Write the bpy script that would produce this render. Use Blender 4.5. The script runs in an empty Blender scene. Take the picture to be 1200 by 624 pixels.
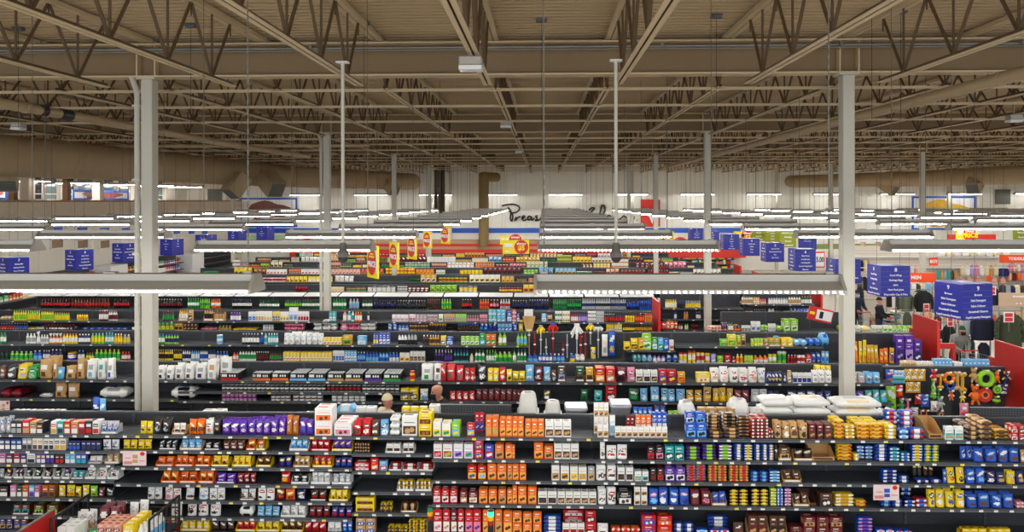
import bpy, bmesh, math, random
from mathutils import Vector, Matrix
random.seed(7)
SC = bpy.context.scene
COL = SC.collection
PI = math.pi

# ------------------------------------------------------------------ camera geometry (1200 x 624 frame)
F, CX, CY = 900.0, 611.0, 235.0
YAW, ROLL, EYE = 0.0278, 0.0017, 5.25
cY, sY = math.cos(YAW), math.sin(YAW)

def world_at(px, py, Y):
    """point on the vertical plane at distance Y that the photograph shows at (px, py)"""
    dx, dy = px - CX, py - CY
    dx, dy = dx - ROLL * dy, dy + ROLL * dx
    t = dx / F
    X = Y * (t * cY - sY) / (cY + t * sY)
    d = -X * sY + Y * cY
    return X, EYE - dy * d / F

def wx(px, Y, py=300):
    return world_at(px, py, Y)[0]

# ------------------------------------------------------------------ helpers
def s2l(c):
    return tuple(((x / 12.92) if x <= 0.04045 else ((x + 0.055) / 1.055) ** 2.4) for x in c)

def hexc(h):
    return tuple(int(h[i:i + 2], 16) / 255 for i in (0, 2, 4))

_mats = {}
def mat(name, col, rough=0.5, metal=0.0, var=0.08, scale=6.0, emit=0.0, spec=0.5, bump=0.0, bscale=40.0):
    if name in _mats:
        return _mats[name]
    m = bpy.data.materials.new(name)
    m.use_nodes = True
    nt = m.node_tree
    b = nt.nodes['Principled BSDF']
    rgb = s2l(hexc(col)) if isinstance(col, str) else col
    b.inputs['Roughness'].default_value = rough
    b.inputs['Metallic'].default_value = metal
    b.inputs['Specular IOR Level'].default_value = spec
    tc = nt.nodes.new('ShaderNodeTexCoord')
    nz = nt.nodes.new('ShaderNodeTexNoise')
    nz.inputs['Scale'].default_value = scale
    nz.inputs['Detail'].default_value = 3
    nt.links.new(tc.outputs['Object'], nz.inputs['Vector'])
    mx = nt.nodes.new('ShaderNodeMix')
    mx.data_type = 'RGBA'
    nt.links.new(nz.outputs['Fac'], mx.inputs['Factor'])
    mx.inputs[6].default_value = tuple(max(0, x * (1 - var)) for x in rgb) + (1,)
    mx.inputs[7].default_value = tuple(min(1, x * (1 + var)) for x in rgb) + (1,)
    nt.links.new(mx.outputs[2], b.inputs['Base Color'])
    if bump:
        n2 = nt.nodes.new('ShaderNodeTexNoise'); n2.inputs['Scale'].default_value = bscale
        nt.links.new(tc.outputs['Object'], n2.inputs['Vector'])
        bp = nt.nodes.new('ShaderNodeBump'); bp.inputs['Strength'].default_value = bump
        nt.links.new(n2.outputs['Fac'], bp.inputs['Height'])
        nt.links.new(bp.outputs['Normal'], b.inputs['Normal'])
    if emit:
        b.inputs['Emission Color'].default_value = rgb + (1,)
        b.inputs['Emission Strength'].default_value = emit
    _mats[name] = m
    return m

class MB:
    """collects faces; build() links them as ONE mesh object"""
    def __init__(s):
        s.v, s.f, s.m, s.s = [], [], [], []
    def add(s, verts, faces, mi=0, smooth=False):
        o = len(s.v)
        s.v.extend(tuple(p) for p in verts)
        for k, f in enumerate(faces):
            s.f.append(tuple(o + i for i in f))
            s.m.append(mi[k] if isinstance(mi, (list, tuple)) else mi)
            s.s.append(smooth)
        return s
    def box(s, x0, x1, y0, y1, z0, z1, mi=0):
        v = [(x0, y0, z0), (x1, y0, z0), (x1, y1, z0), (x0, y1, z0), (x0, y0, z1), (x1, y0, z1), (x1, y1, z1), (x0, y1, z1)]
        return s.add(v, [(3, 2, 1, 0), (4, 5, 6, 7), (0, 1, 5, 4), (1, 2, 6, 5), (2, 3, 7, 6), (3, 0, 4, 7)], mi)
    def cbox(s, x0, x1, y0, y1, z0, z1, mi=0, c=0.004):
        """cuboid with all edges chamfered"""
        P = []
        for (x, sx) in ((x0, 1), (x1, -1)):
            for (y, sy) in ((y0, 1), (y1, -1)):
                for (z, sz) in ((z0, 1), (z1, -1)):
                    P += [(x, y + sy * c, z + sz * c), (x + sx * c, y, z + sz * c), (x + sx * c, y + sy * c, z)]
        bm = bmesh.new()
        vs = [bm.verts.new(p) for p in P]
        r = bmesh.ops.convex_hull(bm, input=vs)
        bm.normal_update()
        bmesh.ops.recalc_face_normals(bm, faces=bm.faces)
        bm.verts.index_update()
        s.add([v.co[:] for v in bm.verts], [tuple(v.index for v in f.verts) for f in bm.faces], mi)
        bm.free()
        return s
    def tube(s, p0, p1, r, n=8, mi=0, r1=None, caps=True, smooth=True):
        p0, p1 = Vector(p0), Vector(p1)
        d = (p1 - p0)
        if d.length < 1e-9:
            return s
        a = d.normalized()
        u = a.orthogonal().normalized(); w = a.cross(u)
        r1 = r if r1 is None else r1
        V = []
        for (p, rr) in ((p0, r), (p1, r1)):
            for i in range(n):
                t = 2 * PI * i / n
                V.append(p + (u * math.cos(t) + w * math.sin(t)) * rr)
        fs = [(i, (i + 1) % n, n + (i + 1) % n, n + i) for i in range(n)]
        s.add(V, fs, mi, smooth)
        if caps:
            s.add(V[:n], [tuple(reversed(range(n)))], mi)
            s.add(V[n:], [tuple(range(n))], mi)
        return s
    def path(s, pts, r, n=6, mi=0):
        for a, b in zip(pts[:-1], pts[1:]):
            s.tube(a, b, r, n, mi)
        return s
    def bar(s, p0, p1, w, h, mi=0):
        """rectangular bar between two points; w across, h along local up"""
        p0, p1 = Vector(p0), Vector(p1)
        a = (p1 - p0).normalized()
        up = Vector((0, 0, 1)) if abs(a.z) < 0.95 else Vector((0, 1, 0))
        u = a.cross(up).normalized() * (w / 2); q = u.cross(a).normalized() * (h / 2)
        V = [p + i * u + j * q for p in (p0, p1) for (i, j) in ((-1, -1), (1, -1), (1, 1), (-1, 1))]
        return s.add(V, [(3, 2, 1, 0), (4, 5, 6, 7), (0, 1, 5, 4), (1, 2, 6, 5), (2, 3, 7, 6), (3, 0, 4, 7)], mi)
    def lathe(s, prof, n=10, mi=0, cx=0, cy=0, sy=1.0, smooth=True, cap0=True, cap1=True):
        """prof: [(r, z)]; mi int or list per segment"""
        V = []
        for (r, z) in prof:
            for i in range(n):
                t = 2 * PI * (i + 0.5) / n
                V.append((cx + r * math.cos(t), cy + r * math.sin(t) * sy, z))
        fs, ms = [], []
        for k in range(len(prof) - 1):
            for i in range(n):
                fs.append((k * n + i, k * n + (i + 1) % n, (k + 1) * n + (i + 1) % n, (k + 1) * n + i))
                ms.append(mi[k] if isinstance(mi, (list, tuple)) else mi)
        s.add(V, fs, ms, smooth)
        m0 = mi[0] if isinstance(mi, (list, tuple)) else mi
        m1 = mi[-1] if isinstance(mi, (list, tuple)) else mi
        if cap0: s.add(V[:n], [tuple(reversed(range(n)))], m0)
        if cap1: s.add(V[-n:], [tuple(range(n))], m1)
        return s
    def disc(s, cx, y, cz, rx, rz, mi=0, n=12, th=0.0015):
        """flat raised disc facing -Y"""
        V = [(cx + rx * math.cos(2 * PI * i / n), y - th, cz + rz * math.sin(2 * PI * i / n)) for i in range(n)]
        B = [(p[0], y + th, p[2]) for p in V]
        s.add(V + B, [tuple(reversed(range(n)))[::-1]] + [(i, n + i, n + (i + 1) % n, (i + 1) % n) for i in range(n)], mi)
        return s
    def mesh(s, name, mats):
        me = bpy.data.meshes.new(name)
        me.from_pydata(s.v, [], s.f)
        for m in mats:
            me.materials.append(m)
        me.polygons.foreach_set('material_index', s.m)
        me.polygons.foreach_set('use_smooth', s.s)
        me.update()
        return me
    def build(s, name, mats, parent=None, loc=(0, 0, 0), rz=0.0):
        if not isinstance(mats, (list, tuple)):
            mats = [mats]
        return put(s.mesh(name, mats), name, parent, loc, rz)

def put(me, name, parent=None, loc=(0, 0, 0), rz=0.0):
    o = bpy.data.objects.new(name, me)
    COL.objects.link(o)
    o.location = loc
    if rz: o.rotation_euler = (0, 0, rz)
    if parent is not None: o.parent = parent
    return o

def tag(o, label, cat=None, group=None, kind=None):
    if label: o['label'] = label
    if cat: o['category'] = cat
    if group: o['group'] = group
    if kind: o['kind'] = kind
    return o

def empty(name, loc=(0, 0, 0), rz=0.0):
    o = bpy.data.objects.new(name, None)
    COL.objects.link(o)
    o.location = loc; o.rotation_euler = (0, 0, rz)
    o.empty_display_size = 0.1
    return o

def copy_tree(o, parent=None):
    c = o.copy(); COL.objects.link(c)
    if parent is not None: c.parent = parent
    for ch in list(o.children):
        copy_tree(ch, c)
    return c

def struct(o, label=None):
    o['kind'] = 'structure'
    if label: o['label'] = label
    return o

_fc = {}
def text_mesh(txt, size, bold=0.0, ext=0.002):
    """lettering as a flat-extruded mesh in the XZ plane facing -Y, centred"""
    k = (txt, size, bold, ext)
    if k in _fc: return _fc[k]
    cu = bpy.data.curves.new('lettering', 'FONT')
    cu.body = txt; cu.size = size; cu.align_x = 'CENTER'; cu.align_y = 'CENTER'
    cu.extrude = ext; cu.offset = bold * size; cu.resolution_u = 2
    ob = bpy.data.objects.new('lettering', cu)
    me = bpy.data.meshes.new_from_object(ob)
    bpy.data.objects.remove(ob); bpy.data.curves.remove(cu)
    me.transform(Matrix.Rotation(PI / 2, 4, 'X'))
    _fc[k] = me
    return me

def lettering(txt, size, m, parent, loc, rz=0.0, bold=0.02, sx=1.0, name='lettering'):
    me = text_mesh(txt, size, bold).copy()
    me.materials.clear(); me.materials.append(m)
    o = put(me, name, parent, loc, rz)
    if sx != 1.0: o.scale = (sx, 1, 1)
    return o

ONES = 'zeroth first second third fourth fifth sixth seventh eighth ninth tenth eleventh twelfth thirteenth fourteenth fifteenth sixteenth seventeenth eighteenth nineteenth'.split()
TENS = {2: 'twent', 3: 'thirt', 4: 'fort', 5: 'fift', 6: 'sixt', 7: 'sevent', 8: 'eight', 9: 'ninet'}
def ordinal(n):
    if n >= 100: return ('hundred-' + ordinal(n - 100)) if n > 100 else 'hundredth'
    if n < 20: return ONES[n]
    t, o = divmod(n, 10)
    return TENS[t] + 'ieth' if o == 0 else TENS[t] + 'y-' + ONES[o]

# ------------------------------------------------------------------ render look, camera, world
SC.view_settings.view_transform = 'Standard'
SC.view_settings.look = 'None'
SC.view_settings.gamma = 1.0
SC.view_settings.use_curve_mapping = False
SC.view_settings.exposure = EXPOSURE = 1.15
cam = bpy.data.cameras.new('camera')
cam.sensor_width = 36.0; cam.sensor_fit = 'HORIZONTAL'
cam.lens = F * 36.0 / 1200.0
cam.shift_x = (600.0 - CX) / 1200.0
cam.shift_y = (CY - 312.0) / 1200.0
cam.clip_end = 300
co = bpy.data.objects.new('camera', cam)
COL.objects.link(co)
co.matrix_world = Matrix.Translation((0, 0, EYE)) @ Matrix.Rotation(YAW, 4, 'Z') @ Matrix.Rotation(PI / 2, 4, 'X') @ Matrix.Rotation(-ROLL, 4, 'Z')
SC.camera = co
w = bpy.data.worlds.new('world'); SC.world = w
w.use_nodes = True
w.node_tree.nodes['Background'].inputs[0].default_value = (0.92, 0.96, 1.0, 1)
w.node_tree.nodes['Background'].inputs[1].default_value = WORLD = 0.9  # uniform fill, added to reach in through the open front behind the camera
try:
    SC.cycles.max_bounces = 6
    SC.cycles.diffuse_bounces = 4
    SC.cycles.glossy_bounces = 2
    SC.cycles.caustics_reflective = False
    SC.cycles.caustics_refractive = False
    SC.cycles.sample_clamp_indirect = 4.0
except Exception:
    pass

# ------------------------------------------------------------------ shared materials
M_DECK = mat('roof_deck_paint', 'c0a780', 0.7, var=0.03, scale=1)
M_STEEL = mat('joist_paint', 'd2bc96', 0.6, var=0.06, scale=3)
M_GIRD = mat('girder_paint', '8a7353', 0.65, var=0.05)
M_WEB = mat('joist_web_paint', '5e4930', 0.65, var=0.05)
M_GALV = mat('galvanised_conduit', '8d8a82', 0.4, 0.6, var=0.15, scale=5)
M_PIPE = mat('sprinkler_pipe_paint', 'b8a27e', 0.5, var=0.05)
M_DUCT = mat('duct_paint', 'b8a27f', 0.6, var=0.05, scale=2)
M_COL = mat('column_paint', 'c6c2b4', 0.5, var=0.03, scale=3)
M_WALLW = mat('wall_panel_white', 'efede2', 0.6, var=0.03, scale=1)
M_WALLB = mat('wall_beige', 'e2dbcd', 0.7, var=0.03, scale=1)
M_TAN = mat('wall_tan', 'b89b78', 0.7, var=0.04)
M_FLOOR = mat('floor_tile', 'b3aca0', 0.25, var=0.05, scale=1)
M_BLUE = mat('fascia_blue', '1458c8', 0.5, var=0.03)
M_RED = mat('fascia_red', 'd8301c', 0.5, var=0.03)
M_SIGNB = mat('sign_blue', '0c1788', 0.45, var=0.03)
M_SIGNW = mat('sign_white', 'f4f4f4', 0.5, var=0.02)
M_YEL = mat('sign_yellow', 'f6e000', 0.45, var=0.03)
M_SRED = mat('sign_red', 'd8281a', 0.45, var=0.03)
M_OLIVE = mat('sign_olive', '8c9416', 0.5, var=0.03)
M_ORAN = mat('sign_orange', 'ee4a12', 0.45, var=0.03)
M_SHELF = mat('shelf_steel', '44474c', 0.45, var=0.06, scale=4)
M_PANEL = mat('shelf_panel', '2c2e33', 0.55, var=0.08, scale=4)
M_RAIL = mat('price_rail', '5c5f63', 0.4, var=0.06)
M_BLACK = mat('black_metal', '17171a', 0.4, var=0.1)
M_TAG = mat('price_tag_paper', 'f2f0ea', 0.6, var=0.03)
M_ENDR = mat('endpanel_red', 'c01a14', 0.4, var=0.04)
M_HOUS = mat('fixture_housing', 'aca79d', 0.4, 0.2, var=0.05)
M_WHITE = mat('white_enamel', 'e8e8e6', 0.4, var=0.03)
M_LAMPW = mat('wall_wash_tube', (1.0, 0.985, 0.96), 0.4, var=0.0, emit=15.0)
M_LAMP = mat('fluorescent_tube', (1.0, 0.985, 0.96), 0.4, var=0.0, emit=30.0)
M_GLASS = mat('window_glass', '7d9096', 0.1, var=0.1, spec=0.8)
M_DARKW = mat('dark_window', '23282c', 0.15, var=0.1)
M_CHAIN = mat('hanger_wire', '6f6a5e', 0.5, 0.3)
# ------------------------------------------------------------------ the hall: floor, walls, roof
ZD = EYE + 2.88            # underside of the deck
YB = 58.0                  # back wall
GY = [13.4 + 11.19 * k for k in range(4)]      # girder / column lines
CXS = [-6.95 + 12.19 * k for k in range(-2, 4)]

b = MB(); b.box(-38, 40, -3, YB + 0.3, -0.2, 0.0)
struct(b.build('floor', M_FLOOR), 'pale polished shop floor between the gondolas')

# corrugated roof deck, ribs across the hall
b = MB()
per = 0.2
y = -1.0
prof = []
while y < YB + 0.2:
    prof += [(y, ZD), (y + per * 0.48, ZD), (y + per * 0.5, ZD + 0.09), (y + per * 0.98, ZD + 0.09)]
    y += per
V = []
for (yy, zz) in prof:
    V += [(-38, yy, zz), (40, yy, zz)]
b.add(V, [(2 * i, 2 * i + 1, 2 * i + 3, 2 * i + 2) for i in range(len(prof) - 1)])
b.box(-38, 40, -1, YB + 0.3, ZD + 0.11, ZD + 0.25)
struct(b.build('ceiling', M_DECK), 'tan corrugated steel roof deck over the open joists')

b = MB(); b.box(-38, 40, YB, YB + 0.25, 0, ZD)
x = -37.5
while x < 39.8:
    b.box(x, x + 0.05, YB - 0.03, YB, 2.3, ZD); x += 0.92
struct(b.build('wall_back', M_WALLW), 'white ribbed panel wall at the far end of the store')
b = MB(); b.box(39.7, 40, -1, YB, 0, ZD)
struct(b.build('wall_right', M_WALLW), 'white panel wall of the clothing side')
b = MB(); b.box(-23.3, -23.0, 12, YB, 0, 5.2)
for yy in (22, 26, 30.2, 34.4, 38.6, 42.8, 47, 51.2): b.box(-23.0, -22.985, yy, yy + 0.02, 0, 5.0)
struct(b.build('wall_left', M_WALLB), 'beige partition wall behind the aisle signs')
b = MB(); b.box(-23.35, -22.94, 12, YB, 5.2, 5.3); b.box(-27.2, -23.35, 12, YB, 5.2, 5.28)
struct(b.build('trim_1', M_TAN), 'tan ledge along the top of the beige partition')
struct(MB().box(-23.0, -22.96, 12, YB - .1, 4.45, 5.2).build('trim_7', mat('band_sand', 'ecdcc4', .7)), 'sand coloured band under the ledge of the beige partition')
b = MB(); b.box(-27.4, -27.2, 12, YB, 0, ZD)
struct(b.build('wall_mezzanine', M_WALLW), 'white wall of the upper floor above the partition')

def y_on(px, X):
    """distance at which the line of sight at column px meets the plane X"""
    dx = px - CX
    t = dx / F
    return X * (cY + t * sY) / (t * cY - sY)

# upper floor windows: reflecting panes in pale frames
for n, (pa, pb, dark) in enumerate([(-20, -2, 1), (1, 12, 1), (24, 37, 0), (38, 48, 1), (50, 66, 0), (71, 86, 1), (88, 107, 0), (109, 117, 1), (119, 132, 0), (136, 150, 0), (181, 190, 0)]):
    ya, yb = y_on(pa, -27.2), y_on(pb, -27.2)
    root = struct(empty('window_%d' % (n + 1), (-27.15, (ya + yb) / 2, 5.3)), 'glazed panel of the upper floor office')
    hw = (yb - ya) / 2
    fr = MB()
    for (a, c) in ((-hw, -hw + 0.07), (hw - 0.07, hw)): fr.box(-0.05, 0.05, a, c, 0, 1.5)
    for (a, c) in ((0, 0.06), (0.32, 0.37), (1.44, 1.5)): fr.box(-0.05, 0.05, -hw, hw, a, c)
    fr.build('window_frame', M_WHITE, root)
    MB().box(-0.01, 0.01, -hw + 0.05, hw - 0.05, 0.03, 1.47).build('pane', M_DARKW if dark else M_GLASS, root)
# brown posts and pale posts on the ledge
for px, m_, nm in ((15, mat('brown_post', '6b4a2a', 0.6), 'brown'), (78, mat('brown_post', '6b4a2a', 0.6), 'brown'), (32, M_COL, 'pale'), (115, M_COL, 'pale')):
    yy = y_on(px, -25.0)
    pb_ = MB(); wv = 0.14 if nm == 'brown' else 0.22
    pb_.cbox(-wv, wv, -wv, wv, 5.28, ZD - 0.75); pb_.box(-wv - 0.04, wv + 0.04, -wv - 0.04, wv + 0.04, 5.28, 5.33)
    struct(pb_.build('column', m_, None, (-25.0, yy, 0)), nm + ' post standing on the upper ledge')

# framed posters
M_MEAT = mat('poster_meat', '8a4a42', 0.5, var=0.5, scale=3)
M_POSTY = mat('poster_yellow_food', 'e8b83c', 0.5, var=0.3, scale=2)
M_POSTG = mat('poster_green', 'b9d8a4', 0.5, var=0.2, scale=2)
M_POSTP = mat('poster_pink', 'd98c88', 0.5, var=0.3, scale=1.5)
def wall_poster(x0, x1, z0, z1, Y, pic, label, frame=M_BLUE, shape=None):
    r = tag(empty('wall_poster', ((x0 + x1) / 2, Y, z0)), label, 'poster')
    w2, h = (x1 - x0) / 2, z1 - z0
    MB().box(-w2, w2, -0.03, 0, 0, h).build('board', M_SIGNW, r)
    t = 0.14
    f = MB()
    for a in ((-w2, -w2 + t, 0, h), (w2 - t, w2, 0, h), (-w2 + t, w2 - t, 0, t), (-w2 + t, w2 - t, h - t, h)): f.box(a[0], a[1], -0.06, -0.03, a[2], a[3])
    f.build('poster_frame', frame, r)
    p = MB()
    n = 18
    pts = []
    for i in range(n):
        a = 2 * PI * i / n
        rr = 1 + 0.14 * math.sin(3 * a + 1) + 0.08 * math.sin(5 * a)
        pts.append((w2 * 0.72 * rr * math.cos(a) * 0.95, h * 0.42 * rr * math.sin(a) * 0.95 + h * 0.5))
    p.add([(q[0], -0.045, q[1]) for q in pts] + [(q[0], -0.03, q[1]) for q in pts], [tuple(reversed(range(n)))] + [(i, (i + 1) % n, n + (i + 1) % n, n + i) for i in range(n)])
    p.build('picture', pic, r)
    return r
X0 = wx(278, YB); X1 = wx(349, YB)
wall_poster(X0 + 0.2, X1, 3.25, 5.48, YB - 0.04, M_MEAT, 'blue framed poster with brown food picture high on the back wall')
X0 = wx(1068, YB); X1 = wx(1143, YB)
wall_poster(X0, X1, 3.0, 5.5, YB - 0.04, M_POSTY, 'blue framed poster with yellow food picture on the clothing side')
for (pa, pb_, m_, lab) in ((-40, 8, M_POSTP, 'blue framed pink poster on the upper ledge beside the brown post'), (84, 150, M_MEAT, 'blue framed poster with dark meat picture on the upper ledge')):
    ya, yb = y_on(pa, -26.2), y_on(pb_, -26.2)
    r = wall_poster(-(yb - ya) / 2, (yb - ya) / 2, 0, 0.62, 0, m_, lab)
    r.location = (-26.2, (ya + yb) / 2, 5.28); r.rotation_euler = (0, 0, PI / 2)
b = MB(); b.box(wx(283, 57.6), wx(335, 57.6), 57.6, 57.66, 1.6, 2.65); b.box(wx(283, 57.6), wx(335, 57.6), 57.57, 57.6, 1.6, 1.66)
tag(b.build('wall_banner', M_POSTG), 'pale green banner below the blue stripe on the back wall', 'banner')

# stripe and fascia of the back wall
xl, xr = wx(300, YB), wx(868, YB)
b = MB(); b.box(-22.9, xr, YB - 0.06, YB - 0.031, 2.79, 3.16); struct(b.build('trim_2', M_BLUE), 'blue stripe along the back wall')
xl = wx(342, 57)
struct(MB().box(xl, xr, 56.6, 57.9, 2.05, 2.30).build('trim_3', M_TAN), 'tan upper band of the dairy canopy')
struct(MB().box(xl, xr, 56.55, 57.9, 1.84, 2.05).build('trim_4', M_RED), 'thin red band of the dairy canopy')
struct(MB().box(xl, xr, 56.6, 57.9, 1.64, 1.84).build('trim_5', M_TAN), 'tan lower band of the dairy canopy')
struct(MB().box(xl, xr, 56.5, 57.9, 1.02, 1.64).build('trim_6', M_RED), 'deep red fascia of the dairy canopy')

# script lettering on the wall, drawn as strokes
def stroke(b, pts, r=0.062, Y=YB - 0.09):
    # catmull-rom through pixel points
    P = [Vector((wx(px, Y, py), 0, world_at(px, py, Y)[1])) for px, py in pts]
    out = []
    for i in range(len(P) - 1):
        p0, p1, p2, p3 = P[max(i - 1, 0)], P[i], P[i + 1], P[min(i + 2, len(P) - 1)]
        for k in range(5):
            t = k / 5
            q = 0.5 * ((2 * p1) + (-p0 + p2) * t + (2 * p0 - 5 * p1 + 4 * p2 - p3) * t * t + (-p0 + 3 * p1 - 3 * p2 + p3) * t ** 3)
            out.append((q.x, Y, q.z))
    out.append((P[-1].x, Y, P[-1].z))
    b.path(out, r, 6)
b = MB()
for s_ in ([(588, 241.5), (594, 240), (602, 239.6), (608, 242), (608.5, 246), (605, 249), (600, 249.5), (596, 247)],
           [(595, 243), (599, 248), (598, 255), (599.5, 259.5), (601, 255), (600, 250)],
           [(603, 259), (605, 254.5), (604.5, 258.5), (607, 255), (610, 254)],
           [(611, 256.5), (614, 255.5), (614.8, 253.6), (612.8, 253.4), (611.8, 256.5), (614, 258.8), (617, 257)],
           [(622, 254), (619, 254), (618.6, 258), (622, 257), (622.6, 253.8), (623, 258.3), (626, 256)],
           [(630, 253), (627.5, 254), (630, 256.5), (627, 258.8), (632, 258), (635, 254), (635.5, 258.5), (639, 256)],
           [(645, 244), (644, 258), (640.5, 257.5), (641, 254.5), (644, 254.5), (646, 258.5), (650, 256), (652, 253.6), (649.8, 253.5), (650, 258), (654, 258), (656, 254), (656.5, 258.5), (659, 254), (661, 258.5), (664, 253), (667, 244), (665.5, 258.5), (669, 257)],
           [(673, 246), (671.5, 250)], [(679, 253.4), (675.5, 254), (678, 257), (674.5, 259)],
           [(636, 249.8), (636.4, 250.4)],
           [(668, 250), (671, 246)],
           [(690, 247), (693, 244), (697, 244.5), (692, 249), (690, 255), (695, 259), (701, 256), (704, 246), (705, 241.5), (708, 241), (709, 246), (707, 251), (703, 252)],
           [(709, 256), (713, 253), (716, 254), (714, 258), (719, 256), (722, 253), (723, 258), (728, 256), (731, 253), (735, 256), (739, 253), (738, 256.5), (741, 258), (743, 255), (741, 253), (739.5, 256)],
           [(746.5, 258), (747, 258.3)]):
    stroke(b, s_)
tag(b.build('wall_lettering', M_BLACK), 'black handwritten script lettering above the blue stripe', 'lettering')
r = tag(empty('wall_sign', (wx(762, YB), YB - 0.05, 3.25)), 'square red wall sign with white wedge beside the script', 'sign')
MB().box(-0.72, 0.72, -0.06, 0, 0, 2.05).build('board', M_SRED, r)
wd = MB()
wd.add([(-0.62, -0.08, 1.0), (0.62, -0.08, 1.0), (0.62, -0.08, 0.86), (0.25, -0.08, 0.75), (0.15, -0.08, 0.2), (-0.1, -0.08, 0.75)], [(0, 5, 4, 3, 2, 1)])
wd.box(-0.62, 0.62, -0.08, -0.06, 1.0, 1.03)
wd.build('emblem', M_SIGNW, r)

# ------------------------------------------------------------------ roof steel
def girder():
    b = MB()
    z0, z1 = EYE + 2.17, EYE + 2.76
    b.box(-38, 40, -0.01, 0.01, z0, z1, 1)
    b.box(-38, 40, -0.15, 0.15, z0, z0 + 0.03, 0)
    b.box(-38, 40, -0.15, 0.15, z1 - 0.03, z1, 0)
    for cx in CXS:
        for q in (-0.16, 0.16):
            b.box(cx + q - 0.012, cx + q + 0.012, -0.14, 0.14, z0, z1, 0)
    return b.mesh('roof_beam', [M_STEEL, M_GIRD])
gm = girder()
for k, gy in enumerate(GY):
    struct(put(gm, 'roof_beam', None, (0, gy, 0)), 'deep tan steel girder carried by the %s row of columns' % ordinal(k + 1))

def joist(L, hb, ht, panel, ea, eb):
    """bottom chord of two angles, top chord, V webs with verticals; runs along +Y from 0 to L"""
    b = MB()
    for q in (-0.042, 0.042):
        b.box(q - 0.028, q + 0.028, ea, L - eb, hb, hb + 0.012, 0)
        sx = 0.012 if q < 0 else -0.012
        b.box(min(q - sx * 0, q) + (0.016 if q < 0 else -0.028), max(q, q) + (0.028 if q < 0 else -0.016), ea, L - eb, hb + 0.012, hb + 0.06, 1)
    for q in (-0.05, 0.05):
        b.box(q - 0.04, q + 0.04, 0.05, L - 0.05, ht, ht + 0.07, 0)
    y = ea + 0.15
    while y < L - eb:
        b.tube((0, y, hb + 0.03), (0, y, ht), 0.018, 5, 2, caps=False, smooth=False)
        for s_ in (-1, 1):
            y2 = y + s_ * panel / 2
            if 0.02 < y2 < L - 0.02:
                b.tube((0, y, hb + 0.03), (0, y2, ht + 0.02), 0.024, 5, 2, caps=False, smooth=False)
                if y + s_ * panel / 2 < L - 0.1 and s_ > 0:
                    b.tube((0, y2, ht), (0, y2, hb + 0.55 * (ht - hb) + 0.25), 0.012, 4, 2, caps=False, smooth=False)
        y += panel
    return b.mesh('roof_joist', [M_STEEL, M_WEB, M_WEB])
JB0 = joist(GY[0] + 1.0, EYE + 1.81, ZD - 0.1, 1.35, 0.0, 1.35)
JB1 = joist(11.19, EYE + 2.04, ZD - 0.1, 1.35, 0.55, 0.35)
JX = [-6.95 + 2.0317 * k for k in range(-14, 23)]
JX = [x for x in JX if -37 < x < 39]
jn = 0
for k, x in enumerate(JX):
    if -15 < x < 16:
        struct(put(JB0, 'roof_joist', None, (x, -1.0, 0)), 'open web joist with pale paired bottom angles, in the nearest roof bay')
for bay in range(4):
    for x in JX:
        if abs(x) < (GY[bay] + 11.5) * 0.75:
            struct(put(JB1, 'roof_joist', None, (x, GY[bay], 0)), 'open web joist beyond the %s girder' % ordinal(bay + 1))
# bridging angles
bm_ = MB(); bm_.box(-38, 40, -0.025, 0.025, EYE + 2.02, EYE + 2.035); bm_.box(-38, 40, 0.01, 0.025, EYE + 2.035, EYE + 2.075)
br = bm_.mesh('roof_bridging', [M_STEEL])
for bay in range(4):
    for dy in (0.75, 3.2, 6.4):
        struct(put(br, 'roof_bridging_beam', None, (0, GY[bay] + dy, 0)), 'thin bridging angle crossing the joists')
# conduits
c_ = MB(); c_.tube((-38, 13.1, EYE + 2.62), (40, 13.1, EYE + 2.62), 0.035, 8)
c_.tube((-38, 13.0, EYE + 2.56), (40, 13.0, EYE + 2.56), 0.015, 6)
for i in range(26): c_.box(-37 + 3 * i, -36.95 + 3 * i, 13.04, 13.16, EYE + 2.57, EYE + 2.67)
tag(c_.build('conduit_pipe', M_GALV), 'silver conduit running across the front of nearest girder', 'pipe')

def pipe_run(pts, r, label, m=M_PIPE, rings=2.5, name='sprinkler_pipe'):
    b = MB()
    b.path(pts, r, 10, 0)
    for a, c in zip(pts[:-1], pts[1:]):
        a, c = Vector(a), Vector(c); L = (c - a).length; n = int(L / rings)
        d = (c - a).normalized()
        for i in range(1, n + 1):
            p = a + d * (i * rings)
            b.tube(p - d * 0.04, p + d * 0.04, r * 1.12, 10, 0)
    for p in pts[1:-1]:
        b.lathe([(0.01, p[2] - r), (r * .8, p[2] - r * .6), (r, p[2]), (r * .8, p[2] + r * .6), (0.01, p[2] + r)], 10, 0, p[0], p[1])
    return tag(b.build(name, m), label, 'pipe')
pipe_run([(6.75, 4, EYE + 1.78), (6.75, 46, EYE + 1.78)], 0.10, 'thick tan sprinkler pipe sloping away over the clothing side')
pl = pipe_run([(-9.6, 4, EYE + 1.74), (-9.6, 24, EYE + 1.74), (-9.2, 30, EYE + 1.74)], 0.095, 'tan sprinkler pipe with black couplings beside the left column')
pipe_run([(-26.9, 26.5, EYE + 1.92), (-6, 26.5, EYE + 1.92)], 0.06, 'thin tan pipe crossing above the big round duct')
for ya_, yb_ in ((12.2, 12.36), (14.4, 14.56), (15.0, 15.35)):
    bb = MB(); bb.tube((-9.6, ya_, EYE + 1.74), (-9.6, yb_, EYE + 1.74), 0.112, 12)
    bb.build('coupling', M_BLACK, pl)['label'] = 'black coupling'

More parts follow.
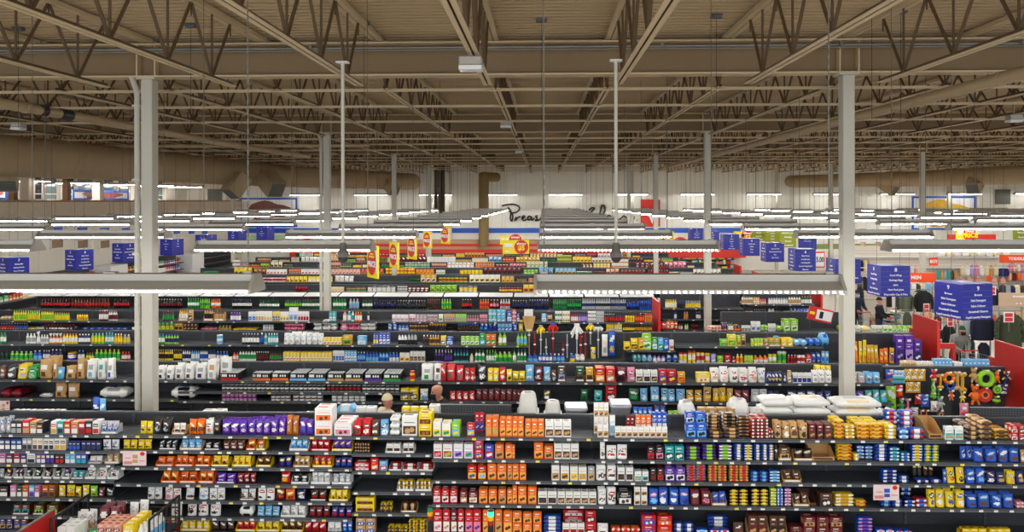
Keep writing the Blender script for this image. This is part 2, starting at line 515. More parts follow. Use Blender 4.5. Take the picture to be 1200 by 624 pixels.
# round ducts with box diffusers
def duct(pts, R, label, step=3.0):
    r = tag(empty('air_duct', pts[0]), label, 'duct')
    P = [Vector(p) - Vector(pts[0]) for p in pts]
    b = MB(); n = 24
    for a, c in zip(P[:-1], P[1:]):
        L = (c - a).length; d = (c - a).normalized()
        k = int(L / 0.3)
        b.tube(a, c, R, n)
        for i in range(1, k):
            p = a + d * (i * 0.3)
            b.tube(p - d * 0.012, p + d * 0.012, R * 1.008, n, 0, caps=False)
    for p in P:
        b.lathe([(0.01, p.z - R), (R * .5, p.z - R * .866), (R * .866, p.z - R * .5), (R, p.z), (R * .866, p.z + R * .5), (R * .5, p.z + R * .866), (0.01, p.z + R)], n, 0, p.x, p.y)
    b.build('duct_shell', M_DUCT, r)
    for a, c in zip(P[:-1], P[1:]):
        L = (c - a).length; d = (c - a).normalized()
        for i in range(1, int(L / step) + 1):
            p = a + d * (i * step)
            MB().tube(p - d * 0.05, p + d * 0.05, R * 1.03, n).build('duct_ring', M_DUCT, r)
    return r
dl = duct([(-16.2, 13, EYE + 1.3), (-15.1, 24, EYE + 1.31), (-14.2, 42, EYE + 1.36), (-9.7, 57, EYE + 1.4)], 0.6, 'huge round tan air duct along the left side of the hall', 3.6)
dr_ = duct([(22.6, 30, EYE + 1.12), (21.5, 44, EYE + 1.2), (18.3, 57.2, EYE + 1.36)], 0.44, 'round tan air duct above the clothing side', 3.6)
def diffuser(root, loc, rx, rz, s=0.62):
    b = MB(); b.box(-s / 2, s / 2, -s * .75, s * .75, -s / 2, s / 2, 0)
    o = b.build('outlet_box', M_DUCT, root, Vector(loc) - root.location); o.rotation_euler = (rx, 0, rz)
    g = MB(); g.box(-s / 2 + .03, s / 2 - .03, -s * .75 - 0.012, -s * .75, -s / 2 + .03, s / 2 - .03, 0)
    for i in range(5): g.box(-s / 2 + .05, s / 2 - .05, -s * .75 - 0.03, -s * .75 - .012, -s / 2 + .08 + i * .1, -s / 2 + .11 + i * .1, 0)
    g.build('grille', mat('grille_grey', '6d7068', 0.5), o)
diffuser(dl, (-13.2, 37.0, EYE + 0.85), 0.6, 0.9, 0.8)
diffuser(dl, (-13.9, 34.5, EYE + 0.72), 0.9, -0.6, 0.7)
diffuser(dl, (-10.3, 52.0, EYE + 0.95), 0.6, 0.8, 0.7)
diffuser(dl, (-15.6, 22.0, EYE + 0.72), 0.9, 0.5, 0.5)
diffuser(dr_, (21.6, 39.0, EYE + 0.78), 0.6, -0.8, 0.6)
diffuser(dr_, (20.9, 47.0, EYE + 0.75), 0.6, 0.6, 0.6)
# vertical duct and dark pipes at the back wall
b = MB(); b.tube((wx(567, 56), 56, 1.9), (wx(567, 56), 56, EYE + 1.75), 0.37, 20)
b.lathe([(0.37, EYE + 1.75), (0.37, EYE + 1.9), (0.3, EYE + 2.03), (0.01, EYE + 2.08)], 20, 0, wx(567, 56), 56)
b.tube((wx(567, 56), 56, EYE + 1.72), (wx(582, 56), 57.0, EYE + 1.72), 0.34, 20)
for i in range(10): b.tube((wx(567, 56), 56, 2.3 + i * .45), (wx(567, 56), 56, 2.33 + i * .45), 0.38, 20)
tag(b.build('vertical_duct', mat('duct_brown', '86703f', 0.6)), 'brown vertical round duct standing against the back wall', 'duct')
for px in (511, 515.5, 519.5):
    b = MB(); b.tube((wx(px, 52), 52, 4.0), (wx(px, 52), 52, ZD - .1), 0.12, 12); b.tube((wx(px, 52), 52, 6.2), (wx(px, 52), 52, 6.26), 0.14, 12)
    tag(b.build('drain_pipe', mat('dark_brown_pipe', '46341f', 0.5)), 'dark brown vertical pipe, %s of three beside the pale column' % {511: 'first', 515.5: 'second', 519.5: 'third'}[px], 'pipe')
# wall louvres
for px, Yv, zc, lab in ((252, 57.9, 5.55, 'grey square louvre on the wall left of the food poster'), (1175, 57.9, 5.4, 'grey square louvre on the clothing side wall')):
    r = tag(empty('wall_louvre', (wx(px, Yv), Yv, zc - 0.5)), lab, 'vent')
    MB().box(-.55, .55, -.05, .03, 0, 1.1).build('louvre_frame', mat('louvre_grey', '77786c', 0.6), r)
    s_ = MB()
    for i in range(9): s_.box(-.48, .48, -.09, -.05, .08 + i * .11, .13 + i * .11)
    s_.build('slat', mat('louvre_dark', '5b5c52', 0.6), r)

# ------------------------------------------------------------------ columns
def column(x, y, label, pipe=None):
    r = struct(empty('column', (x, y, 0)), label)
    H = EYE + 2.17
    b = MB(); b.cbox(-.10, .10, -.11, .11, 0, H - 0.03, 0, 0.008)
    b.build('shaft', M_COL, r)
    MB().box(-.17, .17, -.15, .15, H - 0.03, H).build('cap_plate', M_COL, r)
    MB().box(-.2, .2, -.2, .2, 0, 0.03).build('base_plate', M_COL, r)
    if pipe:
        p = MB(); p.tube((pipe, -.1, 0.02), (pipe, -.1, H - .25), 0.05, 10)
        p.tube((pipe, -.1, H - .25), (pipe + (.5 if pipe > 0 else -.1), -.1, H + .02), 0.05, 10)
        for zz in (1.5, 3.0, 4.3, 5.6, 6.9): p.box(pipe - .065, pipe + .065, -.16, -.04, zz, zz + .04)
        p.build('rain_pipe', M_COL, r)
    return r
names = {-2: 'far left', -1: 'left', 0: 'left', 1: 'right', 2: 'far right'}
for j, gy in enumerate(GY):
    for i, x in enumerate(CXS):
        px = 636 + x / gy * F
        if -60 < px < 1260:
            column(x, gy, 'tall square pale grey column, %s row from the front, %s from the left' % (ordinal(j + 1), ordinal(i + 1)), {2: -.17}.get(i) if j in (0, 1, 3) else None)
for px in (267, 528, 741, 910, 1112):
    column(wx(px, 57.3), 57.3, 'slim pale column standing in front of the back wall')

# ------------------------------------------------------------------ hanging strip lights
def profile_bar(b, pts, L, mi=0):
    n = len(pts)
    V = [(-L / 2, p[0], p[1]) for p in pts] + [(L / 2, p[0], p[1]) for p in pts]
    b.add(V, [(i, (i + 1) % n, n + (i + 1) % n, n + i) for i in range(n)] + [tuple(reversed(range(n))), tuple(range(n, 2 * n))], mi)
LT = 2.44
hb = MB(); profile_bar(hb, [(-.06, .15), (-.06, .095), (.06, .095), (.06, .15)], LT)
hb.box(-LT / 2, LT / 2, -.065, -.06, .098, .104); hb.box(-.05, .05, -.03, .03, .15, .165)
for sx in (-1.15, 1.15): hb.box(sx - .03, sx + .03, -.02, .02, .15, .17)
HOUS = hb.mesh('housing', [M_HOUS])
rb = MB()
for sg in (-1, 1):
    profile_bar(rb, [(sg * .05, .095), (sg * .165, .04), (sg * .165, .028), (sg * .155, .028), (sg * .05, .085)][::sg], LT)
REFL = rb.mesh('reflector', [M_HOUS])
tb = MB()
for i in range(46):
    xx = -LT / 2 + .03 + i * .053
    tb.box(xx, xx + .028, -.168, -.158, .006, .03)
TEETH = tb.mesh('louvre_edge', [M_HOUS])
eb = MB()
eb.add([(-.012, -.06, .152), (-.012, .06, .152), (-.012, .17, .036), (-.012, .17, .0), (-.012, -.17, .0), (-.012, -.17, .036),
        (.012, -.06, .152), (.012, .06, .152), (.012, .17, .036), (.012, .17, .0), (.012, -.17, .0), (.012, -.17, .036)],
       [(0, 1, 2, 3, 4, 5), (11, 10, 9, 8, 7, 6)] + [(i, i + 6, (i + 1) % 6 + 6, (i + 1) % 6) for i in range(6)])
ENDC = eb.mesh('end_cap', [M_HOUS])
tu = MB(); tu.tube((-LT / 2 + .03, 0, 0), (LT / 2 - .03, 0, 0), .017, 8)
TUBE = tu.mesh('lamp_tube', [M_LAMP]); TUBEW = tu.mesh('lamp_tube', [M_LAMPW])
ww = MB(); ww.tube((0, 0, .16), (0, 0, ZD - 4.6), .0055, 5)
WIRE = ww.mesh('hanger_rod', [M_CHAIN])
ch = MB(); zz = .16; i = 0
while zz < ZD - 4.5:
    if i % 2: ch.box(-.006, .006, -.002, .002, zz, zz + .05)
    else: ch.box(-.002, .002, -.006, .006, zz, zz + .05)
    zz += .042; i += 1
CHAIN = ch.mesh('hanger_chain', [M_CHAIN])
def strip_light(x, y, z, label, teeth=False, chain=False, soft=False):
    r = tag(empty('strip_light', (x, y, z)), label, 'light', 'fluorescent strip lights over the aisles')
    put(HOUS, 'housing', r); put(REFL, 'reflector', r)
    for s_ in (-1, 1):
        put(ENDC, 'end_cap', r, (s_ * LT / 2, 0, 0))
        put(TUBEW if soft else TUBE, 'lamp_tube', r, (0, s_ * .075, .02))
        if chain: put(CHAIN, 'hanger_chain', r, (s_ * 1.15, 0, 0))
        else: put(WIRE, 'hanger_rod', r, (s_ * 1.15, 0, 0))
    if teeth: put(TEETH, 'louvre_edge', r)
    return r
for j in range(13):
    y = 6.27 if j == 0 else 10.6 + 3.75 * (j - 1)
    for k in range(-5, 8):
        x = 1.16 + 4.74 * k
        if x < -21.5 or x > 37: continue
        if j == 0 and k not in (-1, 0): continue
        if abs(x) > 0.78 * y + 3.5: continue
        ck = k + 6
        strip_light(x, y, EYE - (.75 if j == 0 else .70), 'grey hooded fluorescent strip light, %s row from the front, %s in its row' % (ordinal(j + 1), ordinal(ck)), teeth=(k == 0 and j < 5), chain=(j == 0))
# wall wash strips near the back wall
for k in range(-5, 8):
    x = 1.7 + 4.82 * k
    if x < -22 or x > 36: continue
    r = strip_light(x, 56.7, EYE + .38, 'bright strip light washing the back wall, %s along it' % ordinal(k + 6), soft=True)
    r['group'] = 'strip lights along the back wall'
    for ch_ in list(r.children):
        if ch_.name.startswith('hanger_rod'): ch_.scale = (1, 1, .72)

# strips over the upper floor
for i in range(7):
    r = strip_light(-25.4, 33 + 4.2 * i, EYE + .95, 'strip light over the upper floor behind the beige partition, %s from the front' % ordinal(i + 1))
    r['group'] = 'strip lights over the upper floor'; r.rotation_euler = (0, 0, 0)
    for ch_ in list(r.children):
        if ch_.name.startswith('hanger_rod'): ch_.scale = (1, 1, .55)

# ------------------------------------------------------------------ things hanging from the roof
def camera_pole(px, lab):
    y = 10.15; x = wx(px, y)
    r = tag(empty('camera_pole', (x, y, 0)), lab, 'camera')
    zb = EYE - .62; zt = EYE + 1.83
    MB().tube((0, 0, zb), (0, 0, zt), .024, 10).build('pole', M_COL, r)
    MB().box(-.08, .08, -.06, .06, zt, zt + .02).build('mounting_plate', M_WHITE, r)
    b = MB(); b.lathe([(.035, zb + .06), (.045, zb + .04), (.045, zb - .03), (.075, zb - .05), (.085, zb - .10), (.08, zb - .13)], 14)
    b.build('camera_housing', mat('camera_grey', '6b675f', .5), r)
    b = MB(); b.lathe([(.07, zb - .13), (.06, zb - .17), (.03, zb - .2), (.005, zb - .205)], 14)
    b.build('camera_dome', mat('camera_dome', '3a3c3e', 0.1), r)
camera_pole(402, 'white ceiling pole with dome camera, nearer the left column')
camera_pole(722, 'white ceiling pole with dome camera, in front of the script lettering')
for px, py, Y, s_, lab in ((552, 75, 9.4, 1.0, 'nearest grey box unit under the middle joist'), (593, 146, 20.0, 1.0, 'second grey box unit under the middle joist'), (608, 177, 31.0, 1.0, 'third grey box unit under the middle joist'), (1188, 139, 17.5, 1.0, 'grey box unit hanging over the clothing side'), (22, 148, 17, .8, 'small pale unit hanging beside the sprinkler pipe')):
    x, z = world_at(px, py, Y)
    r = tag(empty('ceiling_unit', (x, Y, z)), lab, 'ceiling unit')
    b = MB(); b.cbox(-.14 * s_, .14 * s_, -.12, .12, -.03, .08, 0, .012); b.build('body', M_HOUS, r)
    b = MB(); b.box(-.14 * s_, .14 * s_, -.125, .1, -.085, -.035); b.build('lens', M_WHITE, r)
    b = MB(); b.tube((0, 0, .08), (0, 0, EYE + 2.1 - z), .012, 6); b.build('stem', M_HOUS, r)
for px, py in ((22, 29), (224, 27), (427, 26), (635, 24), (840, 21), (1056, 17), (1022, 17)):
    Yk = 2.84 * 900 / (CY - py)
    if Yk > 13: Yk = 12.8
    x = wx(px, Yk)
    r = tag(empty('junction_box', (x, Yk, ZD - .07)), 'dark junction box on the roof deck above the %s joist gap from the left' % ordinal(int((x + 12) / 1.0) + 1), 'box')
    MB().cbox(-.085, .085, -.05, .05, 0, .06, 0, .008).build('body', mat('junction_grey', '55595c', 0.5), r)
    b = MB(); b.tube((0, 0, -1.6), (0, 0, 0), .004, 4); b.build('cable', M_BLACK, r)
# ------------------------------------------------------------------ gondolas
SD = 0.58                     # shelf front is this far before the panel
def zat(px, py, Y): return world_at(px, py, Y)[1]

def shelf_mesh(w, d):
    b = MB()
    b.box(-w / 2 + .004, w / 2 - .004, 0, d, -.03, 0, 0)
    b.box(-w / 2 + .002, w / 2 - .002, -.018, 0, -.042, .003, 1)
    b.box(-w / 2 + .002, w / 2 - .002, -.024, -.018, -.012, -.004, 2)
    return b.mesh('shelf', [M_SHELF, M_RAIL, M_PANEL])
_tm = MB(); _tm.box(-.03, .03, -.004, 0, -.036, -.004)
TAGM = _tm.mesh('price_tag', [M_TAG])
_tm = MB(); _tm.box(-.03, .03, -.004, 0, -.036, -.004)
TAGY = _tm.mesh('price_tag', [mat('price_tag_yellow', 'f0e25a', 0.6)])

def gondola(Yp, edges, levels, label, H=1.86, tags=3, back=True, header=None, peg=()):
    """edges: x of the uprights; levels(i) -> shelf heights of bay i, base deck excluded; z=0.19 deck always"""
    xm = (edges[0] + edges[-1]) / 2
    root = tag(empty('gondola', (xm, Yp, 0)), label, 'shelving')
    b = MB(); b.box(edges[0] - xm, edges[-1] - xm, -SD, SD, .0, .17, 1); b.box(edges[0] - xm, edges[-1] - xm, -SD - .015, SD + .015, .17, .19, 0)
    b.build('base_deck', [M_SHELF, M_BLACK], root)
    cache = {}
    nt = 0
    for i, (a, c) in enumerate(zip(edges[:-1], edges[1:])):
        w = c - a; m = (a + c) / 2 - xm
        pb = MB(); pb.box(-w / 2 + .012, w / 2 - .012, -.02, .02, .19, H - .02, 0)
        if i in peg:
            for q in range(14): pb.box(-w / 2 + .02, w / 2 - .02, -.026, -.02, .5 + q * .09, .51 + q * .09, 1)
        pb.build('back_panel', [M_PANEL, M_BLACK], root, (m, 0, 0))
        for z in levels(i):
            k = round(w, 3)
            if k not in cache: cache[k] = shelf_mesh(w, SD - .03)
            s = put(cache[k], 'shelf', root, (m, -SD, z))
            if tags:
                for q in range(tags):
                    if random.random() < .85:
                        tx = -w / 2 + (q + .25 + .5 * random.random()) * w / tags
                        put(TAGY if random.random() < .12 else TAGM, 'price_tag', s, (tx, -.02, 0)); nt += 1
        if back:
            k = ('b', round(w, 3))
            if k not in cache: cache[k] = shelf_mesh(w, SD - .03)
            s = put(cache[k], 'shelf', root, (m, SD, max(levels(i) or [1.5])), PI)
    ub = MB(); ub.box(-.02, .02, -.035, .035, .0, H, 0)
    for q in range(20): ub.box(-.006, .006, -.038, -.035, .25 + q * .08, .28 + q * .08, 1)
    um = ub.mesh('upright', [M_SHELF, M_BLACK])
    for e in edges: put(um, 'upright', root, (e - xm, 0, 0))
    MB().box(edges[0] - xm, edges[-1] - xm, -.03, .03, H - .02, H + .01, 0).build('top_rail', M_SHELF, root)
    return root

YA, YBp, YC, YD_, YE = 12.16, 16.0, 19.75, 23.4, 27.1
BAY = 1.22
xa0 = wx(506, YA - SD)                       # an upright of the front gondola
EA = [xa0 + BAY * k for k in range(-7, 10)]
fy = YA - SD + .05
def zl(px, ys): return [zat(px, y, fy) for y in ys]
LR = zl(700, (512.7, 538.4, 563.5, 591.4))
L3 = zl(460, (512, 531, 551.7, 575.5, 600.4))
L2 = zl(300, (512, 528, 547.3, 567, 586.6, 605.8))
L1 = zl(70, (511, 527.3, 543, 561.4, 582.7, 603.7))
TOP = LR[0]
for L in (L1, L2, L3): L[0] = TOP
def lvA(i):
    k = i - 7            # bay index relative to the upright at px 506
    if k >= 0: return LR
    if k == -1: return L3
    if k >= -4: return L2
    return L1
gondola(YA, EA, lvA, 'long dark gondola of chocolate, cookies and biscuits, front one', tags=5)
def runedges(x0, x1): 
    n = round((x1 - x0) / BAY); return [x0 + (x1 - x0) * k / n for k in range(n + 1)]
fyB = YBp - SD + .05; fyC = YC - SD + .05; fyD = YD_ - SD + .05; fyE = YE - SD + .05
TB = zat(600, 447.5, fyB); B2 = zat(600, 470, fyB); B3 = zat(600, 489, fyB)
XR = 9.35
bxr = wx(1188, YBp)
CAN0, CAN1 = wx(303, fyB), wx(470, fyB)
EB = runedges(-12.2, 6.95)
def lvB(i):
    m = (EB[i] + EB[i + 1]) / 2
    if EB[i + 1] > wx(266, fyB) and EB[i] < wx(455, fyB): return [zat(600, 447.5, fyB), zat(600, 460.5, fyB), zat(600, 471.5, fyB)]
    return [TB, B2, B3]
gondola(YBp, EB, lvB, 'long dark gondola of pet food, second from the front', tags=3)
TC = zat(600, 405, fyC); C2 = zat(600, 424.5, fyC)
EC = runedges(-14.9, XR)
brl, brr = wx(612, YC), wx(728, YC)
pegC = [i for i in range(len(EC) - 1) if EC[i + 1] > brl + .3 and EC[i] < brr - .3]
gondola(YC, EC, lambda i: ([C2] if (i in pegC or EC[i + 1] > wx(1004, YC)) else ([zat(900, 411, fyC), C2] if wx(722, YC) < (EC[i] + EC[i + 1]) / 2 < wx(800, YC) else [TC, C2])), 'long dark gondola of cleaning supplies, third from the front', tags=2, peg=pegC)
TD = zat(600, 377.5, fyD); D2 = zat(600, 388.5, fyD)
xde = wx(766, YD_ - .3)
ED = runedges(-17.6, xde - .05)
gondola(YD_, ED, lambda i: [TD, D2], 'long dark gondola of household goods, fourth from the front', tags=2)
ED2 = runedges(wx(845, YD_), XR)
TD2 = zat(900, 388.5, fyD)
gondola(YD_, ED2, lambda i: [TD2 - .25, TD2], 'short dark gondola ending beside the right columns, fourth from the front', tags=2)
TE = zat(500, 362.5, fyE); E2 = zat(500, 371, fyE)
EE = runedges(wx(44, YE), xde + .55)
gondola(YE, EE, lambda i: [TE, E2 - .06], 'long black gondola of soft drinks, fifth from the front', H=EYE - (346 - CY) * YE / F, tags=0)
EE2 = runedges(wx(774, YE), wx(866, YE))
zE = [zat(820, y, fyE) for y in (361.5, 374.5, 387)]
gondola(YE, EE2, lambda i: zE, 'short black gondola of bottled drinks beside the red end panel', H=2.0, tags=2)
EE3 = runedges(wx(872, YE), wx(948, YE))
zE3 = [zat(920, y, fyE) for y in (357, 370.5, 385)]
gondola(YE, EE3, lambda i: zE3, 'short black gondola of small bottles left of the red sale sign', H=2.15, tags=2)
# pale header boards over the soft drinks
nb = len(EE) - 1
for i in range(nb):
    a, c = EE[i], EE[i + 1]
    hb_ = MB()
    hb_.add([(a + .03, YE - .55, EYE - (346 - CY) * YE / F + .02), (c - .03, YE - .55, EYE - (346 - CY) * YE / F + .02), (c - .03, YE - .02, EYE - (346 - CY) * YE / F + .08), (a + .03, YE - .02, EYE - (346 - CY) * YE / F + .08),
            (a + .03, YE - .55, EYE - (346 - CY) * YE / F + .0), (c - .03, YE - .55, EYE - (346 - CY) * YE / F + .0), (c - .03, YE - .02, EYE - (346 - CY) * YE / F + .06), (a + .03, YE - .02, EYE - (346 - CY) * YE / F + .06)],
           [(0, 1, 2, 3), (7, 6, 5, 4), (0, 4, 5, 1), (1, 5, 6, 2), (2, 6, 7, 3), (3, 7, 4, 0)])
    tag(hb_.build('header_board', M_WHITE), 'pale board lying on top of the soft drink gondola, %s from the left' % ordinal(i + 1), 'board', 'pale boards over the soft drinks')
FY = [30.8, 34.5, 38.2, 41.9, 45.6, 49.3]
FZ = []
for k, y in enumerate(FY):
    ed = runedges(-17.2 if k < 5 else -16, XR if k < 4 else 8.0)
    z = 1.62; z2 = 1.22
    FZ.append((z, z2))
    gondola(y, ed, lambda i: [1.62, 1.22], 'dark grocery gondola, %s from the front' % ordinal(6 + k), tags=0, back=False)
# tall dairy cases below the fascia
gondola(57.2, runedges(wx(345, 57), wx(860, 57)), lambda i: [.55, .9], 'dark dairy case along the back wall below the red fascia', H=1.0, tags=0, back=False)

# red end panels
def end_panel(x, y, h, label, w=1.25, two=True):
    r = tag(empty('end_board', (x, y, 0)), label, 'end panel', 'red end panels of the gondolas')
    b = MB(); b.cbox(-.03, .03, -w / 2, w / 2, 0.02, h, 0, .008); b.box(-.034, .034, -w / 2 - .006, -w / 2, .02, h, 1); b.build('panel_board', [M_ENDR, M_SRED], r)
    MB().box(-.05, .05, -w / 2, w / 2, 0, .1).build('kick_plate', M_BLACK, r)
    if two:
        c = MB(); c.cbox(.02, .07, -w / 2 + .1, w / 2 + .3, 0.1, h * .82, 0, .008); c.build('lower_board', M_ENDR, r)
    return r
end_panel(9.62, 15.85, 2.27, 'large red end panel at the toy wall, nearest to the camera', 1.5)
end_panel(9.6, 19.55, 2.3, 'red end panel beside the yellow cleaning refills, second nearest', 1.25)
for k, (y, x) in enumerate([(27.1, 9.5), (30.8, 9.5), (34.5, 9.5), (38.2, 9.6)]):
    end_panel(x, y, 2.05, 'red end panel, %s beyond the right column' % ordinal(k + 1), 1.3, False)
end_panel(xde + .1, YD_ - .1, 2.25, 'tall narrow red end panel between bottles and chip bags', 1.3, False)
# ------------------------------------------------------------------ products
PAL = dict(lo=('f9ad50', 'pale-orange'), w=('f0efea', 'white'), gy=('a9abad', 'grey'), k=('1b1a1c', 'black'), dk=('37393d', 'charcoal'), r=('c8161b', 'red'), dr=('6d1420', 'maroon'),
           o=('f0701a', 'orange'), y=('f4d31a', 'yellow'), gd=('d9a520', 'gold'), g=('1f9a45', 'green'), lg=('8fcf2a', 'lime'), dg=('0f5a35', 'dark-green'),
           b=('1f55c0', 'blue'), db=('1b2464', 'navy'), lb=('6db7e6', 'sky-blue'), t=('2aaeb0', 'teal'), p=('5a2aa0', 'purple'), pk=('e58aa8', 'pink'),
           br=('5b3620', 'brown'), tn=('c79d63', 'tan'), cr=('ead9b0', 'cream'), s=('c4c8cc', 'silver'), lv=('b79ad6', 'lilac'), sm=('e8a58a', 'salmon'), am=('b8651a', 'amber'))
def pmat(c, fin='paper'):
    rough, spec, var = {'paper': (.5, .4, .05), 'foil': (.28, .6, .1), 'plastic': (.3, .5, .04), 'glassy': (.12, .6, .05)}[fin]
    return mat('%s_%s' % (PAL[c][1].replace('-', '_'), fin), PAL[c][0], rough, 0.0, var, 14, spec=spec)

def m_box(w, d, h, c, fin='paper', detail=True):
    b = MB(); b.cbox(-w / 2, w / 2, -d / 2, d / 2, 0, h, 0, min(.004, w * .05))
    if detail:
        y = -d / 2 - .0005
        b.box(-w * .42, w * .42, y - .0008, y + .002, h * .10, h * .50, 1)           # picture ground
        b.box(-w * .26, w * .2, y - .0012, y + .002, h * .78, h * .86, 3)            # logo
        b.box(-w * .36, w * .36, y - .001, y + .002, h * .66, h * .69, 1)            # title line
        b.box(-w * .28, w * .12, y - .001, y + .002, h * .59, h * .615, 3)           # small print
        rr = min(w * .2, h * .14)
        b.disc(-w * .13, y - .001, h * .25, rr, rr, 2, 10); b.disc(w * .16, y - .002, h * .31, rr * .9, rr * .9, 2, 10)
        b.box(-w * .36, w * .2, -d * .1, d * .3, h - .0005, h + .001, 1)             # top flap print
        b.box(-w / 2 - .0012, -w / 2 + .001, -d * .36, d * .36, h * .3, h * .75, 1)
    return b.mesh('carton', [pmat(c[0], fin), pmat(c[1], fin), pmat(c[2], fin), pmat('w', fin)])

def m_bag(w, d, h, c, fin='foil', upright=False, nx=8, nz=12):
    """sealed bag: flat crimped ends, full belly; upright = stand-up pouch with a gusset at the base"""
    b = MB()
    def th(u, v):
        e = max(0.0, 1 - abs(u) ** 3.2)
        if upright:
            k = (1 - v ** 1.5) * .9 + .08
            if v > .93: k = .04
        else:
            k = math.sin(PI * min(max((v - .06) / .88, 0), 1)) ** .6 if .06 < v < .94 else .0
            k = max(k, .035)
        return d / 2 * e ** .6 * k + .0012
    rnd = random.Random(int(w * 1e4) + sum(ord(ch) * (i_ + 3) for i_, q_ in enumerate(c) for ch in q_))
    tilt, lz, pz, px_ = rnd.uniform(-.35, .35), rnd.uniform(.6, .72), rnd.uniform(.24, .34), rnd.uniform(-.12, .12)
    lw, lh, pw, ph = rnd.uniform(.3, .46), rnd.uniform(.07, .14), rnd.uniform(.26, .44), rnd.uniform(.1, .19)
    wob = [[rnd.uniform(-1, 1) * .07 for _ in range(nz + 1)] for _ in range(nx + 1)]
    V = []
    for side in (-1, 1):
        for j in range(nz + 1):
            v = j / nz
            pinch = 1 - .07 * math.sin(PI * v) if not upright else 1 - .05 * v
            for i in range(nx + 1):
                u = -1 + 2 * i / nx
                V.append((u * w / 2 * pinch, side * th(u, v) * (1 + wob[i][j] * (1 if 0 < i < nx else 0)), h * v))
    fs, ms = [], []
    N = (nx + 1) * (nz + 1)
    for side in (0, 1):
        for j in range(nz):
            for i in range(nx):
                a = side * N + j * (nx + 1) + i
                q = (a, a + 1, a + nx + 2, a + nx + 1)
                fs.append(q if side == 0 else tuple(reversed(q)))
                mi = 0
                if side == 0:
                    uu, vv = (i + .5) / nx - .5, (j + .5) / nz
                    if (uu / lw) ** 2 + ((vv - lz - tilt * uu) / lh) ** 2 < 1: mi = 1
                    elif ((uu - px_) / pw) ** 2 + ((vv - pz) / ph) ** 2 < 1 and rnd.random() < .85: mi = 2
                    if c[1] != 'w' and abs(uu) < lw * .6 and abs(vv - lz - tilt * uu) < .045: mi = 3
                ms.append(mi)
    for j in range(nz):
        for i in (0, nx):
            a = j * (nx + 1) + i; q = (a, a + nx + 1, N + a + nx + 1, N + a)
            fs.append(q if i == 0 else tuple(reversed(q))); ms.append(0)
    for i in range(nx):
        for j in (0, nz):
            a = j * (nx + 1) + i; q = (a, N + a, N + a + 1, a + 1)
            fs.append(q if j == 0 else tuple(reversed(q))); ms.append(0)
    b.add(V, fs, ms, True)
    return b.mesh('bag', [pmat(c[0], fin), pmat(c[1], fin), pmat(c[2], fin), pmat('w', fin)])

def m_bar(w, d, h, c):
    b = MB(); b.cbox(-w / 2, w / 2, -d / 2, d / 2, 0, h, 0, min(.002, d * .3))
    y = -d / 2
    b.box(-w * .42, w * .42, y - .0012, y + .001, h * .05, h * .42, 2)
    b.box(-w * .38, w * .38, y - .0012, y + .001, h * .55, h * .8, 1)
    b.box(-w * .3, w * .3, y - .002, y - .001, h * .62, h * .7, 3)
    return b.mesh('bar', [pmat(c[0], 'foil'), pmat(c[1], 'foil'), pmat(c[2], 'foil'), pmat('w', 'foil')])

def m_pack(w, d, h, c):
    """flow-wrapped packet lying down, crimped fins at both ends"""
    b = MB(); n = 10
    st = [(-.5, .05, .0), (-.46, .06, .0), (-.43, .9, 1), (-.2, 1, 1), (.2, 1, 1), (.43, .9, 1), (.46, .06, .0), (.5, .05, 0)]
    V = []
    for (x, k, f) in st:
        for i in range(n):
            t = 2 * PI * (i + .5) / n
            cy, cz = math.cos(t), math.sin(t)
            e = .5
            cy = math.copysign(abs(cy) ** e, cy); cz = math.copysign(abs(cz) ** e, cz)
            kz = k; ky = 1 if f else .95
            V.append((x * w, cy * d / 2 * ky, h / 2 + cz * h / 2 * kz))
    fs, ms = [], []
    for s_ in range(len(st) - 1):
        for i in range(n):
            fs.append((s_ * n + i, s_ * n + (i + 1) % n, (s_ + 1) * n + (i + 1) % n, (s_ + 1) * n + i)); fr = i in (3, 4, 5); ms.append(1 if s_ == 3 and fr else (2 if s_ in (2, 4) and i == 4 else 0))
    fs = [tuple(reversed(f)) for f in fs]
    b.add(V, fs, ms, True)
    b.add(V[:n], [tuple(range(n))], 0); b.add(V[-n:], [tuple(reversed(range(n)))], 0)
    return b.mesh('packet', [pmat(c[0], 'foil'), pmat(c[1], 'foil'), pmat(c[2], 'foil')])

def m_tray(w, d, h, c):
    """open display carton: sloped sides, low front lip"""
    b = MB(); t = .004
    b.box(-w / 2, w / 2, -d / 2, d / 2, 0, t)
    b.box(-w / 2, w / 2, d / 2 - t, d / 2, 0, h)
    b.box(-w / 2, w / 2, -d / 2, -d / 2 + t, 0, h * .32)
    b.box(-w * .4, w * .4, -d / 2 - .001, -d / 2, h * .08, h * .25, 1)
    for s_ in (-1, 1):
        x0, x1 = (s_ * w / 2, s_ * (w / 2 - t))
        pts = [(-d / 2, 0), (d / 2, 0), (d / 2, h), (d * .1, h), (-d / 2, h * .32)]
        n = 5
        V = [(x0, p[0], p[1]) for p in pts] + [(x1, p[0], p[1]) for p in pts]
        fs = [tuple(range(n)), tuple(reversed(range(n, 2 * n)))] + [(i, i + n, (i + 1) % n + n, (i + 1) % n) for i in range(n)]
        b.add(V, fs if s_ > 0 else [tuple(reversed(f)) for f in fs], 0)
    return b.mesh('tray', [pmat(c[0]), pmat(c[1])])

